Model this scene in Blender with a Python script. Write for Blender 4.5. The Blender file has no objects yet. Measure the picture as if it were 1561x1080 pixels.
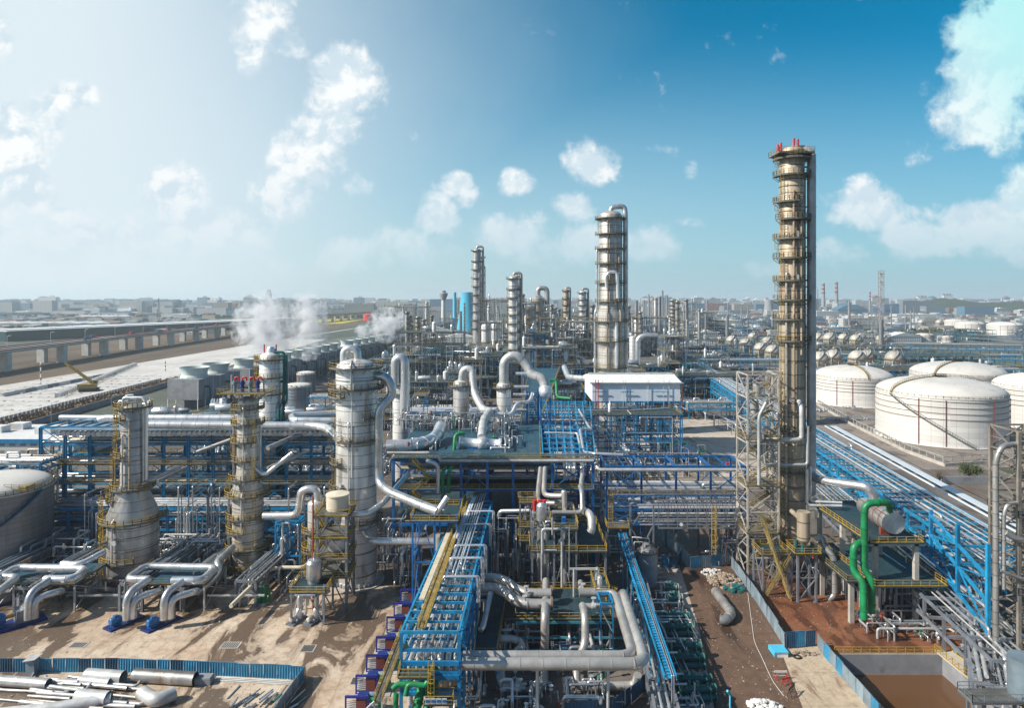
import bpy, math, random
from mathutils import Vector, Matrix
PI = math.pi
R = random.Random(11)
S = bpy.context.scene
COL = S.collection
# ---------------------------------------------------------------- camera
cam_d = bpy.data.cameras.new('camera'); cam = bpy.data.objects.new('camera', cam_d); COL.objects.link(cam)
cam.location = (0, 0, 60); cam.rotation_euler = (math.radians(90), 0, 0)
cam_d.sensor_width = 36; cam_d.lens = 36*1000/1561; cam_d.shift_y = -82/1561
cam_d.clip_start = 1; cam_d.clip_end = 40000
S.camera = cam
# ---------------------------------------------------------------- light
SUN_AZ, SUN_EL = math.radians(-106), math.radians(38)       # azimuth from +Y towards +X
sd = Vector((math.sin(SUN_AZ)*math.cos(SUN_EL), math.cos(SUN_AZ)*math.cos(SUN_EL), math.sin(SUN_EL)))
ld = bpy.data.lights.new('sun', 'SUN'); ld.energy = 5.0; ld.angle = math.radians(.5); ld.color = (1, .93, .82)
lo = bpy.data.objects.new('sun', ld); COL.objects.link(lo); lo.rotation_euler = sd.to_track_quat('Z', 'Y').to_euler(); lo.location = (-300, 0, 300)
S.view_settings.view_transform = 'Standard'; S.view_settings.look = 'None'
S.view_settings.exposure = 0.34; S.view_settings.gamma = 1
S.render.engine = 'CYCLES'
S.cycles.max_bounces = 5; S.cycles.diffuse_bounces = 2; S.cycles.glossy_bounces = 2; S.cycles.volume_bounces = 3
S.cycles.transmission_bounces = 2; S.cycles.transparent_max_bounces = 6
# ---------------------------------------------------------------- sky with clouds
W = bpy.data.worlds.new('World'); S.world = W; W.use_nodes = True
wt = W.node_tree; wt.nodes.clear()
def N(t, k, **kw):
    n = t.nodes.new(k)
    for a, b in kw.items():
        if a.startswith('i'): n.inputs[int(a[1:])].default_value = b
        else: setattr(n, a, b)
    return n
def mth(t, op, a, b=None, c=None, clamp=False):
    n = t.nodes.new('ShaderNodeMath'); n.operation = op; n.use_clamp = clamp
    for i, x in enumerate((a, b, c)):
        if x is None: continue
        if isinstance(x, (int, float)): n.inputs[i].default_value = x
        else: t.links.new(x, n.inputs[i])
    return n.outputs[0]
def mixc(t, f, a, b, mode='MIX'):
    n = t.nodes.new('ShaderNodeMix'); n.data_type = 'RGBA'; n.blend_type = mode; n.clamp_factor = True
    for s, x in ((0, f), (6, a), (7, b)):
        if isinstance(x, (int, float)): n.inputs[s].default_value = x
        elif isinstance(x, tuple): n.inputs[s].default_value = (*x[:3], 1)
        else: t.links.new(x, n.inputs[s])
    return n.outputs[2]
def smooth(t, x, lo_, hi):
    n = t.nodes.new('ShaderNodeMapRange'); n.interpolation_type = 'SMOOTHSTEP'
    t.links.new(x, n.inputs[0]); n.inputs[1].default_value = lo_; n.inputs[2].default_value = hi
    return n.outputs[0]
tc = N(wt, 'ShaderNodeTexCoord'); sep = N(wt, 'ShaderNodeSeparateXYZ'); wt.links.new(tc.outputs['Generated'], sep.inputs[0])
sky = N(wt, 'ShaderNodeTexSky'); sky.sky_type = 'NISHITA'; sky.sun_disc = False
sky.sun_elevation = SUN_EL; sky.sun_rotation = SUN_AZ; sky.air_density = 1.0; sky.dust_density = 1.6; sky.ozone_density = 2.2
ay = mth(wt, 'MAXIMUM', mth(wt, 'ABSOLUTE', sep.outputs[1]), .08)
u = mth(wt, 'DIVIDE', sep.outputs[0], ay); v = mth(wt, 'DIVIDE', sep.outputs[2], ay)
cmb = N(wt, 'ShaderNodeCombineXYZ'); wt.links.new(u, cmb.inputs[0]); wt.links.new(v, cmb.inputs[1])
# cloud banks in the directions where they stand: (x, y, rx, ry, strength)
CL = [(405,30,42,42,1),(380,85,26,30,.9),(450,62,32,28,.8),(530,125,52,52,1.15),(500,180,48,55,1.15),(468,245,50,45,1),(430,300,62,42,.95),(382,322,50,28,.75),
      (545,282,28,18,.7),(15,215,62,75,1.15),(25,290,55,60,1.0),(5,50,20,40,.8),(112,148,62,20,.72),(268,298,48,44,1.2),(290,332,62,32,1.05),(225,322,30,14,.6),
      (95,365,130,42,.95),(335,372,105,36,.95),(535,392,65,26,1.0),(698,282,24,22,1.0),(714,303,20,20,.95),(790,280,30,22,.98),(912,248,40,36,1.05),(935,232,24,26,.75),
      (878,320,32,26,.85),(1000,226,22,9,.62),(668,335,38,38,1.0),(645,375,55,32,.9),(1540,60,72,80,1.3),(1505,145,72,70,1.3),(1452,105,22,22,.7),(1545,180,50,22,1.0),
      (1330,305,42,36,1.1),(1325,330,62,28,1.05),(1555,300,40,40,1.2),(1500,338,75,32,1.25),(1400,365,80,28,1.05),(1300,385,60,22,.72),(1560,355,70,40,1.1),
      (1055,266,18,20,.62),(1052,338,22,10,.55),(790,358,70,34,1.0),(865,375,90,34,.95),(980,370,50,28,1.05),(1268,378,32,22,.78),(1160,405,50,16,.6),(420,400,120,22,.6)]
tot = None
for (cx, cy, rx, ry, st) in CL:
    s = N(wt, 'ShaderNodeVectorMath', operation='SUBTRACT'); wt.links.new(cmb.outputs[0], s.inputs[0]); s.inputs[1].default_value = ((cx-780.5)/1000, (458-cy)/1000, 0)
    d = N(wt, 'ShaderNodeVectorMath', operation='MULTIPLY'); wt.links.new(s.outputs[0], d.inputs[0]); d.inputs[1].default_value = (1000/rx, 1000/ry, 0)
    l = N(wt, 'ShaderNodeVectorMath', operation='LENGTH'); wt.links.new(d.outputs[0], l.inputs[0])
    m_ = mth(wt, 'MULTIPLY', smooth(wt, l.outputs['Value'], 2.0, .2), st)
    tot = m_ if tot is None else mth(wt, 'SMOOTH_MAX', tot, m_, .12)
wp = N(wt, 'ShaderNodeTexNoise', i2=9.0, i3=3.0, i4=.6); wt.links.new(cmb.outputs[0], wp.inputs['Vector'])
warp = N(wt, 'ShaderNodeVectorMath', operation='MULTIPLY_ADD'); wt.links.new(wp.outputs['Color'], warp.inputs[0]); warp.inputs[1].default_value = (.05, .05, 0); wt.links.new(cmb.outputs[0], warp.inputs[2])
n1 = N(wt, 'ShaderNodeTexNoise', i2=13.0, i3=15.0, i4=.6); wt.links.new(warp.outputs[0], n1.inputs['Vector'])
n2 = N(wt, 'ShaderNodeTexNoise', i2=7.0, i3=5.0, i4=.5); wt.links.new(warp.outputs[0], n2.inputs['Vector'])
dens = mth(wt, 'ADD', mth(wt, 'MULTIPLY', tot, 1.25), mth(wt, 'MULTIPLY', mth(wt, 'SUBTRACT', n1.outputs[0], .5), 3.1))
mask = smooth(wt, dens, .48, 1.2)
# only above the horizon
front = smooth(wt, sep.outputs[2], 0.0, .03)
mask = mth(wt, 'MULTIPLY', mask, front)
# clearer or milkier air: milky towards the sun (left) and towards the horizon
az = mth(wt, 'MULTIPLY', u, -1.0)
milk = smooth(wt, mth(wt, 'SUBTRACT', mth(wt, 'ADD', az, mth(wt, 'MULTIPLY', n2.outputs[0], .12)), mth(wt, 'MULTIPLY', v, .45)), -.45, .60)
hor = smooth(wt, v, .44, -.04)
milk = mth(wt, 'MAXIMUM', milk, mth(wt, 'MULTIPLY', hor, .85))
tint = mixc(wt, smooth(wt, mth(wt, 'ADD', mth(wt, 'MULTIPLY', u, -.7), mth(wt, 'SUBTRACT', .42, v)), -.35, .55), (.004, .92, 1.12), (.34, 1.2, 1.28))
skyc = mixc(wt, 1.0, sky.outputs[0], tint, 'MULTIPLY')
MILK = mixc(wt, smooth(wt, az, -.5, .75), (4.5, 6.2, 7.2), (7.3, 8.2, 8.7))
skyc = mixc(wt, mth(wt, 'MULTIPLY', milk, .95), skyc, MILK)
# clouds: bright tops, greyer undersides (noise driven billows)
n3 = N(wt, 'ShaderNodeTexNoise', i2=26.0, i3=8.0, i4=.55); wt.links.new(warp.outputs[0], n3.inputs['Vector'])
wo = N(wt, 'ShaderNodeVectorMath', operation='ADD'); wt.links.new(warp.outputs[0], wo.inputs[0]); wo.inputs[1].default_value = (-.010, .016, 0)
n4 = N(wt, 'ShaderNodeTexNoise', i2=15.0, i3=7.0, i4=.6); wt.links.new(wo.outputs[0], n4.inputs['Vector'])
n5 = N(wt, 'ShaderNodeTexNoise', i2=15.0, i3=7.0, i4=.6); wt.links.new(warp.outputs[0], n5.inputs['Vector'])
rel = mth(wt, 'MULTIPLY', mth(wt, 'SUBTRACT', n5.outputs[0], n4.outputs[0]), 3.2)
cshade = smooth(wt, mth(wt, 'ADD', mth(wt, 'ADD', rel, .55), mth(wt, 'MULTIPLY', mth(wt, 'SUBTRACT', n3.outputs[0], .5), .6)), .25, .85)
cc = mixc(wt, cshade, (6.2, 7.4, 8.2), (9.3, 9.5, 9.5))
cc = mixc(wt, smooth(wt, v, .25, .0), cc, (6.6, 7.6, 8.3))
cc = mixc(wt, smooth(wt, mth(wt, 'ADD', u, mth(wt, 'MULTIPLY', v, .8)), .8, 1.15), cc, (4.8, 8.7, 8.8))
fade = mth(wt, 'ADD', .42, mth(wt, 'MULTIPLY', smooth(wt, v, .02, .2), .55))
skyc = mixc(wt, mth(wt, 'MULTIPLY', mask, fade), skyc, cc)
# sky beside and behind the view: darker blue put in to cut fill light
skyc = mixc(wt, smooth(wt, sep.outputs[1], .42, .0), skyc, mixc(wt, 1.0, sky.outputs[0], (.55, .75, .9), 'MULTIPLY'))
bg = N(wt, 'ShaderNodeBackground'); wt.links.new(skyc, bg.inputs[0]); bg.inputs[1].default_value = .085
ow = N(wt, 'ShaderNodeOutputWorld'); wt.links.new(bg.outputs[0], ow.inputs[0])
W.cycles.sampling_method = 'MANUAL'; W.cycles.sample_map_resolution = 512

# ---------------------------------------------------------------- photograph pixel -> world (camera at 60 m)
def G(px, py, z=0.0):
    Y = (60-z)*1000/(py-458.0); return Vector(((px-780.5)/1000*Y, Y, z))
def D(px, py, Y):
    return Vector(((px-780.5)/1000*Y, Y, 60-(py-458.0)*Y/1000))
def XX(px, Y): return (px-780.5)/1000*Y
def ZZ(py, Y): return 60-(py-458.0)*Y/1000
# ---------------------------------------------------------------- materials
MATS = {}
def mat(name, col, rough=.6, metal=0.0, var=.2, sc=.6, dirt=None, damt=.35, dsc=.35, streak=1.0, seam=0, seamc=.45, bump=.15, vseam=0):
    m = bpy.data.materials.new(name); m.use_nodes = True; t = m.node_tree
    b = t.nodes['Principled BSDF']; c = N(t, 'ShaderNodeTexCoord'); mp = N(t, 'ShaderNodeMapping')
    oi = N(t, 'ShaderNodeObjectInfo')
    off = N(t, 'ShaderNodeVectorMath', operation='MULTIPLY_ADD'); cx = N(t, 'ShaderNodeCombineXYZ')
    for k in range(3): t.links.new(oi.outputs['Random'], cx.inputs[k])
    t.links.new(cx.outputs[0], off.inputs[0]); off.inputs[1].default_value = (97, 41, 63); t.links.new(c.outputs['Object'], off.inputs[2])
    t.links.new(off.outputs[0], mp.inputs[0]); mp.inputs['Scale'].default_value = (1, 1, streak)
    n = N(t, 'ShaderNodeTexNoise', i2=sc, i3=6.0, i4=.6); t.links.new(mp.outputs[0], n.inputs['Vector'])
    f = smooth(t, n.outputs[0], .3, .7)
    cc = mixc(t, f, tuple(x*(1-var) for x in col), tuple(min(1, x*(1+var)) for x in col))
    if dirt:
        n2_ = N(t, 'ShaderNodeTexNoise', i2=dsc, i3=8.0, i4=.68); t.links.new(mp.outputs[0], n2_.inputs['Vector'])
        th = .5+.22*(1-damt*2)
        cc = mixc(t, mth(t, 'MULTIPLY', smooth(t, n2_.outputs[0], th, th+.16), .85), cc, dirt)
    if seam or vseam:
        s = N(t, 'ShaderNodeSeparateXYZ'); t.links.new(c.outputs['Object'], s.inputs[0])
        ln = None
        if seam:
            fr = mth(t, 'FRACT', mth(t, 'DIVIDE', s.outputs[2], seam)); ln = mth(t, 'LESS_THAN', fr, .07)
            # every course of sheet metal a slightly different tone
            wn = N(t, 'ShaderNodeTexWhiteNoise', noise_dimensions='2D'); cb = N(t, 'ShaderNodeCombineXYZ')
            t.links.new(mth(t, 'FLOOR', mth(t, 'DIVIDE', s.outputs[2], seam)), cb.inputs[0])
            ang = mth(t, 'FLOOR', mth(t, 'MULTIPLY', mth(t, 'ARCTAN2', s.outputs[1], s.outputs[0]), 2.0)); t.links.new(ang, cb.inputs[1])
            t.links.new(cb.outputs[0], wn.inputs['Vector'])
            cc = mixc(t, mth(t, 'MULTIPLY', wn.outputs['Value'], .24), cc, tuple(x*.45 for x in col))
        if vseam:
            a2 = mth(t, 'FRACT', mth(t, 'MULTIPLY', mth(t, 'ARCTAN2', s.outputs[1], s.outputs[0]), vseam/(2*PI))); l2 = mth(t, 'LESS_THAN', a2, .05)
            ln = l2 if ln is None else mth(t, 'MAXIMUM', ln, l2)
        cc = mixc(t, mth(t, 'MULTIPLY', ln, seamc), cc, (.05, .035, .025))
    hs = N(t, 'ShaderNodeHueSaturation'); t.links.new(cc, hs.inputs['Color'])
    t.links.new(mth(t, 'ADD', .86, mth(t, 'MULTIPLY', oi.outputs['Random'], .28)), hs.inputs['Value'])
    t.links.new(hs.outputs[0], b.inputs['Base Color']); b.inputs['Metallic'].default_value = metal
    rr = mth(t, 'ADD', rough-.08, mth(t, 'MULTIPLY', n.outputs[0], .16)); t.links.new(rr, b.inputs['Roughness'])
    if bump:
        bp = N(t, 'ShaderNodeBump'); bp.inputs['Strength'].default_value = bump; bp.inputs['Distance'].default_value = .12
        t.links.new(n.outputs[0], bp.inputs['Height']); t.links.new(bp.outputs[0], b.inputs['Normal'])
    MATS[name] = m; return m
RUST = (.11, .055, .025)
mat('silver', (.64, .645, .65), .32, .74, .2, .5, (.16, .13, .11), .26, .5)
mat('bright_silver', (.77, .775, .78), .3, .64, .14, .4, (.28, .23, .18), .2, .3, .25)
mat('column_silver', (.74, .725, .695), .40, .4, .16, .35, (.33, .19, .09), .40, .3, .15, 2.3, .6)
mat('weathered_clad', (.62, .59, .54), .42, .4, .2, .35, (.27, .18, .11), .44, .3, .15, 2.3, .6)
mat('lattice_dark', (.27, .24, .205), .55, .25, .28, .4, (.14, .09, .06), .35, .6)
mat('grey_clad', (.46, .45, .435), .42, .5, .25, .5, (.22, .13, .07), .40, .35, .2, 1.9, .6)
mat('dark_clad', (.34, .33, .32), .45, .5, .25, .5, (.17, .10, .055), .42, .4, .15, 2.1, .65)
mat('tan_clad', (.47, .385, .28), .5, .25, .28, .4, (.20, .115, .06), .46, .3, .12, 3.1, .8)
mat('sheet_dark', (.32, .32, .33), .5, .55, .2, .4, (.16, .12, .1), .3, .25, .2, 1.1, .55)
mat('grey_steel', (.22, .24, .27), .5, .3, .2, .5, (.17, .11, .07), .22, .6)
mat('pale_steel', (.52, .52, .51), .48, .3, .18, .5, (.25, .18, .12), .2, .6)
mat('lattice_steel', (.46, .42, .37), .55, .3, .28, .4, (.2, .13, .08), .35, .6)
mat('blue_steel', (.012, .20, .42), .45, .05, .3, .5, (.07, .12, .16), .34, .4)
mat('royal_steel', (.012, .125, .36), .42, .05, .3, .5, (.05, .09, .16), .32, .4)
mat('sky_steel', (.014, .25, .47), .45, .05, .28, .5, (.12, .2, .24), .32, .4)
mat('teal_steel', (.05, .23, .31), .5, .1, .25, .5, (.06, .1, .12), .25, .5)
mat('violet_steel', (.02, .02, .22), .4, .05, .2)
mat('yellow_rail', (.46, .30, .04), .55, .05, .25, .9, (.2, .12, .04), .3, .8)
mat('olive_rail', (.27, .20, .07), .6, .05, .3, .9, (.15, .09, .04), .35, .8)
mat('deck', (.014, .045, .06), .6, .2, .35, .25, (.07, .09, .09), .25, .3)
mat('deck_blue', (.012, .075, .125), .6, .2, .35, .25, (.05, .09, .1), .25, .3)
mat('deck_grey', (.12, .12, .11), .7, .1, .3, .4, (.2, .13, .08), .3, .5)
mat('white_paint', (.78, .77, .74), .5, 0, .05, .1, (.42, .36, .28), .08, .25, .3)
mat('tank_white', (.66, .645, .61), .5, 0, .06, .08, (.46, .39, .30), .2, .12, .22, 2.2, .25, .03, 36)
mat('dome_white', (.64, .615, .57), .55, 0, .1, .1, (.42, .35, .27), .34, .3, 1, 0, 0, .05, 48)
mat('brown_steel', (.22, .15, .10), .6, .1, .3, .6)
mat('dark_red', (.22, .05, .03), .6, .05, .2)
mat('red', (.55, .03, .03), .45, 0, .15)
mat('green', (.008, .21, .07), .45, 0, .28, .5, (.05, .12, .06), .4, .6)
mat('sea_green', (.06, .20, .17), .5, 0, .2)
mat('teal_paint', (.016, .105, .105), .42, .1, .2, .5, (.03, .06, .06), .25, .5)
mat('blue_motor', (.015, .12, .32), .38, 0, .15)
mat('navy', (.01, .03, .16), .4, 0, .2)
mat('sheet_blue', (.05, .25, .42), .45, .2, .25, .3, (.12, .2, .25), .3, .4)
mat('sheet_navy', (.025, .09, .17), .5, .1, .25, .3, (.08, .12, .15), .3, .4)
mat('sheet_grey', (.24, .31, .36), .45, .3, .2, .3, (.25, .22, .2), .25, .4)
mat('concrete', (.40, .37, .33), .85, 0, .15, .3, (.2, .17, .14), .3, .3)
mat('pale_concrete', (.60, .59, .56), .85, 0, .12, .2, (.35, .32, .28), .25, .2)
mat('grey_concrete', (.27, .28, .30), .85, 0, .15, .3, (.16, .15, .15), .35, .2)
mat('dark', (.02, .022, .025), .7, 0, .3)
mat('louvre', (.05, .02, .02), .6, 0, .3)
mat('glass', (.05, .09, .12), .15, .0, .3)
mat('wood', (.45, .32, .18), .8, 0, .2)
mat('leaf', (.05, .065, .02), .7, 0, .4, 1.5)
mat('bark', (.10, .07, .05), .9, 0, .2)
mat('panel', (.62, .69, .75), .45, 0, .05, .2, (.5, .5, .5), .1, .2, .3)
mat('cream', (.60, .54, .42), .8, 0, .1)
mat('cyan_paint', (.08, .50, .72), .45, 0, .12, .05, (.05, .22, .38), .2, .05, .3)
mat('rubbish', (.26, .20, .15), .8, 0, .7, 2.2, (.04, .14, .09), .4, 1.3)
mat('gravel', (.5, .49, .46), .9, 0, .3, 2)
SILVERS = ['silver', 'silver', 'bright_silver', 'grey_steel', 'pale_steel', 'silver']

# ---------------------------------------------------------------- mesh building
class MB:
    def __init__(s): s.v = []; s.f = []; s.s = []
    def add(s, vs, fs, smooth=False):
        o = len(s.v); s.v += [tuple(p) for p in vs]
        for f in fs: s.f.append(tuple(i+o for i in f)); s.s.append(smooth)
        return s
    def box(s, a, b):
        x0, y0, z0 = a; x1, y1, z1 = b
        return s.add([(x0,y0,z0),(x1,y0,z0),(x1,y1,z0),(x0,y1,z0),(x0,y0,z1),(x1,y0,z1),(x1,y1,z1),(x0,y1,z1)],
                     [(0,3,2,1),(4,5,6,7),(0,1,5,4),(1,2,6,5),(2,3,7,6),(3,0,4,7)])
    def cbox(s, c, d):
        return s.box((c[0]-d[0]/2, c[1]-d[1]/2, c[2]-d[2]/2), (c[0]+d[0]/2, c[1]+d[1]/2, c[2]+d[2]/2))
    def bar(s, p, q, w, h=None):
        p = Vector(p); q = Vector(q); h = h or w; d = q-p
        if d.length < 1e-6: return s
        d.normalize(); up = Vector((0,0,1)) if abs(d.z) < .95 else Vector((1,0,0))
        x = d.cross(up).normalized(); y = x.cross(d)
        x *= w/2; y *= h/2
        return s.add([p-x-y, p+x-y, p+x+y, p-x+y, q-x-y, q+x-y, q+x+y, q-x+y], [(0,1,2,3),(7,6,5,4),(0,4,5,1),(1,5,6,2),(2,6,7,3),(3,7,4,0)])
    def tube(s, pts, r, n=8, cap=True):
        pts = [Vector(p) for p in pts]; m = len(pts)
        if m < 2: return s
        rs = r if isinstance(r, (list, tuple)) else [r]*m
        tang = []
        for i in range(m):
            a = pts[max(i-1, 0)]; b = pts[min(i+1, m-1)]; t_ = (b-a)
            tang.append(t_.normalized() if t_.length > 1e-9 else Vector((0,0,1)))
        ref = Vector((0,0,1)) if abs(tang[0].z) < .9 else Vector((1,0,0))
        x = tang[0].cross(ref).normalized(); vs = []
        for i in range(m):
            x = (x - tang[i]*x.dot(tang[i]))
            if x.length < 1e-6: x = tang[i].orthogonal()
            x.normalize(); y = tang[i].cross(x)
            for k in range(n):
                a = 2*PI*k/n; vs.append(pts[i] + (x*math.cos(a) + y*math.sin(a))*rs[i])
        fs = [(i*n+k, i*n+(k+1) % n, (i+1)*n+(k+1) % n, (i+1)*n+k) for i in range(m-1) for k in range(n)]
        s.add(vs, fs, True)
        if cap:
            s.add(vs[:n], [tuple(range(n))[::-1]]); s.add(vs[-n:], [tuple(range(n))])
        return s
    def pipe(s, pts, r, n=8, br=None, rings=0, rr=1.12):
        pts = [Vector(p) for p in pts]; s.tube(fillet(pts, br or r*2.2), r, n)
        if rings:
            for a, b in zip(pts[:-1], pts[1:]):
                L = (b-a).length; k = int(L/rings)
                if k < 1: continue
                d = (b-a)/L
                for i in range(k):
                    c = a + d*(L*(i+.5)/k); s.tube([c-d*.06, c+d*.06], r*rr, n)
        return s
    def lathe(s, prof, n=24, c=(0,0,0), a0=0, a1=2*PI, sharp=.5):
        full = abs(a1-a0-2*PI) < 1e-6; nn = n if full else n+1
        for i in range(len(prof)-1):
            pass
        groups = [[prof[0]]]
        for i in range(1, len(prof)):
            groups[-1].append(prof[i])
            if i < len(prof)-1:
                d1 = math.atan2(prof[i][1]-prof[i-1][1], prof[i][0]-prof[i-1][0]); d2 = math.atan2(prof[i+1][1]-prof[i][1], prof[i+1][0]-prof[i][0])
                dd = abs((d2-d1+PI) % (2*PI)-PI)
                if dd > sharp: groups.append([prof[i]])
        for g in groups:
            vs = []
            for (r, z) in g:
                for k in range(nn):
                    a = a0+(a1-a0)*k/n; vs.append((c[0]+r*math.cos(a), c[1]+r*math.sin(a), c[2]+z))
            fs = [(i*nn+k, i*nn+(k+1) % nn, (i+1)*nn+(k+1) % nn, (i+1)*nn+k) for i in range(len(g)-1) for k in range(n)]
            s.add(vs, fs, True)
        return s
    def cyl(s, c, r, h, n=16): return s.lathe([(0,0),(r,0),(r,h),(0,h)], n, c)
    def hdrum(s, p, q, r, n=16, dome=.35):
        p = Vector(p); q = Vector(q); d = (q-p).normalized()
        return s.tube([p-d*r*dome, p-d*r*dome*.85, p-d*r*dome*.5, p, q, q+d*r*dome*.5, q+d*r*dome*.85, q+d*r*dome], [r*.02, r*.55, r*.87, r, r, r*.87, r*.55, r*.02], n)
    def ball(s, c, r, n=16, z0=-1, z1=1):
        m = n//2; return s.lathe([(r*math.cos(-PI/2+PI*i/m)+1e-4, r*math.sin(-PI/2+PI*i/m)) for i in range(m+1)], n, c, sharp=2)
    def ring(s, c, r0, r1, z0, z1, a0=0, a1=2*PI, n=24):
        full = abs(a1-a0-2*PI) < 1e-6; vs = []
        for k in range(n+1):
            a = a0+(a1-a0)*k/n; ca, sa = math.cos(a), math.sin(a)
            vs += [(c[0]+r0*ca, c[1]+r0*sa, c[2]+z0), (c[0]+r1*ca, c[1]+r1*sa, c[2]+z0), (c[0]+r1*ca, c[1]+r1*sa, c[2]+z1), (c[0]+r0*ca, c[1]+r0*sa, c[2]+z1)]
        fs = []
        for k in range(n):
            for j in range(4): fs.append((k*4+j, (k+1)*4+j, (k+1)*4+(j+1) % 4, k*4+(j+1) % 4))
        if not full: fs += [(0,1,2,3), (n*4+3, n*4+2, n*4+1, n*4)]
        return s.add(vs, fs)
    def rail(s, pts, h=1.1, step=1.7, t=.07, toe=True):
        pts = [Vector(p) for p in pts]; up = Vector((0,0,1))
        for a, b in zip(pts[:-1], pts[1:]):
            L = (b-a).length
            if L < .05: continue
            s.bar(a+up*h, b+up*h, t); s.bar(a+up*h*.55, b+up*h*.55, t*.8)
            if toe: s.bar(a+up*.1, b+up*.1, .03, .18)
            k = max(1, round(L/step))
            for i in range(k+1):
                p = a.lerp(b, i/k); s.bar(p, p+up*h, t)
        return s
    def ladder(s, p, q, w=.6, cage=True, ang=0, t=.07):
        p = Vector(p); q = Vector(q); x = Vector((-math.sin(ang), math.cos(ang), 0)); o = Vector((math.cos(ang), math.sin(ang), 0))
        s.bar(p-x*w/2, q-x*w/2, t); s.bar(p+x*w/2, q+x*w/2, t); L = (q-p).length
        for i in range(int(L/.6)): 
            c = p.lerp(q, (i+.5)*.6/L); s.bar(c-x*w/2, c+x*w/2, t*.7)
        if cage:
            for i in range(int((L-2)/1.3)+1 if L > 2 else 0):
                c = p.lerp(q, min(1, (2+i*1.3)/L)); pp = [c-x*w/2, c-x*w*.6+o*.45, c+o*.8, c+x*w*.6+o*.45, c+x*w/2]
                for a, b in zip(pp[:-1], pp[1:]): s.bar(a, b, .05)
            if L > 2:
                for kx, ko in ((-.6, .45), (0, .8), (.6, .45)): s.bar(p.lerp(q, 2/L)+x*w*kx+o*ko, q+x*w*kx+o*ko, .05)
        return s
    def stairs(s, p, q, w=.9, side=(0,1,0)):
        p = Vector(p); q = Vector(q); sd_ = Vector(side)*w/2; n = max(2, int(abs(q.z-p.z)/.3))
        for e in (-1, 1):
            s.bar(p+sd_*e, q+sd_*e, .08, .25); s.bar(p+sd_*e+Vector((0,0,1)), q+sd_*e+Vector((0,0,1)), .07)
            for i in range(0, n+1, 4): c = p.lerp(q, i/n)+sd_*e; s.bar(c, c+Vector((0,0,1)), .06)
        for i in range(n): c = p.lerp(q, (i+.5)/n); s.bar(c-sd_, c+sd_, .14, .04)
        return s
    def moved(s, m):
        o = MB(); o.v = [tuple(m @ Vector(p)) for p in s.v]; o.f = list(s.f); o.s = list(s.s); return o
    def build(s, name, m, parent=None, world=False, origin=None):
        off = Vector((0,0,0))
        if origin is not None: off = Vector(origin)
        elif world and parent is not None: off = parent.location.copy()
        elif world and parent is None and s.v:
            xs = [p[0] for p in s.v]; ys = [p[1] for p in s.v]; zs = [p[2] for p in s.v]
            off = Vector(((min(xs)+max(xs))/2, (min(ys)+max(ys))/2, min(zs)))
        me = bpy.data.meshes.new(name); me.from_pydata([(p[0]-off.x, p[1]-off.y, p[2]-off.z) for p in s.v], [], s.f)
        me.polygons.foreach_set('use_smooth', s.s); me.update()
        me.materials.append(MATS[m] if isinstance(m, str) else m)
        o = bpy.data.objects.new(name, me); COL.objects.link(o)
        if parent is not None: o.parent = parent
        else: o.location = off
        return o
def fillet(pts, br, n=5):
    if len(pts) < 3: return pts
    out = [pts[0]]
    for i in range(1, len(pts)-1):
        p = pts[i]; a = pts[i-1]-p; b = pts[i+1]-p; la, lb = a.length, b.length
        if la < 1e-6 or lb < 1e-6: continue
        k = min(br, la*.49, lb*.49); a = p+a/la*k; b = p+b/lb*k
        for j in range(n+1):
            t_ = j/n; out.append(a*(1-t_)**2 + p*2*t_*(1-t_) + b*t_*t_)
    out.append(pts[-1]); return out
def tag(o, label=None, cat=None, group=None, kind=None):
    if label: o['label'] = label
    if cat: o['category'] = cat
    if group: o['group'] = group
    if kind: o['kind'] = kind
    return o
def thing(name, label, cat, loc=(0,0,0), rz=0, group=None):
    o = bpy.data.objects.new(name, None); o.empty_display_size = .5; COL.objects.link(o); o.location = loc; o.rotation_euler = (0,0,rz)
    return tag(o, label, cat, group)
KIDS = {}
def copy_tree(o, loc=None, rz=None, label=None, group=None, scale=None, parent=None):
    c = o.copy(); COL.objects.link(c)
    if parent is not None: c.parent = parent
    if loc is not None: c.location = loc
    if rz is not None: c.rotation_euler = (0,0,rz)
    if scale is not None: c.scale = scale if isinstance(scale, tuple) else (scale,)*3
    if label: c['label'] = label
    if group: c['group'] = group
    kids = KIDS.get(o.name)
    if kids is None: kids = KIDS[o.name] = list(o.children)
    for ch in kids: copy_tree(ch, parent=c)
    return c
def rep(mesh_obj, parent, loc, rz=0):
    c = mesh_obj.copy(); COL.objects.link(c); c.parent = parent; c.location = loc; c.rotation_euler = (0,0,rz); return c
def bigpipe(label, pts, r, m='silver', n=14, br=None, rings=2.6, group=None, name='insulated_pipe', cat='pipe', rr=1.05):
    b = MB().pipe(pts, r, n, br or r*2.4, rings, rr)
    return tag(b.build(name, m, world=True), label, cat, group)

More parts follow.
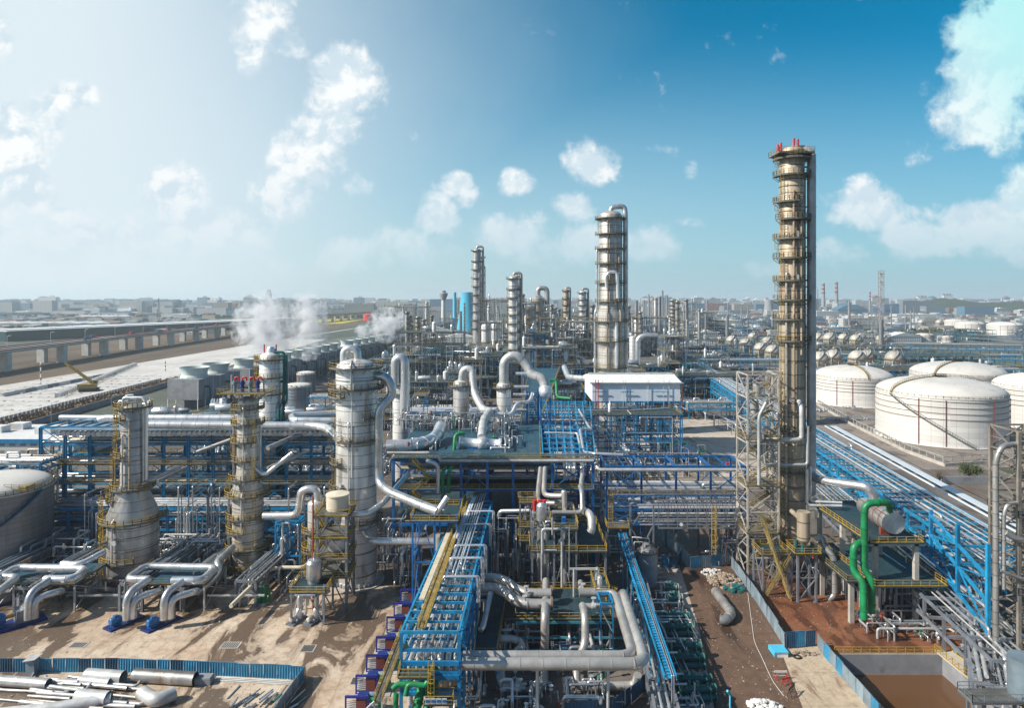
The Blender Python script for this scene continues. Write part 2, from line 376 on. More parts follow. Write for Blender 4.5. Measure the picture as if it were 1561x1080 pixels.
# ---------------------------------------------------------------- generators
def rack(name, label, p0, p1, w, levels, bay=6, m='blue_steel', npipe=5, seed=1, cat='pipe rack', group=None, rails=(), walks=(), brace=True, pr=(.1, .34), pm=None, postw=.46, legm=None, split=0, topbeam=True, skip_pipe=(), low=0):
    rd = random.Random(seed); p0 = Vector(p0); p1 = Vector(p1); d = p1-p0; L = Vector((d.x, d.y, 0)).length; rz = math.atan2(d.y, d.x)
    t = thing(name, label, cat, (p0.x, p0.y, low), rz, group); nb = max(1, round(L/bay)); B = L/nb; top = levels[-1]
    first = None
    for i in range(nb+1):
        for y in (0, w):
            if first is None:
                b = MB(); b.box((-postw/2, -.03, split), (postw/2, .03, top)); b.box((-postw/2, -postw/2, split), (-postw/2+.07, postw/2, top)); b.box((postw/2-.07, -postw/2, split), (postw/2, postw/2, top))
                first = b.build('post', m, t); first.location = (0, 0, 0)
            else: rep(first, t, (i*B, y, 0))
            if split:
                if i == 0 and y == 0:
                    leg0 = MB().box((-postw/2, -postw/2, 0), (postw/2, postw/2, split)).build('lower_post', legm or 'grey_steel', t)
                else: rep(leg0, t, (i*B, y, 0))
    for li, z in enumerate(levels):
        b = MB()
        for i in range(nb+1): b.bar((i*B, 0, z), (i*B, w, z), .36, .5)
        for k in range(nb):
            x = (k+.5)*B; b.bar((x, .02, z), (x, w-.02, z), .18, .25)
        for y in (0, w): b.bar((0, y, z-.02), (L, y, z-.02), .32, .56)
        b.build('level_frame', m, t)
        if li in walks:
            MB().box((0, -.9, z+.24), (L, .12, z+.3)).build('walkway', 'deck', t)
        if li in rails:
            MB().rail([(0, -.9, z+.3), (L, -.9, z+.3)]).rail([(0, w+.15, z+.3), (L, w+.15, z+.3)]).build('railing', 'yellow_rail', t)
        if li in skip_pipe: continue
        y = .5
        for k in range(npipe):
            r = rd.uniform(*pr); y += r
            if y > w-.4: break
            zz = z+.22+r; a0 = 0 if rd.random() < .8 else rd.uniform(0, L*.4); a1 = L if rd.random() < .8 else rd.uniform(L*.6, L)
            pts = [(a0, y, zz), (a1, y, zz)]
            if rd.random() < .35 and L > 20:
                s_ = rd.uniform(a0+4, a1-6); e = s_+rd.uniform(2.5, 4); hh = rd.uniform(.8, 1.6)
                pts = [(a0, y, zz), (s_, y, zz), (s_, y, zz+hh), (e, y, zz+hh), (e, y, zz), (a1, y, zz)]
            if rd.random() < .5: pts.append((pts[-1][0], y, zz-rd.uniform(2, 5)))
            if rd.random() < .4: pts.insert(0, (pts[0][0], y, zz-rd.uniform(2, 5)))
            MB().pipe(pts, r, 8, rings=5 if r > .2 else 0, rr=1.1).build('pipe', rd.choice(pm or SILVERS), t)
            y += r+rd.uniform(.12, w*1.5/npipe)*.6
    if brace:
        b = MB(); zs = [0]+list(levels)
        for k in range(0, nb, 3):
            for y in (0, w):
                for z0, z1 in zip(zs[:-1], zs[1:]):
                    if z1-z0 < 1.2 or (z0 == 0): continue
                    b.bar((k*B, y, z0), ((k+1)*B, y, z1), .16); b.bar(((k+1)*B, y, z0), (k*B, y, z1), .16)
        if b.v: b.build('brace', m, t)
    return t
def col_r(prof, z):
    for (r0, z0), (r1, z1) in zip(prof[:-1], prof[1:]):
        if z0 <= z <= z1 and z1 > z0: return r0+(r1-r0)*(z-z0)/(z1-z0)
    return prof[-1][0]
def column(name, label, loc, prof, m, plats=(), rm='olive_rail', lad=None, pipes=(), cat='column', group=None, holes=(), n=28, rings=(), dm='deck_grey', bolts=True):
    """prof: (radius, z); plats: (z, a0, a1, width) in degrees; pipes: (angle, standoff, z0, z1, radius, material)"""
    t = thing(name, label, cat, loc, 0, group)
    pr = [(0, prof[0][1])]+list(prof)
    if prof[-1][0] > .01:
        r, z = prof[-1]; pr += [(r*math.cos(a), z+r*.5*math.sin(a)) for a in (.35, .7, 1.05, 1.3, 1.55)]; pr[-1] = (0.001, z+r*.5)
    MB().lathe(pr, n, sharp=.7).build('shell', m, t)
    if rings:
        b = MB()
        for z in rings: r = col_r(prof, z); b.ring((0,0,z), r-.02, r+.14, -.07, .07)
        b.build('stiffening_ring', 'brown_steel', t)
    for (z, a0, a1, wd) in plats:
        r = col_r(prof, z)+.05; A0, A1 = math.radians(a0), math.radians(a1); nn = max(6, int((a1-a0)/14)); ro = r+wd
        b = MB().ring((0,0,z), r, ro, -.06, .06, A0, A1, nn)
        b.ring((0,0,z), ro-.02, ro+.06, -.16, .16, A0, A1, nn)
        for k in range(0, nn+1, 2):
            a = A0+(A1-A0)*k/nn; b.bar((r*math.cos(a), r*math.sin(a), z-1.1), (ro*math.cos(a), ro*math.sin(a), z-.1), .1)
        o = b.build('platform', dm, t)
        pts = [((ro)*math.cos(A0+(A1-A0)*k/nn), ro*math.sin(A0+(A1-A0)*k/nn), z+.06) for k in range(nn+1)]
        if a1-a0 < 359: pts = [(r*math.cos(A0), r*math.sin(A0), z+.06)]+pts+[(r*math.cos(A1), r*math.sin(A1), z+.06)]
        MB().rail(pts, 1.15, 1.2, .09).build('railing', rm, o)
    if lad:
        zs = [prof[0][1]+.3]+[p[0] for p in plats]
        b = MB(); 
        for i, (z0, z1) in enumerate(zip(zs[:-1], zs[1:])):
            if z1-z0 < 1: continue
            a = math.radians(lad[i % len(lad)]); r = max(col_r(prof, z0), col_r(prof, z1))+.75
            b.ladder((r*math.cos(a), r*math.sin(a), z0), (r*math.cos(a), r*math.sin(a), z1+1), ang=a)
        b.build('ladder', rm, t)
    for (a, so, z0, z1, r, pm) in pipes:
        a = math.radians(a); zm = [p for p in prof if z0 < p[1] < z1]; pts = []
        rr = col_r(prof, z1); pts.append(((rr-.1)*math.cos(a), (rr-.1)*math.sin(a), z1))
        rmax = max([col_r(prof, z1)]+[p[0] for p in zm if p[1] > z1-4]) + so+r
        pts.append((rmax*math.cos(a), rmax*math.sin(a), z1)); last = rmax
        for p in reversed(zm):
            if p[0]+so+r > last+.3:
                pts.append((last*math.cos(a), last*math.sin(a), p[1]+1.5)); last = p[0]+so+r; pts.append((last*math.cos(a), last*math.sin(a), p[1]-.5))
        pts.append((last*math.cos(a), last*math.sin(a), z0))
        MB().pipe(pts, r, 10, rings=3, rr=1.12).build('riser_pipe', pm, t)
    for (z, a, r) in holes:
        a = math.radians(a); rr = col_r(prof, z); c = Vector((rr*math.cos(a), rr*math.sin(a), z)); d = Vector((math.cos(a), math.sin(a), 0))
        MB().tube([c-d*.3, c+d*.5], r*.8, 14).tube([c+d*.5, c+d*.7], r, 14).build('manhole', 'pale_steel', t)
    return t
def valve_cluster(mb_p, mb_v, c, rd, n=4):
    for i in range(n):
        x = c[0]+rd.uniform(-2, 2); y = c[1]+rd.uniform(-2, 2); h = rd.uniform(1, 2.6)
        mb_p.tube([(x, y, c[2]), (x, y, c[2]+h)], .12, 6); mb_v.ball((x, y, c[2]+h), .28, 8); mb_v.cyl((x, y, c[2]+h*.5), .25, .3, 8)
def frame(name, label, loc, size, levels, m='blue_steel', rz=0, seed=1, cat='steel frame', group=None, rm='yellow_rail', bays=(3, 2), decks=None, vess=3, npipe=6, dm='deck', brace=True, base=0):
    """multi-level process structure: posts, frames, decks, railings, vessels, pipes"""
    rd = random.Random(seed); t = thing(name, label, cat, (loc[0], loc[1], base), rz, group); sx, sy = size; nx, ny = bays; top = levels[-1]
    f0 = MB().box((-.17, -.17, 0), (.17, .17, top+(1.5 if rd.random() < .5 else 0))).build('post', m, t)
    for i in range(nx+1):
        for j in range(ny+1):
            if i or j: rep(f0, t, (i*sx/nx, j*sy/ny, 0))
    for k, z in enumerate(levels):
        b = MB()
        for i in range(nx+1): b.bar((i*sx/nx, 0, z), (i*sx/nx, sy, z), .22, .34)
        for j in range(ny+1): b.bar((0, j*sy/ny, z-.01), (sx, j*sy/ny, z-.01), .22, .36)
        b.build('level_frame', m, t)
        if decks is None or k in decks:
            x0 = 0 if rd.random() < .7 else sx/nx; x1 = sx if rd.random() < .7 else sx*(nx-1)/nx
            if x1-x0 < 1: x0, x1 = 0, sx
            o = MB().box((x0-.4, -.4, z+.19), (x1+.4, sy+.4, z+.26)).build('deck', dm, t)
            MB().rail([(x0-.4, -.4, z+.26), (x1+.4, -.4, z+.26), (x1+.4, sy+.4, z+.26), (x0-.4, sy+.4, z+.26), (x0-.4, -.4, z+.26)]).build('railing', rm, o)
    if brace:
        b = MB(); zs = [0]+list(levels)
        for z0, z1 in zip(zs[:-1], zs[1:]):
            for i in rd.sample(range(nx), max(1, nx//2)):
                xa, xb = i*sx/nx, (i+1)*sx/nx
                for y in (0, sy): b.bar((xa, y, z0), ((xa+xb)/2, y, z1), .15); b.bar((xb, y, z0), ((xa+xb)/2, y, z1), .15)
            b.bar((0, 0, z0), (0, sy, z1), .15); b.bar((sx, sy, z0), (sx, 0, z1), .15)
        b.build('brace', m, t)
    for k in range(vess):
        z = rd.choice([0]+list(levels[:-1])) if rd.random() < .6 else levels[-1]; z += .26; r = rd.uniform(.6, min(1.5, sy*.25)); x = rd.uniform(r+.5, sx-r-.5); y = rd.uniform(r+.3, sy-r-.3)
        if rd.random() < .5 and sx > 6:
            l = rd.uniform(3, min(sx*.7, 8)); x = rd.uniform(.8, max(.9, sx-l-.8)); b = MB().hdrum((x, y, z+r+.5), (x+l, y, z+r+.5), r, 14)
            b.box((x+l*.2, y-r*.7, z), (x+l*.2+.3, y+r*.7, z+r*.7)); b.box((x+l*.8, y-r*.7, z), (x+l*.8+.3, y+r*.7, z+r*.7)); b.tube([(x+l*.5, y, z+r), (x+l*.5, y, z+2*r+1.1)], .2, 8)
            b.build('drum', rd.choice(['silver', 'bright_silver', 'silver', 'grey_steel']), t)
        else:
            h = rd.uniform(2.5, 5); b = MB().lathe([(0,0),(r*.8,0),(r*.8,.8),(r,.9),(r,h),(r*.8,h+r*.3),(r*.4,h+r*.45),(.001,h+r*.5)], 16, (x, y, z)); b.tube([(x, y, z+h), (x, y, z+h+r+.4)], .18, 8)
            b.build('vessel', rd.choice(['silver', 'bright_silver', 'white_paint']), t)
    for k in range(npipe):
        z = rd.choice(list(levels))+rd.uniform(-.9, .9); y = rd.choice([-.35, sy+.35, rd.uniform(0, sy)]); x = rd.uniform(0, sx); x2 = rd.uniform(0, sx); z2 = rd.uniform(.5, top); r = rd.uniform(.09, .25)
        pts = [(x, y, rd.uniform(0, z)), (x, y, z), (x2, y, z), (x2, y, z2)] if rd.random() < .6 else [(x, -rd.uniform(.4, 2), z), (x, sy*rd.random(), z), (x2, sy, z), (x2, sy, z2)]
        MB().pipe(pts, r, 8, r*2.2, 3 if r > .17 else 0).build('pipe', rd.choice(SILVERS), t)
    return t
def pipework(name, label, c, size, n, seed, h=(0.4, 4), r=(.07, .25), pm=None, cat='pipework', group=None, ax='y', base=0, valves=3):
    """a knot of process pipes on low supports"""
    rd = random.Random(seed); t = thing(name, label, cat, (c[0], c[1], base), 0, group); sx, sy = size
    for k in range(n):
        rr = rd.uniform(*r); z = rd.uniform(*h); 
        if rd.random() < (.7 if ax == 'y' else .3):
            x = rd.uniform(-sx/2, sx/2); y0, y1 = sorted((rd.uniform(-sy/2, 0), rd.uniform(0, sy/2))); x2 = x+rd.uniform(-sx*.25, sx*.25)
            pts = [(x, y0, 0 if rd.random() < .5 else z*.4), (x, y0, z), (x, y1, z), (x2, y1, z), (x2, y1, z*rd.random())]
        else:
            y = rd.uniform(-sy/2, sy/2); x0, x1 = sorted((rd.uniform(-sx/2, 0), rd.uniform(0, sx/2))); y2 = y+rd.uniform(-sy*.25, sy*.25)
            pts = [(x0, y, z*rd.random()), (x0, y, z), (x1, y, z), (x1, y2, z), (x1, y2, z+rd.uniform(.5, 2))]
        MB().pipe(pts, rr, 8, rr*2.2, 2.5 if rr > .16 else 0).build('pipe', rd.choice(pm or SILVERS), t)
        for q in range(2):
            p = Vector(pts[1]).lerp(Vector(pts[2]), .25+.5*q); MB().bar((p.x, p.y, 0), (p.x, p.y, p.z-rr*.5), .12).bar((p.x-.3, p.y, p.z-rr-.05), (p.x+.3, p.y, p.z-rr-.05), .12).build('support', 'grey_steel', t)
    for k in range(valves):
        x = rd.uniform(-sx/2, sx/2); y = rd.uniform(-sy/2, sy/2); z = rd.uniform(.6, h[1]); b = MB().cyl((x, y, z), .22, .5, 8).ball((x, y, z), .34, 8).cyl((x, y, z+.55), .35, .07, 10)
        b.bar((x, y, 0), (x, y, z), .14)
        b.build('valve', rd.choice(['green', 'blue_motor', 'dark_red', 'pale_steel', 'pale_steel', 'dark', 'grey_steel', 'silver']), t)
    return t
def lattice(name, label, loc, w, h, m='lattice_steel', panel=4.5, cat='lattice tower', lw=.36, decks=(), rm='yellow_rail', stair=False, dw=None, rz=0, base=0):
    dw = dw or w; t = thing(name, label, cat, (loc[0], loc[1], base), rz); k = round(h/panel); P = h/k
    l0 = MB().box((-lw/2, -lw/2, 0), (lw/2, lw/2, h)).build('leg', m, t)
    for x, y in ((w, 0), (w, dw), (0, dw)): rep(l0, t, (x, y, 0))
    cs = [(0,0), (w,0), (w,dw), (0,dw)]
    for s_ in range(4):
        b = MB(); (xa, ya), (xb, yb) = cs[s_], cs[(s_+1) % 4]; o = .03*(s_ % 2)
        for i in range(k):
            z0, z1 = i*P, (i+1)*P
            if i % 2: b.bar((xa, ya, z0), (xb, yb, z1), .2)
            else: b.bar((xb, yb, z0), (xa, ya, z1), .2)
            mx, my = (xa+xb)/2, (ya+yb)/2; zm = (z0+z1)/2
            b.bar((xa, ya, zm) if i % 2 == 0 else (xb, yb, zm), (mx, my, zm), .14)
            b.bar((xa, ya, z1+o), (xb, yb, z1+o), .22, .26)
        b.build('bracing', m, t)
    for z in decks:
        o = MB().box((-.3, -.3, z+.15), (w+.3, dw+.3, z+.22)).build('platform', 'deck_grey', t)
        MB().rail([(-.3,-.3,z+.22),(w+.3,-.3,z+.22),(w+.3,dw+.3,z+.22),(-.3,dw+.3,z+.22),(-.3,-.3,z+.22)]).build('railing', rm, o)
    if stair:
        b = MB(); z = 0; e = 0
        while z < h-3.4:
            b.stairs((.8 if e else w-.8, dw*.3+e*.8, z), (w-.8 if e else .8, dw*.3+e*.8, z+3), .8); z += 3; e = 1-e
        b.build('stair', rm, t)
    return t
# ---------------------------------------------------------------- setting
def gmat(name, c1, c2, c3, sc=.05, st=None, stsc=.12, stth=.55, strot=0, stst=(1,1,1), rough=.9, joint=0, bump=.3, jc=.5, wet=0):
    m = bpy.data.materials.new(name); m.use_nodes = True; t = m.node_tree; b = t.nodes['Principled BSDF']; c = N(t, 'ShaderNodeTexCoord')
    a = N(t, 'ShaderNodeTexNoise', i2=sc, i3=8.0, i4=.62); t.links.new(c.outputs['Object'], a.inputs['Vector'])
    a2 = N(t, 'ShaderNodeTexNoise', i2=sc*9, i3=8.0, i4=.65); t.links.new(c.outputs['Object'], a2.inputs['Vector'])
    cc = mixc(t, smooth(t, a.outputs[0], .35, .65), c1, c2); cc = mixc(t, mth(t, 'MULTIPLY', smooth(t, a2.outputs[0], .45, .7), .7), cc, c3)
    fine = N(t, 'ShaderNodeTexNoise', i2=1.3, i3=6.0, i4=.7); t.links.new(c.outputs['Object'], fine.inputs['Vector'])
    cc = mixc(t, .35, cc, fine.outputs[0], 'OVERLAY')
    ro = None
    if st:
        mp = N(t, 'ShaderNodeMapping'); mp.inputs['Rotation'].default_value = (0,0,strot); mp.inputs['Scale'].default_value = stst; t.links.new(c.outputs['Object'], mp.inputs[0])
        s = N(t, 'ShaderNodeTexNoise', i2=stsc, i3=10.0, i4=.62, i8=.9); t.links.new(mp.outputs[0], s.inputs['Vector'])
        f = smooth(t, s.outputs[0], stth, stth+.035); cc = mixc(t, mth(t, 'MULTIPLY', f, .88), cc, st)
        s2 = smooth(t, s.outputs[0], stth-.06, stth); cc = mixc(t, mth(t, 'MULTIPLY', s2, .4), cc, tuple(x*.6+y*.4 for x, y in zip(st, c1)))
        ro = mth(t, 'SUBTRACT', rough, mth(t, 'MULTIPLY', f, wet))
    if joint:
        br = N(t, 'ShaderNodeTexBrick'); br.offset = 0; br.inputs['Scale'].default_value = 1; br.inputs['Brick Width'].default_value = joint; br.inputs['Row Height'].default_value = joint*.8; br.inputs['Mortar Size'].default_value = .06
        br.inputs['Color1'].default_value = (.86,.86,.86,1); br.inputs['Color2'].default_value = (1,1,1,1); br.inputs['Mortar'].default_value = (jc,jc,jc,1); t.links.new(c.outputs['Object'], br.inputs['Vector']); cc = mixc(t, .8, cc, br.outputs[0], 'MULTIPLY')
    t.links.new(cc, b.inputs['Base Color'])
    if ro is not None: t.links.new(ro, b.inputs['Roughness'])
    else: b.inputs['Roughness'].default_value = rough
    bp = N(t, 'ShaderNodeBump'); bp.inputs['Strength'].default_value = bump; bp.inputs['Distance'].default_value = .3; t.links.new(fine.outputs[0], bp.inputs['Height']); t.links.new(bp.outputs[0], b.inputs['Normal'])
    MATS[name] = m
gmat('g_far', (.05, .075, .055), (.085, .09, .07), (.14, .14, .13), .006, (.05, .07, .035), .012, .52)
gmat('g_plant', (.12, .10, .085), (.19, .165, .14), (.12, .105, .09), .05, (.12, .085, .06), .09, .56, .3, (1, .5, 1), joint=7)  # base colour darkened to stand in for shade among the dense pipes
gmat('g_tan', (.46, .34, .235), (.64, .53, .41), (.32, .21, .135), .06, (.045, .023, .012), .13, .492, -.62, (1, .36, 1), wet=.45, joint=9, jc=.65)
gmat('g_road', (.115, .07, .045), (.16, .095, .06), (.08, .05, .035), .06, (.045, .025, .016), .1, .52, .1, (1, .25, 1), .75, wet=.35, jc=.7)
gmat('g_sand', (.40, .35, .29), (.52, .47, .41), (.22, .18, .15), .15, (.2, .13, .09), .3, .56)
gmat('g_mud', (.20, .075, .034), (.26, .11, .055), (.13, .052, .028), .09, (.075, .03, .016), .15, .50, .4, (1, .4, 1), .65, wet=.3)
gmat('g_slab', (.46, .36, .25), (.54, .43, .31), (.30, .22, .16), .09, (.22, .14, .09), .25, .62, 0, (1, .4, 1), joint=11)
gmat('g_white', (.50, .48, .45), (.62, .60, .57), (.38, .35, .31), .03, (.42, .37, .31), .05, .58, 1.5, (1, .2, 1))
gmat('g_field', (.105, .068, .044), (.14, .095, .06), (.085, .08, .035), .012, (.055, .04, .026), .02, .54, .08, (1, .12, 1))
gmat('g_comp', (.235, .20, .17), (.28, .24, .205), (.15, .125, .11), .06, (.10, .08, .07), .1, .56, 0, (1, .5, 1), joint=6)
gmat('g_conc', (.46, .40, .33), (.56, .50, .43), (.28, .23, .19), .07, (.18, .14, .11), .12, .57, .2, (1, .5, 1), joint=8)
gmat('g_rape', (.42, .36, .03), (.5, .42, .05), (.3, .3, .04), .05)
gmat('g_city', (.07, .09, .09), (.13, .14, .14), (.05, .07, .055), .01, (.30, .30, .29), .03, .57)
gmat('deck', (.014, .045, .06), (.022, .06, .075), (.04, .06, .065), .2, (.09, .085, .07), .3, .6, joint=1.6, jc=.35, bump=.1, rough=.6)
gmat('deck_blue', (.012, .07, .115), (.02, .09, .14), (.03, .08, .11), .2, (.09, .11, .11), .25, .58, joint=2.2, jc=.4, bump=.1, rough=.6)
def sheet(name, polys, m, z):
    b = MB()
    for p in polys: b.add([(x, y, z) for x, y in p], [tuple(range(len(p)))])
    # keep normals up
    o = b.build(name, m, None, origin=(0,0,0))
    if o.data.polygons and o.data.polygons[0].normal.z < 0: o.data.flip_normals()
    return tag(o, kind='structure')
def cut(x0, x1, y0, y1, hx0, hx1, hy0, hy1):
    return [[(a, c), (b, c), (b, d), (a, d)] for a, b in ((x0, hx0), (hx0, hx1), (hx1, x1)) for c, d in ((y0, hy0), (hy0, hy1), (hy1, y1)) if not (a == hx0 and c == hy0) and b > a and d > c]
PX0, PX1, PY0, PY1 = 54.5, 72.5, 84.0, 110.5
sheet('ground', cut(-14000, 14000, -400, 20000, PX0, PX1, PY0, PY1), 'g_far', 0)
sheet('plant_pavement', cut(-190, 170, 40, 560, PX0, PX1, PY0, PY1), 'g_plant', .01)
def gp(*pts): return [tuple(G(x, y)[:2]) for x, y in pts]
sheet('yard_ground', [[(-130, 60), (-9, 60), (-9, 138), (-130, 138)]], 'g_tan', .02)
sheet('sand_strip', [gp((1000, 858), (1052, 850), (1088, 980), (1125, 1140), (1040, 1140), (1015, 960))], 'g_sand', .03)
sheet('road', [gp((985, 790), (1090, 790), (1118, 862), (1180, 960), (1260, 1140), (1100, 1140), (1066, 960), (1035, 862))], 'g_road', .04)
sheet('concrete_slab', [gp((1190, 992), (1262, 985), (1360, 1110), (1235, 1110))], 'g_slab', .05)
sheet('mud_ground', [[tuple(G(1118, 862)[:2]), tuple(G(1197, 992)[:2]), tuple(G(1262, 985)[:2]), (PX0, PY1), (PX1, PY1), (PX1, 96), (86, 96), (88, 128), (70, 136)]], 'g_mud', .03)
sheet('side_concrete', [[(14, 222), (104, 222), (118, 330), (14, 330)]], 'g_conc', .02)
sheet('access_road', [[(14, 206), (100, 206), (101, 221), (14, 221)]], 'g_comp', .03)
sheet('back_yard', [[(-62, 330), (-28, 330), (-30, 430), (-68, 430)]], 'g_white', .03)
sheet('tank_compound', [[(118, 232), (430, 232), (430, 620), (160, 620)]], 'g_comp', .02)
sheet('perimeter_road', [[(100, 150), (116, 150), (178, 620), (160, 620)]], 'g_conc', .035)
# lower ground by the compound wall
sheet('storage_yard', [[(-246, 262), (-248, 320), (-256, 480), (-262, 700), (-285, 1010), (-345, 1010), (-352, 420), (-330, 262)]], 'g_white', .03)
sheet('river', [[(-262, 640), (-215, 440), (-200, 450), (-150, 860), (-230, 1200), (-280, 1000)]], 'g_city', .04)
sheet('field', [[(-620, 262), (-362, 262), (-358, 430), (-352, 1010), (-420, 2600), (-700, 2600)]], 'g_field', .03)
sheet('field_track', [[(-361, 262), (-352, 262), (-346, 1010), (-300, 2200), (-308, 2200), (-352, 1010)]], 'g_white', .05)
for i, q in enumerate([((370, 497), (520, 494), (560, 486), (430, 489)), ((500, 486), (610, 480), (640, 476), (540, 480))]):
    sheet('rapeseed_field', [gp(*q)], 'g_rape', .3)
sheet('city_ground', [[(-9000, 2600), (9000, 2600), (9000, 9000), (-9000, 9000)], [(330, 900), (2600, 900), (2600, 2600), (330, 2600)]], 'g_city', .2)
# waste water pit
b = MB()
for a, c in (((PX0-.4, PY1, -5), (PX1+.4, PY1+.4, .25)), ((PX0-.4, PY0, -5), (PX0, PY1, .25)), ((PX1, PY0, -5), (PX1+.4, PY1, .25)), ((PX0-.4, PY0-.4, -5), (PX1+.4, PY0, .25))): b.box(a, c)
b.box((PX0, PY0, -5.2), (PX1, PY1, -5)); b.box((PX1-1.6, 100, -5), (PX1-.9, 100.8, 0))
tag(b.build('pit_wall', 'grey_concrete', world=True), 'concrete lined pit holding brown waste water', 'pit')
wm = bpy.data.materials.new('pit_water'); wm.use_nodes = True; pb = wm.node_tree.nodes['Principled BSDF']; pb.inputs['Base Color'].default_value = (.12, .06, .028, 1); pb.inputs['Roughness'].default_value = .2
wn = N(wm.node_tree, 'ShaderNodeTexNoise', i2=.6, i3=5.0); wb = N(wm.node_tree, 'ShaderNodeBump'); wb.inputs['Strength'].default_value = .12; wm.node_tree.links.new(wn.outputs[0], wb.inputs['Height']); wm.node_tree.links.new(wb.outputs[0], pb.inputs['Normal']); MATS['pit_water'] = wm
b = MB().add([(PX0, PY0, -3.2), (PX1, PY0, -3.2), (PX1, PY1, -3.2), (PX0, PY1, -3.2)], [(0,1,2,3)])
tag(b.build('pit_water', 'pit_water', world=True), kind='structure')
tag(MB().rail([(PX0, PY1+.3, .25), (PX1, PY1+.3, .25)], 1.1, 1.5, .08).build('railing', 'yellow_rail', world=True), 'long yellow railing along the far edge of the brown water pit', 'railing')
b = MB().box((PX1-1.5, 88, -.05), (PX1+.9, PY1+.6, .28)); w_ = thing('footbridge', 'concrete walkway with yellow railings along the right of the water pit', 'walkway', (PX1, 99, 0))
b = MB().box((PX1-.7, 86, .25), (PX1+2.0, PY1+.9, .5)); b.build('deck_slab', 'concrete', w_, world=True)
for x in (PX1-.7, PX1+2.0): MB().rail([(x, 86, .5), (x, PY1+.9, .5)], 1.1, 1.5, .08).build('railing', 'yellow_rail', w_, world=True)
MB().box((PX1+.3, 92, -5), (PX1+1.1, 92.8, .25)).build('pier', 'concrete', w_, world=True)
# hill on the right
hv = []; hf = []; nh = 60
hc = (2350, 3350); 
def hill_z(x, y):
    a = (x-hc[0])/520; b_ = (y-hc[1])/260; r = a*a+b_*b_
    return max(0, 64*math.exp(-r*1.3)*(1+.25*math.sin(x*.012+1)+.12*math.sin(x*.03+y*.02))-6)
hvm = MB(); pts = []
for j in range(nh+1):
    for i in range(nh*2+1):
        x = hc[0]-1100+2200*i/(nh*2); y = hc[1]-520+1040*j/nh; z = hill_z(x, y); z += (R.uniform(-4, 5) if z > 3 else 0); pts.append((x, y, z-.5))
hvm.add(pts, [(j*(nh*2+1)+i, j*(nh*2+1)+i+1, (j+1)*(nh*2+1)+i+1, (j+1)*(nh*2+1)+i) for j in range(nh) for i in range(nh*2)], True)
gmat('g_wood', (.022, .035, .018), (.035, .05, .022), (.05, .055, .035), .02)
tag(hvm.build('hill', 'g_wood', world=True), kind='structure')
# far wooded belts: one mass each
def woods(name, pts, h, seed, n=900):
    rd = random.Random(seed); b = MB()
    for k in range(n):
        i = rd.randrange(len(pts)-1); p = Vector((*pts[i], 0)).lerp(Vector((*pts[i+1], 0)), rd.random()); x, y = p.x+rd.uniform(-1, 1)*pts[0][1]*.012, p.y+rd.uniform(-1, 1)*pts[0][1]*.02
        r = rd.uniform(.4, 1)*h*.6; z = rd.uniform(.4, 1)*h
        vs = []; 
        for q in range(3):
            for a in range(6): 
                an = a*PI/3+q*.5; rr = r*(.8, 1, .55)[q]*rd.uniform(.75, 1.25); vs.append((x+rr*math.cos(an), y+rr*math.sin(an), (.0, z*.55, z*.9)[q]))
        vs.append((x, y, z*rd.uniform(1, 1.15)))
        b.add(vs, [(q*6+a, q*6+(a+1) % 6, q*6+6+(a+1) % 6, q*6+6+a) for q in range(2) for a in range(6)]+[(12+a, 12+(a+1) % 6, 18) for a in range(6)])
    o = b.build(name, 'leafmass', world=True); return tag(o, 'dark belt of far-off trees', 'trees', kind='stuff')
gmat('leafmass', (.028, .045, .016), (.05, .065, .025), (.018, .03, .013), .05)
woods('tree_belt', [(-1500, 1300), (-700, 1250), (-560, 1700)], 11, 1, 1200)
woods('tree_belt', [(-2500, 2300), (-900, 2200), (-300, 2300), (200, 2500)], 13, 2, 1600)
woods('tree_belt', [(-4000, 3600), (0, 3500), (4000, 3700)], 16, 3, 2200)
woods('tree_belt', [(350, 1250), (700, 1200), (1400, 1350)], 9, 4, 700)
woods('tree_belt', [(-6500, 5400), (0, 5300), (6500, 5500)], 20, 5, 2600)
# scrub along the yard edge
b = MB(); rd = random.Random(3)
for k in range(3500):
    t_ = rd.random(); x = -236-16*t_+rd.uniform(-11, 11)*(1-.4*t_); y = 290+210*t_; h_ = rd.uniform(.5, 2.2)
    a = rd.uniform(0, 6.28); b.add([(x, y, .02), (x+math.cos(a)*h_*.6, y+math.sin(a)*h_*.6, h_*.5), (x+.2, y, h_), (x-math.cos(a)*h_*.6, y-math.sin(a)*h_*.6, h_*.6)], [(0,1,2,3)])
tag(b.build('scrub', 'brown_steel', world=True), 'brown dry scrub between the storage yard and the plant', 'scrub', kind='stuff')
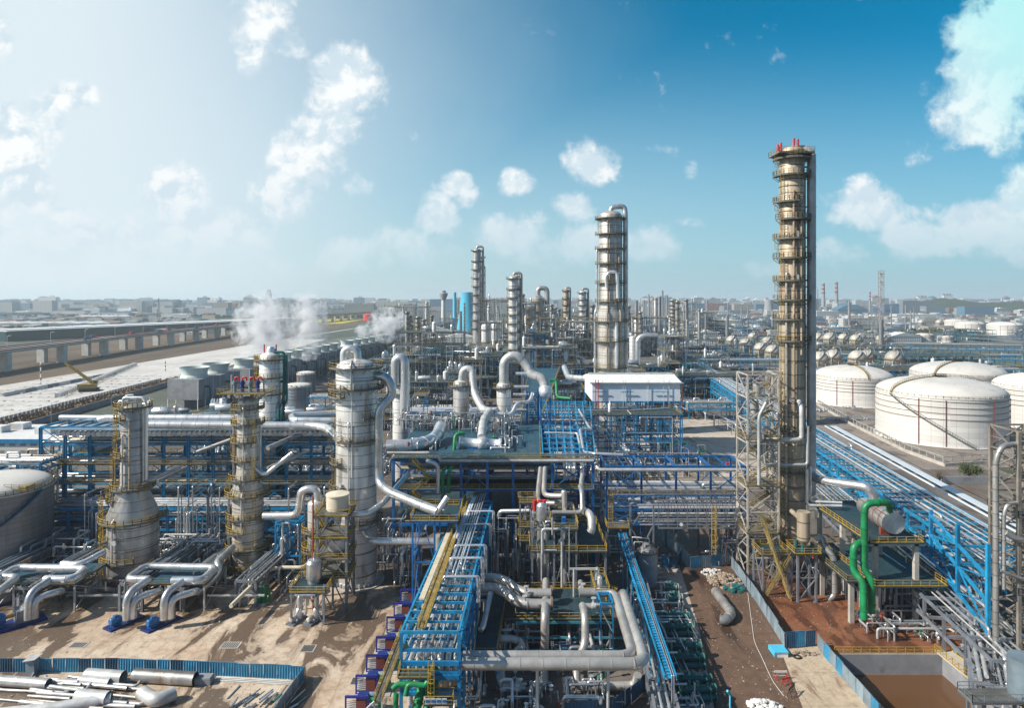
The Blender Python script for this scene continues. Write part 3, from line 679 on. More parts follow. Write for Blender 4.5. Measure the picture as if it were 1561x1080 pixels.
# ---------------------------------------------------------------- background
# viaduct
vd = thing('viaduct', 'long concrete road viaduct on paired square piers crossing the brown fields', 'viaduct', (-500, 900, 0))
VP = [(-400, 200), (-425, 450), (-443, 632), (-459, 760), (-466, 900), (-490, 1230), (-520, 1700), (-500, 2300)]
b = MB(); rl = MB()
for (xa, ya), (xb, yb) in zip(VP[:-1], VP[1:]):
    a = Vector((xa, ya, 17.4)); c = Vector((xb, yb, 17.4)); b.bar(a, c, 27, 1.3); b.bar(a-Vector((0,0,1.4)), c-Vector((0,0,1.4)), 19, 1.5)
    for s_ in (-13.1, 13.1, 0): rl.bar(a+Vector((s_, 0, 1.1)), c+Vector((s_, 0, 1.1)), .35, 1.1)
b.build('deck', 'pale_concrete', vd, world=True); rl.build('parapet', 'dark_red', vd, world=True)
p0 = None
for k in range(20):
    y = 551+k*81
    for (xa, ya), (xb, yb) in zip(VP[:-1], VP[1:]):
        if ya <= y <= yb: xx = xa+(xb-xa)*(y-ya)/(yb-ya)
    for s_ in (-9.5, 9.5):
        if p0 is None: p0 = MB().box((-3.6, -2.6, 0), (3.6, 2.6, 15.4)).build('pier', 'pale_concrete', vd); p0.location = (xx+s_+500, y-900, 0)
        else: rep(p0, vd, (xx+s_+500, y-900, 0))
# vehicles on the viaduct
def truck():
    t = thing('lorry', 'small dark lorry driving on the viaduct', 'lorry', (0,0,0), 0, 'lorries on the viaduct')
    MB().box((-1.25, -4.5, 1), (1.25, 3, 3.8)).build('cargo_box', 'sheet_navy', t); MB().box((-1.2, 3.2, .6), (1.2, 5.2, 3.2)).box((-1.1, 3.4, 2), (1.1, 5.25, 3)).build('cab', 'red', t)
    b = MB()
    for y in (-3.5, -2.2, 4.2):
        for x in (-1.1, 1.1): b.tube([(x-.15, y, .5), (x+.15, y, .5)], .5, 10)
    b.build('wheel', 'dark', t); return t
tr = truck(); tr.location = (-447, 690, 18.1)
for k, (x, y) in enumerate([(-460, 720), (-466, 805), (-456, 850), (-471, 900), (-462, 960), (-486, 1080), (-476, 1120), (-493, 1190), (-488, 1300)]): copy_tree(tr, (x, y, 18.1), rz=(PI if k % 2 else 0))
# generic buildings
def wmat(name, wall, win, fw, fh):
    m = bpy.data.materials.new(name); m.use_nodes = True; t = m.node_tree; b_ = t.nodes['Principled BSDF']; b_.inputs['Roughness'].default_value = .7
    g = N(t, 'ShaderNodeNewGeometry'); sp = N(t, 'ShaderNodeSeparateXYZ'); t.links.new(g.outputs['Position'], sp.inputs[0]); nn = N(t, 'ShaderNodeSeparateXYZ'); t.links.new(g.outputs['Normal'], nn.inputs[0])
    h = mth(t, 'ADD', sp.outputs[0], sp.outputs[1]); fx = mth(t, 'FRACT', mth(t, 'DIVIDE', h, fw)); fz = mth(t, 'FRACT', mth(t, 'DIVIDE', sp.outputs[2], fh))
    f = mth(t, 'MULTIPLY', mth(t, 'GREATER_THAN', fx, .42), mth(t, 'GREATER_THAN', fz, .5)); f = mth(t, 'MULTIPLY', f, mth(t, 'LESS_THAN', mth(t, 'ABSOLUTE', nn.outputs[2]), .5))
    oi = N(t, 'ShaderNodeObjectInfo'); hs = N(t, 'ShaderNodeHueSaturation'); hs.inputs['Color'].default_value = (*wall, 1); t.links.new(mth(t, 'ADD', .7, mth(t, 'MULTIPLY', oi.outputs['Random'], .45)), hs.inputs['Value'])
    t.links.new(mixc(t, mth(t, 'MULTIPLY', f, .8), hs.outputs[0], win), b_.inputs['Base Color']); MATS[name] = m
wmat('wall_white', (.66, .66, .64), (.12, .16, .2), 4, 3.4); wmat('wall_grey', (.36, .37, .37), (.1, .13, .16), 5, 3.5); wmat('wall_cream', (.55, .46, .34), (.12, .14, .16), 4, 3.4)
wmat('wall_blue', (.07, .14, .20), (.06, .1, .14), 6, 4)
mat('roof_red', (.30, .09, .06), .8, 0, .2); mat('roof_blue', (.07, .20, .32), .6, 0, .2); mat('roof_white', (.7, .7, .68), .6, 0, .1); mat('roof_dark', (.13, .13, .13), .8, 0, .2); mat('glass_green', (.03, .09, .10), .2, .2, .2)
def building(name, label, loc, size, wall='wall_white', roof='roof_white', kind='flat', rz=0, group=None, seed=0, cat='building', base=0):
    rd = random.Random(seed); w, d, h = size; t = thing(name, label, cat, (loc[0], loc[1], base), rz, group)
    b = MB().box((-w/2, -d/2, 0), (w/2, d/2, h))
    if kind == 'step': b.box((-w/2*.5, -d/2*.7, h), (w/2*.7, d/2*.7, h+h*.25))
    b.build('wall', wall, t)
    r_ = MB()
    if kind == 'gable':
        nb_ = max(1, int(w/30)); 
        for k in range(nb_):
            x0 = -w/2+w*k/nb_; x1 = -w/2+w*(k+1)/nb_; xm = (x0+x1)/2; hh = h+(x1-x0)*.12
            r_.add([(x0, -d/2-.4, h+.05), (xm, -d/2-.4, hh), (x1, -d/2-.4, h+.05), (x0, d/2+.4, h+.05), (xm, d/2+.4, hh), (x1, d/2+.4, h+.05)], [(0,1,4,3),(1,2,5,4),(0,2,1),(3,4,5),(0,3,5,2)])
    elif kind == 'arch':
        pts = [(x_, h+w*.16*math.cos(x_/(w/2)*PI/2)) for x_ in [-w/2+w*i/12 for i in range(13)]]
        r_.add([(x_, -d/2-.3, z_+.05) for x_, z_ in pts]+[(x_, d/2+.3, z_+.05) for x_, z_ in pts], [(i, i+1, 14+i, 13+i) for i in range(12)]+[tuple(range(13))[::-1], tuple(range(13, 26))], False)
    else:
        r_.box((-w/2-.3, -d/2-.3, h+.02), (w/2+.3, d/2+.3, h+.5)) if kind == 'flat' else r_.box((-w*.26, -d*.36, h*1.25+.02), (w*.36, d*.36, h*1.25+.6))
        for k in range(3): x = rd.uniform(-w*.2, w*.3); y = rd.uniform(-d*.3, d*.3); r_.box((x-w*.05, y-d*.08, h+.5 if kind == 'flat' else h*1.25), (x+w*.05, y+d*.08, (h+3) if kind == 'flat' else h*1.25+3))
    r_.build('roof', roof, t); return t
# left background blocks, each one where it stands (px, base y, width m, depth, height)
LB = [
 (150, 487, 150, 50, 9, 'wall_white', 'roof_white', 'gable', 'long low white warehouse left of the fields behind the viaduct'),
 (60, 500, 230, 60, 9, 'wall_grey', 'roof_white', 'gable', 'wide grey shed with pale roof at the left edge behind the viaduct'),
 (30, 484, 160, 40, 15, 'wall_blue', 'roof_blue', 'flat', 'blue grey factory block at the far left below the horizon'),
 (105, 481, 130, 35, 18, 'wall_white', 'roof_dark', 'flat', 'white factory block left of the green roofed hall'),
 (170, 484, 120, 30, 16, 'wall_white', 'roof_blue', 'flat', 'white office block with bluish roof above the viaduct'),
 (268, 487, 95, 25, 15, 'wall_white', 'roof_white', 'flat', 'white four storey block with window bands behind the green hall'),
 (318, 488, 40, 25, 15, 'wall_cream', 'roof_dark', 'flat', 'beige block right of the white four storey block'),
 (232, 487, 22, 20, 12, 'wall_white', 'roof_dark', 'flat', 'small white block left of the four storey block'),
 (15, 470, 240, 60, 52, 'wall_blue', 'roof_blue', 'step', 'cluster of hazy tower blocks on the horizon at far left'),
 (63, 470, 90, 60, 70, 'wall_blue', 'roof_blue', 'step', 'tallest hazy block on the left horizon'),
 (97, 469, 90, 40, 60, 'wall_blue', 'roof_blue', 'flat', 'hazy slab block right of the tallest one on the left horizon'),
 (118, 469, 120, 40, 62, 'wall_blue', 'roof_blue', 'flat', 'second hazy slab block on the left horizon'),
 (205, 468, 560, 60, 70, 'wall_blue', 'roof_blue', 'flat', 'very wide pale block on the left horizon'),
 (408, 468, 46, 40, 125, 'wall_white', 'roof_white', 'step', 'tall stepped white boiler house on the horizon left of centre'),
]
for i, (px, py, w, d, h, wl, rf, kd, lab) in enumerate(LB):
    p = G(px, py); sc = 1.0
    building('building', lab, (p.x, p.y+d/2), (w, d, h), wl, rf, kd, seed=i)
tag(MB().lathe([(3,0),(1.8,60)], 10).build('stack', 'grey_concrete', None, origin=(0,0,0)), 'thin dark stack on the horizon right of the stepped boiler house', 'stack').location = (XX(434, 4000), 4000, 0)
# green roofed exhibition hall behind the viaduct
t = thing('hall', 'long dark green glass hall with a low curved roof behind the viaduct', 'building', (-640, 1230, 0), .0)
pts = [(-680-30, 1130), (-430, 1750)]
b = MB(); a = Vector((-760, 960, 0)); c = Vector((-520, 1560, 0)); b.bar(a+Vector((0,0,7)), c+Vector((0,0,9)), 60, 14); b.build('glass_wall', 'glass_green', t, world=True)
b = MB(); b.bar(a+Vector((0,0,15)), c+Vector((0,0,17)), 64, 1.2).bar(a+Vector((0,0,16.3)), c+Vector((0,0,18.3)), 34, 1.2); b.build('roof', 'roof_white', t, world=True)
# scattered city buildings: countable, individual
rd = random.Random(5)
spots = []
for k in range(150): spots.append((rd.uniform(0, 700), rd.uniform(466.5, 481)))
for k in range(250): spots.append((rd.uniform(960, 1590), rd.uniform(465.5, 487)))
protos = []
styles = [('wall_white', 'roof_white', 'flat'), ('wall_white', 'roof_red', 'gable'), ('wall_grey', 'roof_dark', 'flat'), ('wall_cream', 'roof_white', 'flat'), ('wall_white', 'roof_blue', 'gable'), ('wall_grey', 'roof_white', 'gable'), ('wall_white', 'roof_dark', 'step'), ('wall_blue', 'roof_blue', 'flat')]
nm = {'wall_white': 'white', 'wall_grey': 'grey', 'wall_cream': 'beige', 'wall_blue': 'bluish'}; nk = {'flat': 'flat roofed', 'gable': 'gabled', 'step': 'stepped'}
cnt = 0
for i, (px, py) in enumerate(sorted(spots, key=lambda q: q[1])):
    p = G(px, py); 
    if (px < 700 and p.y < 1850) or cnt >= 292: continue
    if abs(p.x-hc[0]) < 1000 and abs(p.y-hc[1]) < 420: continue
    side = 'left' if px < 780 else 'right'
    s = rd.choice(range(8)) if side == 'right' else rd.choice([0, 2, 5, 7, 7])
    key = (s, side); st = styles[s]
    hgt = rd.choice([8, 10, 14, 18, 25]) if p.y < 4000 else rd.choice([20, 30, 45, 60, 78])
    w = rd.uniform(25, 80)*(1 if p.y < 4000 else 1.5); dd = rd.uniform(18, 45)
    hit = next((q for q in protos if q[0] == key), None)
    lab = f"small {nm[st[0]]} {nk[st[2]]} building in the far city on the {side} of the picture"
    if hit is None:
        o = building('city_building', lab, (0, 0), (40, 30, 20), *st, seed=i, group=f'{nm[st[0]]} {nk[st[2]]} buildings of the far {side} city' ); protos.append((key, o))
    else: o = copy_tree(hit[1])
    o.location = (p.x, p.y, .2); o.scale = (w/40, dd/30, hgt/20); o.rotation_euler.z = rd.uniform(-.3, .3); cnt += 1
# nearer white office blocks right of the tower
for i, (px, py, w, d, h, wl, rf, kd, lab) in enumerate([
 (1305, 503, 52, 20, 23, 'wall_white', 'roof_white', 'step', 'white five storey office block behind the spheres left of the lattice mast'),
 (1335, 500, 34, 20, 25, 'wall_white', 'roof_white', 'flat', 'white office block directly left of the lattice mast'),
 (1275, 506, 60, 16, 9, 'wall_white', 'roof_white', 'flat', 'low long white building in front of the office blocks'),
 (1290, 509, 60, 14, 8, 'wall_white', 'roof_blue', 'flat', 'low white building with blue windows among the spheres'),
 (1262, 487, 70, 50, 26, 'wall_grey', 'roof_white', 'flat', 'grey boiler hall at the foot of the striped chimneys'),
 (1300, 481, 120, 60, 24, 'wall_blue', 'roof_blue', 'arch', 'arched blue coal store right of the striped chimneys'),
 (1395, 486, 120, 40, 14, 'wall_white', 'roof_white', 'flat', 'long white block below the left end of the wooded hill'),
 (1390, 471, 40, 25, 50, 'wall_white', 'roof_white', 'flat', 'white tower block at the left of the wooded hill'),
 (1180, 483, 50, 25, 22, 'wall_cream', 'roof_white', 'flat', 'cream block left of the great tan column'),
 (1060, 505, 55, 25, 12, 'wall_white', 'roof_white', 'gable', 'white shed far behind the centre right racks'),
 (1110, 498, 60, 25, 14, 'wall_cream', 'roof_white', 'flat', 'cream block behind the sphere tanks'),
 (665, 492, 105, 50, 30, 'wall_grey', 'roof_dark', 'flat', 'grey hall with small windows left of the cyan cooling tower'),
 (618, 487, 60, 40, 46, 'wall_grey', 'roof_dark', 'flat', 'grey block building behind the grey hall left of centre'),
 (655, 481, 100, 40, 36, 'wall_grey', 'roof_dark', 'flat', 'wide grey block on the horizon behind the water tower'),
 (755, 483, 85, 45, 52, 'wall_grey', 'roof_dark', 'step', 'dark grey boiler house between the two slim columns'),
 (830, 500, 120, 25, 20, 'wall_cream', 'roof_white', 'flat', 'long pale block behind the distant reactors in the centre'),
 ]):
    p = G(px, py); building('building', lab, (p.x, p.y+d/2), (w, d, h), wl, rf, kd, seed=40+i)
# striped chimneys with steam heads, stacks, cooling tower, water tower
def chimney(label, px, ytop, Y, r, stripes=True, m='grey_concrete', smoke=True):
    t = thing('chimney', label, 'chimney', (XX(px, Y), Y, 0)); h = ZZ(ytop, Y)
    MB().lathe([(0,0),(r*1.35, 0), (r, h), (0, h)], 16).build('shaft', m, t)
    if stripes:
        for k in range(3):
            z = h*(.97-.13*k); MB().lathe([(r*1.02+.35*r*(1-z/h)+.3, z-h*.06), (r*1.02+.35*r*(1-z/h)+.25, z)], 16).build('red_band', 'dark_red', t)
    return t
chimney('left of the two red banded power station chimneys', 1255, 432, 3000, 6.5); chimney('right of the two red banded power station chimneys', 1275, 430, 3000, 6.5)
chimney('thin pale chimney left of the banded pair', 1246, 441, 3000, 3, False); chimney('slim chimney left of the lattice mast with faint bands', 1326, 445, 2600, 3)
for px, yt, lab in [(1010, 443, 'tallest of the thin stacks right of the silver column'), (989, 449, 'thin stack nearest the silver column on the right skyline'), (1017, 450, 'short thin stack beside the tallest thin stack'), (1055, 455, 'pale thin stack left of the dark stack')]:
    tag(MB().lathe([(0,0),(4,0),(3,ZZ(yt,2200)),(0,ZZ(yt,2200))], 10).build('stack', 'sheet_dark', None, origin=(0,0,0)), lab, 'stack').location = (XX(px, 2200), 2200, 0)
def hyper(r0, h): return [(r0*(.62+.38*((1-z)**2)*1.0) if z < .8 else r0*(.62+.38*.04+.02*(z-.8)*5), h*z) for z in [i/14 for i in range(15)]]
t = thing('cooling_tower', 'bright cyan painted hyperbolic cooling tower beside the slim dark column', 'cooling tower', (XX(713, 1150), 1150, 0))
MB().lathe([(20*(.60+.40*(1-i/14)**1.6), 6+68*i/14) for i in range(15)], 32).build('shell', 'cyan_paint', t)
b = MB()
for k in range(24): a = k*PI/12; b.bar((20*math.cos(a), 20*math.sin(a), 6), (20.5*math.cos(a+.12), 20.5*math.sin(a+.12), 0), .7)
b.build('strut', 'concrete', t)
tag(MB().lathe([(22*(.66+.34*(1-i/10)**1.6), 62*i/10) for i in range(11)], 24).build('cooling_tower', 'grey_concrete', None, origin=(0,0,0)), 'plain grey concrete cooling tower left of the great tan column', 'cooling tower').location = (XX(1172, 2500), 2500, 0)
t = thing('water_tower', 'white water tower with flared head near the horizon left of centre', 'water tower', (XX(676, 1300), 1300, 0))
MB().lathe([(5,0),(4,50),(4,60)], 16).build('shaft', 'pale_concrete', t); MB().lathe([(4,60),(8.5,70),(8.5,74),(5,75),(4.5,79),(0,79.5)], 20).build('head', 'grey_concrete', t)
t = thing('stack', 'bright blue chimney right of the water tower', 'stack', (XX(693, 1250), 1250, 0)); MB().lathe([(0,0),(3.6,0),(3.2,75),(0,75)], 14).build('shaft', 'cyan_paint', t)
t = thing('stack', 'thin reddish chimney between the blue chimney and the cooling tower', 'stack', (XX(699, 1400), 1400, 0)); MB().lathe([(0,0),(2,0),(1.5,62),(0,62)], 10).build('shaft', 'brown_steel', t)
for px, py, Y, r, h, lab in [(718, 497, 900, 8, 30, 'bright red upright tank at the foot of the cyan cooling tower'), (562, 489, 1700, 16, 18, 'round red tank beyond the cooling tower row')]:
    p = G(px, py); tag(MB().lathe([(0,0),(r,0),(r,h),(r*.5,h+2),(0.001,h+2.5)], 20).build('red_tank', 'red', None, origin=(0,0,0)), lab, 'tank').location = (p.x, p.y, 0)
# lattice mast
mat('mast_paint', (.34, .31, .30), .5, 0, .2, .3, (.40, .12, .10), .5, .08)
lm = lattice('lattice_mast', 'tall red and white lattice mast on the right skyline', (XX(1342, 900), 900), 5, 101, 'mast_paint', 5, 'mast', .5, decks=(60, 84, 96))
t = thing('lattice_mast', 'slender dark pylon on the left skyline above the green hall', 'mast', (XX(242, 1500), 1500, 0))
b = MB()
for k in range(10):
    w0 = 5-.4*k; w1 = 5-.4*(k+1)
    for (sx, sy) in ((1,1),(1,-1),(-1,1),(-1,-1)): b.bar((sx*w0/2, sy*w0/2, k*6.5), (sx*w1/2, sy*w1/2, k*6.5+6.5), .5)
    b.bar((-w0/2, -w0/2, k*6.5), (w1/2, -w1/2, k*6.5+6.5), .3)
b.build('mast_frame', 'sheet_dark', t)
# cooling tower cell row
def cell_row(label, x0, y0, ang, L, w, h, ncell, fr):
    t = thing('cooling_cells', label, 'cooling tower', (x0, y0, 0), ang)
    MB().box((0, 0, h*.38), (L, w, h)).box((0, .5, 0), (L, w-.5, .8)).box((0, w*.45, 0), (L, w*.55, h*.4)).build('casing', 'grey_concrete', t)
    b = MB()
    for i in range(ncell*3+1):
        x = L*i/(ncell*3); b.bar((x, .2, 0), (x, .2, h*.4), .4); b.bar((x, w-.2, 0), (x, w-.2, h*.4), .4); b.bar((x, -.05, h*.38), (x, -.05, h), .25); 
    b.build('column', 'pale_concrete', t)
    MB().rail([(0, .1, h), (L, .1, h), (L, w-.1, h), (0, w-.1, h), (0, .1, h)], 1.1, 3, .12, False).build('railing', 'sheet_dark', t)
    f0 = None
    for k in range(ncell):
        x = (k+.5)*L/ncell
        if f0 is None:
            f0 = MB().lathe([(fr*.98, 0), (fr*.86, 1.6), (fr*.88, 3.6), (fr*1.04, 5.6), (fr*1.0, 5.6), (fr*.84, 3.6), (fr*.82, 1.4)], 28).build('fan_stack', 'pale_ribbed', t); f0.location = (x, w/2, h+.02)
            fc = MB().box((-fr*.8, -.3, 2.6), (fr*.8, .3, 2.8)).box((-.3, -fr*.8, 2.62), (.3, fr*.8, 2.82)).cyl((0,0,2), 1, 1.4, 12).build('fan', 'dark', f0)
        else: o = rep(f0, t, (x, w/2, h+.02)); rep(fc, o, (0,0,0))
    p_ = MB()
    for k in range(ncell): x = (k+.3)*L/ncell; p_.pipe([(x, -3, 0), (x, -3, h*.75), (x, .5, h*.75)], .6, 8)
    p_.build('riser', 'teal_paint', t)
    return t
mat('pale_ribbed', (.50, .58, .55), .6, 0, .1, .3, (.3, .3, .25), .2, .3, .2, 0, .5, .3, 40)
a0 = math.atan2(150, 15)
cell_row('nearest short block of grey cooling cells with flared fan stacks, left', XX(302, 350), 350, math.atan2(150, 10), 46, 17, 17.5, 2, 7.6)
cell_row('long middle row of grey cooling cells trailing steam', XX(392, 420), 408, math.atan2(200, 18), 170, 17, 17, 9, 6.6)
cell_row('farthest row of white cooling cells near the red tank', XX(545, 620), 600, math.atan2(200, 24), 210, 18, 17, 10, 6.4)
# steam plumes
sm = bpy.data.materials.new('steam'); sm.use_nodes = True; t = sm.node_tree; t.nodes.remove(t.nodes['Principled BSDF']); vo = N(t, 'ShaderNodeVolumePrincipled'); vo.inputs['Color'].default_value = (.97, .98, 1, 1); vo.inputs['Anisotropy'].default_value = .2
c = N(t, 'ShaderNodeTexCoord'); g_ = N(t, 'ShaderNodeVectorMath', operation='LENGTH'); mpp = N(t, 'ShaderNodeMapping'); mpp.inputs['Location'].default_value = (-1, -1, -1); mpp.inputs['Scale'].default_value = (2, 2, 2); t.links.new(c.outputs['Generated'], mpp.inputs[0]); t.links.new(mpp.outputs[0], g_.inputs[0])
nz = N(t, 'ShaderNodeTexNoise', i2=.14, i3=7.0, i4=.66); t.links.new(N(t, 'ShaderNodeNewGeometry').outputs['Position'], nz.inputs['Vector'])
dn = mth(t, 'SUBTRACT', mth(t, 'ADD', mth(t, 'MULTIPLY', nz.outputs[0], 4.4), -1.35), g_.outputs['Value']); dn = mth(t, 'MULTIPLY', mth(t, 'MAXIMUM', dn, 0), .30); t.links.new(dn, vo.inputs['Density'])
vo.inputs['Emission Strength'].default_value = 0
t.links.new(vo.outputs[0], t.nodes['Material Output'].inputs['Volume']); MATS['steam'] = sm
sm.cycles.volume_step_rate = 3
for px, py, Y, rx, rz_, lab in [(405, 500, 440, 24, 26, 'large steam plume drifting left from the middle cooling cells'), (470, 493, 470, 16, 28, 'upright steam plume above the middle cooling cells'), (592, 496, 640, 22, 19, 'small steam plume above the farthest cooling cells'), (553, 506, 640, 9, 8, 'wisp of steam beside the small steam plume')]:
    p = D(px, py, Y); s0 = MB().ball((0,0,0), 1, 16); s0.v = [(x*rx, y*rx*.7, z*rz_) for x, y, z in s0.v]
    o = s0.build('steam_plume', 'steam', None, origin=(0,0,0)); o.location = p; tag(o, lab, 'steam', kind='stuff')
# precast segments stored on the yard
seg = MB().box((-1.6, -.9, 0), (1.6, -.6, 2.2)).box((-1.6, .6, 0), (1.6, .9, 2.2)).box((-1.6, -.9, 2.2), (1.6, .9, 2.5))
o0 = None; rd = random.Random(9); cntx = 0
def segrow(xa, ya, xb, yb, n, sc, lab, grp):
    global o0, cntx
    for k in range(n):
        f = k/(n-1); x = xa+(xb-xa)*f; y = ya+(yb-ya)*f
        if o0 is None: o = o0 = seg.build('concrete_segment', 'pale_concrete', None, origin=(0,0,0))
        else: o = o0.copy(); COL.objects.link(o)
        o.location = (x, y, .03); o.scale = (sc,)*3; o.rotation_euler.z = math.atan2(yb-ya, xb-xa)+PI/2; tag(o, lab, 'concrete segment', grp)
segrow(-249, 300, -258, 478, 58, 1.25, 'hollow concrete segment in the long row along the plant side of the yard', 'segments in the row along the plant side')
segrow(-268, 640, -180, 560, 40, 1.3, 'hollow concrete segment in the far cross row of the yard', 'segments in the far cross row')
segrow(-280, 405, -345, 600, 40, 1.1, 'hollow concrete segment in the row by the field track', 'segments in the row by the field track')
for k in range(9):
    a = G(20+k*18, 602-k*3.6); tag(MB().box((-1.2, -9, 0), (1.2, 9, 1.6)).box((-.6, -9.5, 1.6), (.6, 9.5, 2.2)).build('concrete_beam', 'grey_concrete' if k % 2 else 'pale_concrete', None, origin=(0,0,0)), 'long precast beam lying in the left corner of the yard', 'beam', 'precast beams in the left of the yard').location = (a.x, a.y, .03)
gmat('g_rows', (.55,.55,.54), (.68,.67,.65), (.36,.36,.36), .4)
for k in range(16):
    y0 = 275+k*16; b = MB()
    for j in range(14): x = -266-j*5.2-(k*1.0); ww = R.uniform(3.2, 4.8); hh = R.choice([.25, .35, .5]); yy = y0+R.uniform(-.8, .8); (b.box((x, yy, 0), (x+ww, yy+2.2, hh)) if R.random() < .85 else None); (b.box((x+.6, yy+.5, hh), (x+ww-.6, yy+1.7, hh+.25)) if R.random() < .4 else None)
    tag(b.build('paver_stack', 'g_rows', None, origin=(-300, y0, 0)), 'row of stacked pale precast slabs on the storage yard', 'slab stack', 'rows of stacked slabs on the yard').location = (-300, y0, .03)
# crane on the yard
t = building('shed', 'white roofed shed with a blue fascia at the left edge behind the low rack', (-196, 262), (62, 30, 7), 'wall_white', 'roof_white', 'flat', seed=77)
MB().box((-31.4, -15.5, 6.0), (31.4, -15.35, 7.7)).box((31.35, -15.4, 6.0), (31.5, 15.4, 7.7)).build('fascia', 'blue_steel', t)
tag(MB().bar((-226, 300, 1.6), (-244, 500, 1.6), .4, 3.2).build('boundary_wall', 'grey_concrete', world=True), 'long grey boundary wall between the brown scrub and the plant', 'wall')
c = G(136, 597); t = thing('crawler_crane', 'yellow brown crawler crane with raised boom on the white yard', 'crane', (c.x, c.y, 0), .3)
MB().box((-5, -4, 0), (5, -2.4, 2)).box((-5, 2.4, 0), (5, 4, 2)).build('track', 'dark', t); MB().box((-6, -3, 2.1), (4, 3, 5)).box((2, 1, 5), (4.5, 3, 7)).build('cab', 'olive_rail', t)
b = MB()
for s_ in (-1, 1): b.bar((3, s_, 4), (-14, s_*.4, 19), .5); b.bar((3, s_, 5.6), (-14, s_*.4, 20), .5)
for k in range(9): f = k/9; b.bar((3-17*f, -1, 4+15*f), (3-17*(f+.11), 1, 5.6+15*(f+.08)), .3)
b.build('boom', 'yellow_rail', t)
# lamp posts
def lamp(label, px, py, h=9, arm=1, m='pale_steel', rz=0, s=1):
    p = G(px, py); t = thing('street_lamp', label, 'street lamp', (p.x, p.y, 0), rz); b = MB().pipe([(0,0,0), (0,0,h), (arm*1.8, 0, h+.5)], .11*s, 8, 1.2); b.build('post', m, t); MB().box((arm*1.6, -.2, h+.4), (arm*2.6, .2, h+.62)).build('lamp_head', 'pale_steel', t); return t
lamp('lamp post with curved arm standing on the road under the pipe bridge', 1027, 852, 7.5); lamp('lamp post on the concrete by the two compressors', 1050, 728, 9.5, -1)
lamp('lamp post at the yard edge left of the dark clad column', 78, 650, 11); lamp('double lamp post behind the long silver pipes', 170, 640, 12); lamp('lamp post right of the round tree', 1510, 740, 9, -1)
for px, py, yt, lab in [(62, 585, 552, 'red and white banded pole at the left of the field'), (252, 568, 550, 'short banded pole on the yard')]:
    p = G(px, py); h = 60*(1-(yt-458)/(py-458)); t = thing('marker_pole', lab, 'pole', (p.x, p.y, 0)); MB().cyl((0,0,0), .35, h, 8).build('pole', 'white_paint', t); b = MB()
    for k in range(3): b.cyl((0,0,h*(.15+.3*k)), .42, h*.12, 8)
    b.build('red_band', 'dark_red', t)
# ---------------------------------------------------------------- storage tanks
def tank(label, X, Y, r, hw, hd, stair=None, m='tank_white', n=72, walk=None, name='storage_tank'):
    t = thing(name, label, 'tank', (X, Y, 0))
    MB().lathe([(0,.2),(r*1.03,.2),(r*1.03,.6),(r,.6),(r,hw)], n).build('shell', m, t)
    MB().lathe([(r+.15,hw-.2),(r+.15,hw+.1)]+[(r*math.cos(a)*1.0, hw+.1+hd*math.sin(a)) for a in [PI/2*i/12 for i in range(0,12)]]+[(.01, hw+.1+hd)], n, sharp=.9).build('roof', 'dome_white', t)
    b = MB()
    for k in range(4): b.ring((0,0,hw-1.2-k*(hw*.12)), r-.02, r+.2, -.09, .09, n=n)
    b.build('wind_girder', 'brown_steel', t)
    b = MB().rail([((r+.1)*math.cos(2*PI*i/60), (r+.1)*math.sin(2*PI*i/60), hw+.1) for i in range(61)], 1.1, 3, .06, False); b.build('railing', 'olive_rail', t)
    # walkway across the dome
    for a in ([math.radians(walk), math.radians(walk+180)] if walk is not None else []):
        pts = [(r*math.cos(q)*math.cos(a), r*math.cos(q)*math.sin(a), hw+.35+hd*math.sin(q)) for q in [PI/2*i/14 for i in range(15)]]; b = MB()
        for p, q in zip(pts[:-1], pts[1:]): b.bar(p, q, .9, .12)
        sd_ = Vector((-math.sin(a), math.cos(a), 0))*.5
        for e in (-1, 1): b.rail([Vector(p)+sd_*e for p in pts], 1.0, 2, .07, False)
        b.box((-2,-2,hw+hd), (2,2,hw+hd+.3)); b.rail([(-2,-2,hw+hd+.3),(2,-2,hw+hd+.3),(2,2,hw+hd+.3),(-2,2,hw+hd+.3),(-2,-2,hw+hd+.3)], 1.1, 1.5, .08)
        b.build('roof_walkway', 'olive_rail', t)
    if stair:
        a0, a1 = map(math.radians, stair); b = MB(); k = 40; pts = [((r+.7)*math.cos(a0+(a1-a0)*i/k), (r+.7)*math.sin(a0+(a1-a0)*i/k), hw*i/k) for i in range(k+1)]
        for p, q in zip(pts[:-1], pts[1:]): b.bar(p, q, .9, .18); b.bar(Vector(p)+Vector((0,0,1.1)), Vector(q)+Vector((0,0,1.1)), .08)
        for p in pts: b.bar(p, Vector(p)+Vector((0,0,1.1)), .07)
        b.build('spiral_stair', 'deck_grey', t)
    b = MB()
    for q in (-140, -118, -75, -42, -20):
        a = math.radians(q); x, y = (r+.3)*math.cos(a), (r+.3)*math.sin(a); b.tube([(x, y, .3), (x, y, hw-.5)], .13, 6)
    b.build('foam_pipe', 'dark_red', t); v0 = None
    for q in range(0, 360, 20):
        a = math.radians(q); p_ = ((r-.6)*math.cos(a), (r-.6)*math.sin(a), hw+.7)
        if v0 is None: v0 = MB().bar((-.5,0,0),(.6,0,.2),.4).build('vent', 'pale_steel', t); v0.location = p_
        else: rep(v0, t, p_, a)
    return t
tank('largest white domed tank in front, with a long diagonal stair on its side', 187, 287, 24.6, 20, 6.5, (-92, -168), walk=-168)
tank('white domed tank right behind the tan column, left of the front one', 199, 383, 20.8, 15.5, 6.5, (-60, -20), walk=-95)
tank('white domed tank behind the largest one', 254, 374, 23.8, 18.5, 6.5, None, walk=-150)
tank('white domed tank cut by the right edge of the picture', 253.5, 314, 19.5, 19, 6, None)
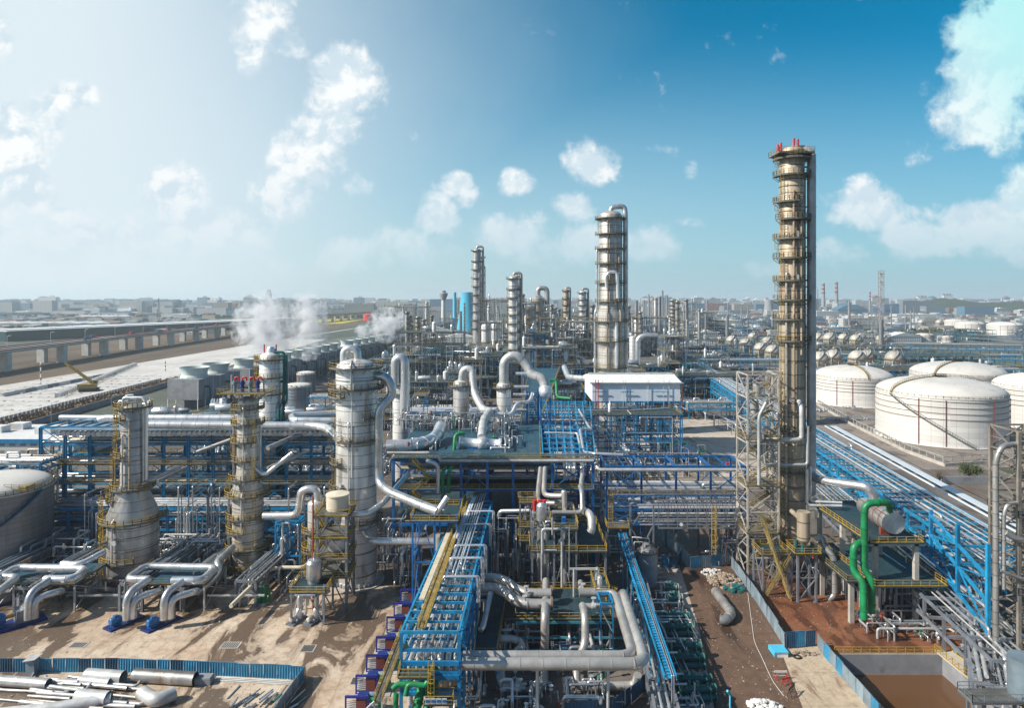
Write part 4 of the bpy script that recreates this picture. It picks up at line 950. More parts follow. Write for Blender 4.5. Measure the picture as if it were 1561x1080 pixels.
for px, py, r, h, lab in [(1492, 508, 24, 16, 'left tank of the far white row under the wooded hill'), (1549, 512, 26, 17, 'right tank of the far white row under the wooded hill'), (1467, 500, 22, 14, 'white domed tank hidden behind the left one of the far row'), (1417, 521, 12, 9, 'small cream tank left of the far white row'), (1448, 523, 10, 8, 'second small cream tank left of the far white row')]:
    p = G(px, py); tank(lab, p.x, p.y+r, r, h, r*.22, None, n=40, walk=-90)
# compound wall, kerb and road edge
t = thing('containment_wall', 'low concrete containment wall with posts around the large tanks', 'wall', (160, 250, 0))
W1 = [G(1245, 618), G(1300, 650), G(1380, 690), G(1440, 712), G(1500, 708), G(1580, 706)]
b = MB()
for p, q in zip(W1[:-1], W1[1:]): b.bar(p+Vector((0,0,.6)), q+Vector((0,0,.6)), .4, 1.2)
b.build('wall', 'concrete', t, world=True); b = MB()
W2 = [p+Vector((3.5, 6, 0)) for p in W1]
for p, q in zip(W2[:-1], W2[1:]):
    k = max(1, int((q-p).length/4)); b.bar(p+Vector((0,0,2.1)), q+Vector((0,0,2.1)), .25)
    for i in range(k): c = p.lerp(q, i/k); b.bar(c, c+Vector((0,0,2.1)), .35)
b.build('pipe_support', 'pale_steel', t, world=True)
tag(MB().bar(G(1435, 738)+Vector((0,0,1.2)), G(1530, 738)+Vector((0,0,1.2)), .5, 2.4).build('compound_wall', 'grey_concrete', world=True), 'dark grey wall below the round tree at the tank compound', 'wall')
for k, (px, py) in enumerate([(1270, 640), (1300, 622), (1350, 655), (1290, 612), (1330, 640), (1255, 628)]):
    p = G(px, py); pipework('tank_manifold', f"{['yellow railed','blue valved','low silver','small grey','rusty','cluttered'][k]} pipe manifold beside the tank wall behind the tan column", (p.x, p.y), (16, 8), 7, 60+k, (.3, 1.6), ax='x', valves=4)
# the round tree
def tree(label, p, h, r, seed, bare=False, cat='tree'):
    rd = random.Random(seed); t = thing('tree', label, cat, (p.x, p.y, 0)); b = MB(); b.tube([(0,0,0),(.1,0,h*.25),(0,.1,h*.5)], [.22,.17,.1], 8); tips = []
    for k in range(14):
        a = rd.uniform(0, 6.28); e = rd.uniform(.5, 1); q = Vector((math.cos(a)*r*e*.8, math.sin(a)*r*e*.8, h*rd.uniform(.45, .9))); s = Vector((0, 0, h*rd.uniform(.25, .45))); m_ = s.lerp(q, .5)+Vector((0,0,.3)); b.tube([s, m_, q], [.1,.06,.03], 5); tips.append(q)
        if bare:
            for j in range(3): b.tube([m_, m_+Vector((rd.uniform(-1,1), rd.uniform(-1,1), rd.uniform(.5,1.2)))], [.04,.015], 4)
    b.build('trunk', 'bark', t)
    if bare: return t
    b = MB()
    for k in range(2600):
        c = rd.choice(tips)+Vector([rd.gauss(0, r*.2) for _ in range(3)]) if rd.random() < .75 else Vector((rd.gauss(0, r*.45), rd.gauss(0, r*.45), h*.62+rd.gauss(0, h*.13)))
        if c.z < h*.3: continue
        s = rd.uniform(.12, .3); x = Vector([rd.uniform(-1, 1) for _ in range(3)]).normalized()*s; y = x.orthogonal().normalized()*s*.6; b.add([c-x, c-y, c+x, c+y], [(0,1,2,3)])
    b.build('crown', 'leaf', t); return t
tree('round dark evergreen tree at the corner of the tank compound', G(1478, 734), 5.5, 3.4, 4)
tree('small bare tree left of the round evergreen', G(1432, 740), 5, 2, 5, True)
for k, (px, py) in enumerate([(1420, 545), (1250, 560)]): tree(['leafy tree among the racks in front of the far white tanks', 'small tree between two sphere tanks'][k], G(px, py), 9, 5, 8+k)
# ---------------------------------------------------------------- sphere tanks
def sphere(label, px, pyb, r, h=None, group=None):
    p = G(px, pyb); Y = p.y+r; X = XX(px, Y); t = thing('sphere_tank', label, 'sphere tank', (X, Y, 0)); zc = r*1.25
    MB().ball((0,0,zc), r, 28).build('sphere', 'sphere_metal', t)
    l0 = None
    for k in range(8):
        a = k*PI/4+.2; x, y = r*.97*math.cos(a), r*.97*math.sin(a)
        if l0 is None: l0 = MB().tube([(0,0,0),(0,0,zc)], .3, 8).build('leg', 'pale_steel', t); l0.location = (x, y, 0)
        else: rep(l0, t, (x, y, 0))
    b = MB().ring((0,0,zc), r, r+1, -.1, .1, n=28); b.rail([((r+1)*math.cos(i*PI/14), (r+1)*math.sin(i*PI/14), zc+.1) for i in range(29)], 1.1, 3, .1, False)
    b.cyl((0,0,zc+r), 1.6, .3, 12).rail([(2*math.cos(i*PI/5), 2*math.sin(i*PI/5), zc+r+.2) for i in range(11)], 1.1, 2, .1, False); b.build('platform', 'olive_rail', t)
    b = MB(); k = 22; a0 = -2.2; pts = [((r*math.cos(f)+.6)*math.cos(a0+f*.8), (r*math.cos(f)+.6)*math.sin(a0+f*.8), zc+r*math.sin(f)+.3) for f in [PI/2*i/k*.97 for i in range(k+1)]]
    pts = [(pts[0][0]*1.05, pts[0][1]*1.05+1, 0)]+pts
    for p_, q in zip(pts[:-1], pts[1:]): b.bar(p_, q, .9, .15); b.bar(Vector(p_)+Vector((0,0,1)), Vector(q)+Vector((0,0,1)), .12)
    b.build('stair', 'pale_steel', t)
    b = MB().pipe([(0,0,zc+r), (0,0,zc+r+2), (r*.8,0,zc+r+2), (r*1.25,0,zc), (r*1.25,0,0)], .35, 8); b.build('vent_pipe', 'bright_silver', t); return t
mat('sphere_metal', (.46, .43, .38), .58, .2, .12, .25, (.3, .24, .18), .22, .3, .5, 3.2, .35, .08, 10)
for px, py, r, lab in [(1116, 532, 8, 'leftmost sphere tank of the cluster left of the tan column'), (1137, 540, 8.5, 'large sphere tank in front of the left cluster'), (1148, 526, 8, 'yellowish sphere tank at the back of the left cluster'), (1160, 547, 8, 'sphere tank nearest the tan column in the left cluster'), (1170, 535, 8, 'sphere tank half hidden in the left cluster beside the tan column'), (1178, 552, 8, 'sphere tank touching the left side of the tan column'), (1097, 528, 6, 'small dim sphere at the left end of the left cluster'),
   (1247, 530, 9, 'sphere tank just right of the tan column'), (1265, 531, 9.5, 'biggest sphere tank of the right row'), (1286, 528, 8, 'sphere tank hidden behind the biggest of the right row'), (1305, 531, 8.5, 'middle sphere tank of the right row'), (1345, 531, 8.5, 'sphere tank at the right end of the right row'),
   (1363, 566, 8.3, 'sphere tank behind the left white tank, clear of the others'), (1322, 560, 7.5, 'sphere tank with walkways left of the clear one'), (1307, 565, 8.3, 'dim sphere tank peeking over the left white tank'), (1270, 562, 8, 'sphere tank just above the dome of the left white tank'), (1250, 566, 8, 'sphere tank beside the tan column above the left white tank'),
   (1405, 500, 9, 'distant sphere below the wooded hill, left of a pair'), (1432, 500, 9, 'distant sphere below the wooded hill, right of a pair')]:
    sphere(lab, px, py, r*.9)
# ---------------------------------------------------------------- long rack on the right running away from the camera
rt = rack('pipe_rack', 'long bright blue pipe rack with silver pipes running past the white tanks', (97.5, 124), (111.5, 240), 12, [6, 9.5, 13], 7, 'sky_steel', 7, 21, rails=(), pr=(.12, .3), pm=['silver', 'bright_silver', 'silver', 'pale_steel'], group=None)
rack('pipe_rack', 'far end of the bright blue rack where it leads to the sphere tanks', (112, 244), (146, 520), 12, [6, 9.5, 13], 9, 'sky_steel', 9, 22, pr=(.2, .45), pm=['silver', 'bright_silver'])
rack('pipe_rack', 'low rack of parallel pipes below the bright blue rack', (80, 96), (101, 240), 9, [3, 6.5], 7, 'grey_steel', 7, 23, pr=(.12, .25))
tag(MB().bar((107, 124, 13.6), (119, 240, 13.6), .1, .1).build('cable', 'dark', world=True), 'thin dark cable along the bright blue rack', 'cable')
t = thing('cable_tray', 'long white cable tray with ladder openings on the outer side of the bright blue rack', 'cable tray', (105, 124, 0))
a, c = Vector((101.5, 118, 13.9)), Vector((117.5, 240, 13.9)); b = MB().bar(a, c, 2.0, .2); b.build('cover', 'panel', t, world=True)
b = MB(); 
for k in range(17): f = k/17; p = a.lerp(c, f)+Vector((-2.1, 0, 0)); q = a.lerp(c, f+.04)+Vector((-2.1, 0, 0)); b.bar(p, q, 1.3, .1)
b.build('tray_floor', 'dark', t, world=True); b = MB().bar(a+Vector((-3,0,.1)), c+Vector((-3,0,.1)), .25, .4); 
b.build('side_rail', 'panel', t, world=True)
# blue braced frame in front of the rack (tall columns with pale feet)
t = thing('braced_structure', 'tall bright blue columns with cross bracing on grey feet in front of the long rack', 'steel frame', (80, 115, 0)); 
PB = [D(1420, 905, 0)]*0
posts = [(Vector((XX(1419, 134), 134, 0)), ZZ(778, 134)), (Vector((XX(1460, 118), 118, 0)), ZZ(800, 118)), (Vector((XX(1506, 104), 104, 0)), ZZ(830, 104))]
for p, h in posts:
    MB().box((p.x-.28, p.y-.28, 7), (p.x+.28, p.y+.28, h)).build('post', 'blue_steel' if h < 20 else 'sky_steel', t, world=True); MB().box((p.x-.3, p.y-.3, 0), (p.x+.3, p.y+.3, 7)).build('lower_post', 'grey_steel', t, world=True)
for (p, h), (q, h2) in zip(posts[:-1], posts[1:]):
    b = MB()
    for z in (7.3, 12, 16): b.bar(p+Vector((0,0,z)), q+Vector((0,0,z)), .4, .5)
    b.bar(p+Vector((0,0,7.3)), q+Vector((0,0,12)), .22).bar(p+Vector((0,0,12)), q+Vector((0,0,7.3)), .22).bar(p+Vector((0,0,12)), q+Vector((0,0,16)), .22); b.build('brace', 'sky_steel', t, world=True)
    b = MB().bar(p+Vector((0,0,.3)), q+Vector((0,0,7)), .25).bar(p+Vector((0,0,7)), q+Vector((0,0,.3)), .25); b.build('lower_brace', 'grey_steel', t, world=True)
# ---------------------------------------------------------------- the great tan column and what stands at its foot
BX, BY = XX(1207, 147), 147
prof = [(2.65, 0), (2.65, 93.2)]
pl = []
zs = [10.5, 26, 38, 47, 54.5, 61, 68.5, 73, 78.5, 85]
for i, (py, a0, a1) in enumerate([(868, 60, 400), (720, 150, 300), (655, 180, 330), (518, 170, 372), (485, 160, 285), (455, 170, 360), (425, 165, 300), (390, 165, 350), (360, 165, 300), (330, 190, 370), (303, 165, 285), (262, 150, 400), (236, 150, 410)]):
    pl.append((ZZ(py+3, BY-3), a0, a1, 1.25))
tc_ = column('tall_column', 'tallest tan rust streaked column with many platforms and red vents on top', (BX, BY, 0), prof, 'tan_clad', pl, 'olive_rail', [190, 215], [(255, .35, 20, 84, .3, 'tan_clad'), (285, .3, 48, 78, .22, 'tan_clad'), (228, .35, 5, 66, .28, 'grey_clad')],
    rings=[ZZ(y, BY) for y in range(285, 800, 38)], holes=[(ZZ(357, 144), 265, .75), (ZZ(423, 144), 262, .75), (ZZ(610, 144), 250, .7)], cat='distillation column')
b = MB()
for x, h in ((.2, 3.2), (1.1, 3.0), (-3.4, 1.8), (-2.7, 2.2)): b.cyl((x, -.6, 93), .26, h, 10)
b.build('vent', 'red', tc_)
MB().box((-4.2, -3.4, 92.4), (3.6, 2.6, 92.6)).build('top_deck', 'deck_grey', tc_); MB().rail([(-4.2,-3.4,92.6),(3.6,-3.4,92.6),(3.6,2.6,92.6),(-4.2,2.6,92.6),(-4.2,-3.4,92.6)]).build('railing', 'olive_rail', tc_)
xo = XX(1237, BY)-BX
MB().pipe([(0, 1, 92), (0, 1, 94), (xo, 0, 94), (xo, 0, 16.5)], .95, 16, 2.2, 3, 1.05).build('overhead_pipe', 'pale_steel', tc_)
b = MB()
for k in range(9): z = 90-k*9; b.bar((2.5, .3, z), (xo+1.2, .3, z), .25); 
for k in range(40): z = 20+k*1.8; b.bar((xo-1.5, 0, z), (xo-1.5, 0, z+.12), .1)
b.build('pipe_bracket', 'brown_steel', tc_)
MB().tube([(xo-1.45, .5, 12), (xo-1.45, .5, 88)], .38, 10).tube([(xo-2.25, 1.2, 12), (xo-2.25, 1.2, 84)], .25, 8).build('side_pipe', 'sheet_dark', tc_)
bigpipe('fat silver pipe leaving the foot of the tall overhead line towards the exchanger', [D(1237, 690, 147), D(1237, 726, 147), D(1250, 733, 143), D(1322, 743, 135), D(1331, 752, 135), D(1334, 770, 135)], .95)
bigpipe('silver pipe looping round the waist of the tan column', [D(1218, 612, 143), D(1222, 622, 141), D(1222, 668, 141), D(1216, 671, 141), D(1168, 671, 141)], .5, 'pale_steel', 12)
bigpipe('thin silver pipe crossing in front of the tan column', [D(1232, 650, 141), D(1231, 709, 141), D(1166, 709, 141), D(1163, 660, 141), D(1167, 650, 141), D(1182, 660, 144)], .33, 'pale_steel', 10)
bigpipe('tall bent pipe on the face of the lattice tower', [D(1157, 740, 139), D(1157, 635, 139), D(1168, 614, 139)], .35, 'pale_steel', 10)
bigpipe('pair member silver pipe leaving right at the foot of the tan column, upper', [D(1235, 712, 143), D(1235, 765, 143), D(1284, 767, 140)], .35, 'silver', 10)
bigpipe('silver pipe leaving right at the foot of the tan column, lower of two', [D(1230, 715, 142), D(1230, 771, 142), D(1284, 772, 139)], .35, 'silver', 10)
# lattice tower left of the tan column
lt = lattice('lattice_tower', 'pale steel lattice stair tower leaning against the tan column', (XX(1140, 140), 140), 6.6, 44, 'lattice_steel', 4.9, decks=(10, 20, 30), stair=True, rm='olive_rail')
for k, z in enumerate((35, 39, 26)): MB().cyl((2.5+k*.6, 3, z), .9, 3, 14).build('vessel', 'grey_clad', lt)
lattice('lattice_tower', 'shorter part of the pale lattice tower behind, right at the tan column', (XX(1178, 146), 146), 3, 44, 'lattice_steel', 4.4)
# lower stage with yellow stair
frame('stair_stage', 'low steel stage with yellow stairs at the foot of the lattice tower', (XX(1163, 133), 133), (5, 5), [8.2], 'grey_steel', bays=(1, 1), vess=0, npipe=1, seed=4, rm='yellow_rail')
b = MB().stairs((XX(1168, 132), 132.4, .1), (XX(1168, 132)+5, 132.4, 8.4), 1.1); b.stairs((XX(1178,138), 138, 8.4), (XX(1163,138), 138, 14), 1.1)
tag(b.build('steel_stair', 'olive_rail', world=True), 'yellow zigzag stairs under the lattice tower', 'stairs')
tag(MB().stairs((XX(1195, 134), 131, 0.1), (XX(1163, 134), 133, 13.5), 1.1).build('steel_stair', 'olive_rail', world=True), 'long straight yellow stair rising left between the column and lattice tower', 'stairs')
# small silver drum on a grey tripod frame
p = D(1230, 880, 130); t = thing('drum_stand', 'upright brown silver drum standing high on a grey braced frame', 'vessel stand', (XX(1230, 130), 130, 0))
fx = 3.0; 
for (x, y) in ((-fx/2-.3, 0), (fx/2+.3, 0), (-fx/2-.3, 3), (fx/2+.3, 3)): MB().box((x-.2, y-.2, 0), (x+.2, y+.2, 9.8)).build('leg', 'grey_steel', t)
b = MB()
for y in (0, 3): b.bar((-1.8, y, .2), (1.8, y, 4.8), .18).bar((1.8, y, .2), (-1.8, y, 4.8), .18).bar((-1.8, y, 4.8), (0, y, 9.5), .18).bar((1.8, y, 4.8), (0, y, 9.5), .18).bar((-1.8, y, 4.9), (1.8, y, 4.9), .2)
b.build('brace', 'grey_steel', t); o = MB().box((-2.6, -.8, 9.8), (2.6, 3.8, 9.95)).build('platform', 'deck', t); MB().rail([(-2.6,-.8,9.95),(2.6,-.8,9.95),(2.6,3.8,9.95),(-2.6,3.8,9.95),(-2.6,-.8,9.95)]).build('railing', 'yellow_rail', o)
MB().lathe([(.4,9.8),(.5,11),(1.25,12),(1.25,17.6),(0,17.6)], 20, (0,1.5,0)).build('drum', 'tan_clad', t)
b = MB()
for a in (0, 2.1, 4.2): b.cyl((1.7*math.cos(a), 1.5+1.7*math.sin(a), 10), .35, 1.4, 8)
b.build('valve', 'teal_paint', t)
bigpipe('silver pipe stepping down beside the upright drum to the mud', [D(1246, 826, 133), D(1252, 818, 133), D(1258, 836, 132), D(1271, 850, 131), D(1272, 908, 131), D(1262, 916, 131)], .62, 'grey_clad')
bigpipe('short inclined tan pipe into the upright drum', [D(1207, 780, 140), D(1224, 795, 132)], .5, 'tan_clad')
# deck with the big horizontal exchanger
dk = thing('exchanger_deck', 'concrete framed two storey deck with yellow railings carrying the big drum', 'equipment deck', (XX(1345, 126), 126, 0))
z1 = ZZ(825, 122); z0_ = ZZ(884, 122)
x0, x1 = XX(1338, 122), XX(1404, 122)
def slab(t, x0, x1, y0, y1, z, m='deck', rm='yellow_rail', rails='nesw', th=.3):
    o = MB().box((x0, y0, z-th), (x1, y1, z)).build('deck', m, t, world=True); b = MB(); c = {'s': ((x0,y0),(x1,y0)), 'e': ((x1,y0),(x1,y1)), 'n': ((x1,y1),(x0,y1)), 'w': ((x0,y1),(x0,y0))}
    for k in rails: p, q = c[k]; b.rail([(*p, z), (*q, z)])
    if b.v:
        r_ = b.build('railing', rm, o); r_.data.transform(Matrix.Translation(-Vector(t.location)))
    return o
slab(dk, x0-2, x1, 121, 146, z1); slab(dk, x0-2, x1+3, 119, 140, z0_)
for x in (x0-.5, x1-1):
    for y in (122, 134, 144): MB().box((x-.4, y-.4, 0), (x+.4, y+.4, z1-.3)).build('post', 'concrete', dk, world=True)
for z in (z0_-.9, z1-.9): MB().box((x0-2, 121.6, z), (x1+.5, 122.4, z+.55)).build('beam', 'concrete', dk, world=True); MB().box((x0-1, 133.6, z), (x1, 134.3, z+.55)).build('beam', 'concrete', dk, world=True)
slab(dk, XX(1268,127), x0-2.1, 121, 139, z0_+.02, 'deck', 'olive_rail')
MB().box((XX(1298,121), 121.5, 0), (XX(1298,121)+.8, 122.3, z0_-.3)).box((XX(1298,121), 133, 0), (XX(1298,121)+.8, 133.8, z0_-.3)).build('post', 'concrete', dk, world=True)
ex = thing('heat_exchanger', 'huge silver horizontal drum with red lines on the right hand deck', 'heat exchanger', (XX(1350, 124), 124, z1))
a = D(1362, 798, 122.5); c = D(1318, 771, 137)
b = MB().tube([a, a.lerp(c, .02), a.lerp(c, .55), a.lerp(c, .56), a.lerp(c, .9), a.lerp(c, 1)], [2.0, 2.05, 2.05, 1.75, 1.75, 1.6], 26)
b.build('shell', 'grey_clad', ex, world=True)
d = (c-a).normalized(); MB().tube([a-d*.15, a], 2.02, 26).tube([a-d*.3, a-d*.15], .12, 8).build('end_cover', 'end_sheen', ex, world=True) if 'end_sheen' in MATS else MB().tube([a-d*.15, a-d*.01], 2.0, 26).build('end_cover', 'silver', ex, world=True)
b = MB()
for f in (.2, .75): q = a.lerp(c, f); b.box((q.x-1.4, q.y-.3, z1), (q.x+1.4, q.y+.3, q.z-1.2))
b.build('saddle', 'dark_red', ex, world=True)
b = MB()
for f in (.12, .32, .5, .7): q = a.lerp(c, f); b.tube([q-d*.05, q+d*.05], 2.12 if f < .55 else 1.85, 26)
for s_ in (-1, 1): b.tube([a+Vector((s_*1.5, 0, 1.6)), c+Vector((s_*1.2, 0, 1.4))], .07, 6)
b.build('red_line', 'dark_red', ex, world=True)
bigpipe('thick bright green pipe arching over the big drum down to the mud', [D(1356, 779, 123), D(1357, 766, 121), D(1318, 768, 121), D(1317, 868, 121), D(1329, 884, 120), D(1329, 935, 120)], .62, 'green', 16, 1.6, 2.6, rr=1.18)
bigpipe('shorter bright green pipe beside the arching green pipe', [D(1322, 828, 122), D(1301, 830, 121), D(1301, 872, 121), D(1316, 888, 119.5), D(1317, 945, 119)], .62, 'green', 16, 1.6, 2.6, rr=1.18)
for k, (px, py) in enumerate([(1317, 942), (1329, 938)]):
    p = G(px, py); tag(MB().cyl((0,0,0), 1, 1.0, 12).hdrum((-.9,-.2,.6), (.9,-.2,.6), .5, 10).build('valve', 'blue_motor', None, origin=(0,0,0)), ['blue flanged valve at the foot of the left green pipe', 'blue flanged valve at the foot of the right green pipe'][k], 'valve').location = (p.x, p.y, 0)
pipework('pump_pipework', 'low pipes with pumps and blue valves on the mud in front of the exchanger deck', (XX(1378, 118), 119), (14, 10), 20, 31, (.5, 2.6), valves=14)
pipework('pump_pipework', 'tangle of low pipes under the exchanger deck', (XX(1365, 128), 131), (14, 18), 20, 32, (.6, 8), valves=8)
pipework('pump_pipework', 'pipes and green pumps beside the right walkway of the water pit', (77.6, 104), (4.5, 16), 14, 33, (.4, 2.2), valves=8)
pipework('pump_pipework', 'pipes and small pumps between the tan column and the exchanger deck', (XX(1275, 136), 138), (10, 16), 18, 34, (.5, 7), valves=8)
for k, (px, py) in enumerate([(1462, 1000), (1480, 1020)]):
    p = G(px, py); t = thing('pump', ['pale green motor pump by the right walkway of the pit, farther one', 'pale green motor pump by the right walkway of the pit, nearer one'][k], 'pump', (p.x, p.y, 0), .4)
    MB().box((-1.2,-.5,0),(1.2,.5,.25)).build('base', 'concrete', t); MB().hdrum((-.9,0,.75),(.2,0,.75),.42,12).build('motor', 'sea_green', t); MB().cyl((.7,0,.25),.4,.9,12).build('casing', 'pale_steel', t)
# near right lattice tower
l2 = lattice('lattice_tower', 'nearest big lattice tower at the right edge of the picture', (78.8, 102), 5.5, 39.5, 'lattice_dark', 3.6, lw=.5, decks=(14, 26), dw=6, stair=True, rm='lattice_dark')
slab_t = thing('tower_platform', 'grey platform with railings at the foot of the nearest lattice tower', 'platform', (XX(1500, 92), 90, 0)); slab(slab_t, XX(1455, 90), XX(1600, 90), 86.5, 89.4, ZZ(1062, 88), 'deck_grey', 'grey_steel')
for x in (XX(1460, 90), XX(1530, 90)): MB().box((x-.15, 87.9, 0), (x+.15, 88.2, ZZ(1062, 88)-.35)).build('leg', 'grey_steel', slab_t, world=True)
o = tag(MB().lathe([(0,0),(2.1,0),(2.1,5),(0,5)], 24).build('drum', 'sheet_grey', None, origin=(0,0,0)), 'white round drum cut by the lower right edge', 'drum'); o.location = (XX(1566, 88), 88.2, ZZ(1062, 88)+.02)
for k, (pts, r, lab) in enumerate([([D(1518, 1046, 101.6), D(1518, 700, 101.6), D(1528, 680, 101.6), D(1561, 676, 103)], .5, 'tall grey pipe with bend on the left of the nearest lattice tower'),
    ([D(1530, 900, 101.5), D(1530, 785, 101.5), D(1535, 770, 101.5), D(1570, 764, 103)], .35, 'shorter bent pipe inside the nearest lattice tower'), ([D(1532, 812, 101.4), D(1548, 822, 101.4), D(1600, 838, 101.4)], .55, 'sloping pipe crossing the nearest lattice tower'), ([D(1524, 870, 101.4), D(1600, 900, 101.4)], .3, 'thin sloping pipe crossing the nearest lattice tower low down')]): bigpipe(lab, pts, r*.85, 'grey_clad', 12)
rack('pipe_rack', 'low pipe rack in the shade behind the nearest lattice tower', (XX(1550, 92), 92), (XX(1500, 135), 135), 5, [2.5, 5], 7, 'grey_steel', 7, 44)
# ---------------------------------------------------------------- road side
def fence(label, pts, h=2.4, m='sheet_grey', mats=None, cat='fence', step=2.2):
    t = thing('site_fence', label, cat, tuple(pts[0])); rd = random.Random(len(label)); first = True
    for p, q in zip(pts[:-1], pts[1:]):
        L = (q-p).length; d = (q-p)/L; nrm = Vector((-d.y, d.x, 0)); k = max(1, round(L/step))
        for i in range(k):
            a = p+d*(L*i/k+.03); c = p+d*(L*(i+1)/k-.03); b = MB(); vs = []; nn = 10
            for j in range(nn+1):
                o = a.lerp(c, j/nn)+nrm*(.05 if j % 2 else -.05); vs += [o+Vector((0,0,.05)), o+Vector((0,0,h+rd.uniform(-.04, .04)*0))]
            b.add(vs, [(2*j, 2*j+2, 2*j+3, 2*j+1) for j in range(nn)]); b.bar(a+Vector((0,0,h)), c+Vector((0,0,h)), .1)
            lean = rd.uniform(-.06, .06); b.v = [(x+nrm.x*lean*z, y+nrm.y*lean*z, z) for x, y, z in b.v]
            b.build('panel', rd.choice(mats) if mats else m, t, world=True)
        b = MB()
        for i in range(k+1): c = p+d*(L*i/k)+nrm*.14; b.bar(c, c+Vector((0,0,h)), .08)
        b.build('post', 'grey_steel', t, world=True)
    return t
F1 = [G(1115, 866), G(1155, 922), G(1197, 990)]
fence('grey corrugated fence running diagonally along the right of the muddy road', F1, 2.6, mats=['sheet_grey', 'sheet_grey', 'sheet_grey'])
fence('short fence of navy and blue panels above the concrete slab', [G(1197, 990), G(1243, 986)], 2.8, mats=['sheet_navy', 'sheet_navy', 'sheet_blue'])
fence('grey fence between the concrete slab and the water pit', [G(1246, 988), G(1256, 1002), G(1340, 1100)], 2.4, mats=['sheet_grey', 'sheet_grey', 'sheet_blue'])
fence('pale panel fence across the end of the muddy road', [G(1053, 868), G(1070, 866), G(1113, 862)], 2.6, mats=['sheet_grey', 'sheet_blue'])
fence('small navy fence beside the small grey tank', [G(1008, 866), G(1032, 867), G(1040, 852)], 2.6, mats=['sheet_navy', 'sheet_blue'])
fence('dark fence curving across the bottom right of the central pipework', [G(860, 1100), G(935, 1096), G(962, 1075), G(987, 1052)], 2.6, m='sheet_navy')
def pile(label, px, py, rx, ry, h, n, m, seed, cat='rubbish pile', s=(.2, .6), name='rubbish_pile'):
    rd = random.Random(seed); p = G(px, py); b = MB()
    for k in range(n):
        a = rd.uniform(0, 6.28); q = rd.random()**.6; x = rx*q*math.cos(a); y = ry*q*math.sin(a); z = h*(1-q)*rd.random(); r = rd.uniform(*s); vs = []
        e = [Vector([rd.uniform(-1,1) for _ in range(3)]).normalized()*r*rd.uniform(.6, 1.1) for _ in range(9)]
        o = len(b.v); mb2 = MB().ball((0,0,0), 1, 6); mb2.v = [(x+v_[0]*r*rd.uniform(.7,1.2), y+v_[1]*r*rd.uniform(.7,1.2), max(.02, z+r*.5+v_[2]*r*.7)) for v_ in mb2.v]; b.add(mb2.v, mb2.f)
    o = b.build(name, m, None, origin=(0,0,0)); o.location = (p.x, p.y, 0); return tag(o, label, cat, kind='stuff')
pile('heap of white bags and rubbish at the end of the muddy road', 1087, 876, 2.4, 2.2, 1.2, 90, 'pale_concrete', 1, s=(.15, .45)); pile('heap of brown and green rubbish below the white bags', 1105, 888, 3.4, 4, 1.3, 220, 'rubbish', 2)
pile('heap of dark rubbish beside the fence', 1120, 898, 2.2, 2.5, .8, 80, 'teal_paint', 3); pile('pile of white sacks at the bottom of the muddy road', 1165, 1079, 2.6, 1.3, .8, 90, 'pale_concrete', 4, s=(.25, .5)); pile('scraps on the concrete slab below the navy fence', 1225, 998, 2.6, .8, .4, 60, 'rubbish', 5, s=(.1, .3))
b = MB().pipe([G(1090, 902, .9), G(1117, 938, .9), G(1104, 947, .9), G(1097, 946, .9)], .85, 18, 2.2, 3)
tag(b.build('waste_pipe', 'grey_clad', world=True), 'fat silver pipe with a hooked end lying loose on the road', 'pipe')
t = thing('fire_cart', 'bright blue sheeted box on the concrete slab corner', 'box', tuple(G(1187, 998))); MB().box((-1.1,-1.2,0),(1.1,1.2,.8)).build('body', 'white_paint', t); MB().box((-1.2,-1.3,.8),(1.2,1.3,.95)).box((-1.25,-1.32,.2),(-1.12,1.32,.9)).build('cover', 'cyan_paint', t)
t = thing('signpost', 'bright blue post with arm at the bottom of the road', 'post', tuple(G(1113, 1110))); MB().cyl((0,0,0), .13, 4.6, 8).build('post', 'cyan_paint', t); MB().bar((0,0,4.6), (-.5,-.3,5.3), .3).build('arm', 'cyan_paint', t)
for k, (px, py, s) in enumerate([(1190, 1037, 1), (1198, 1045, .8), (1207, 1062, 1.1)]):
    p = G(px, py); t = thing('trestle', ['red and white trestle on the road edge, farthest of three', 'small red trestle in the middle of three on the road edge', 'grey wheeled trestle nearest of three on the road edge'][k], 'trestle', (p.x, p.y, .04), .4*k); m_ = ['red', 'red', 'dark'][k]; b = MB()
    for x in (-.8*s, .8*s): b.bar((x,-.4,0),(x,0,1.2*s),.07).bar((x,.4,0),(x,0,1.2*s),.07)
    b.build('leg', m_, t); MB().bar((-1*s,0,1.2*s),(1*s,0,1.2*s),.09,.3).bar((-.9*s,0,.6*s),(.9*s,0,.6*s),.05).build('rail', 'white_paint' if k == 0 else m_, t)
tag(MB().tube(fillet([G(1140, 905, .1), G(1150, 980, .1), G(1160, 1000, .1), G(1178, 1040, .1), G(1195, 1062, .1)], 5), .05, 6).build('hose', 'pale_concrete', world=True), 'long pale hose lying along the muddy road', 'hose')
tag(MB().ring((0,0,.1), .45, .65, -.1, .1, n=20).build('tyre', 'dark', None, origin=(0,0,0)), 'black hose ring on the concrete slab', 'tyre').location = tuple(G(1215, 1003, .1))
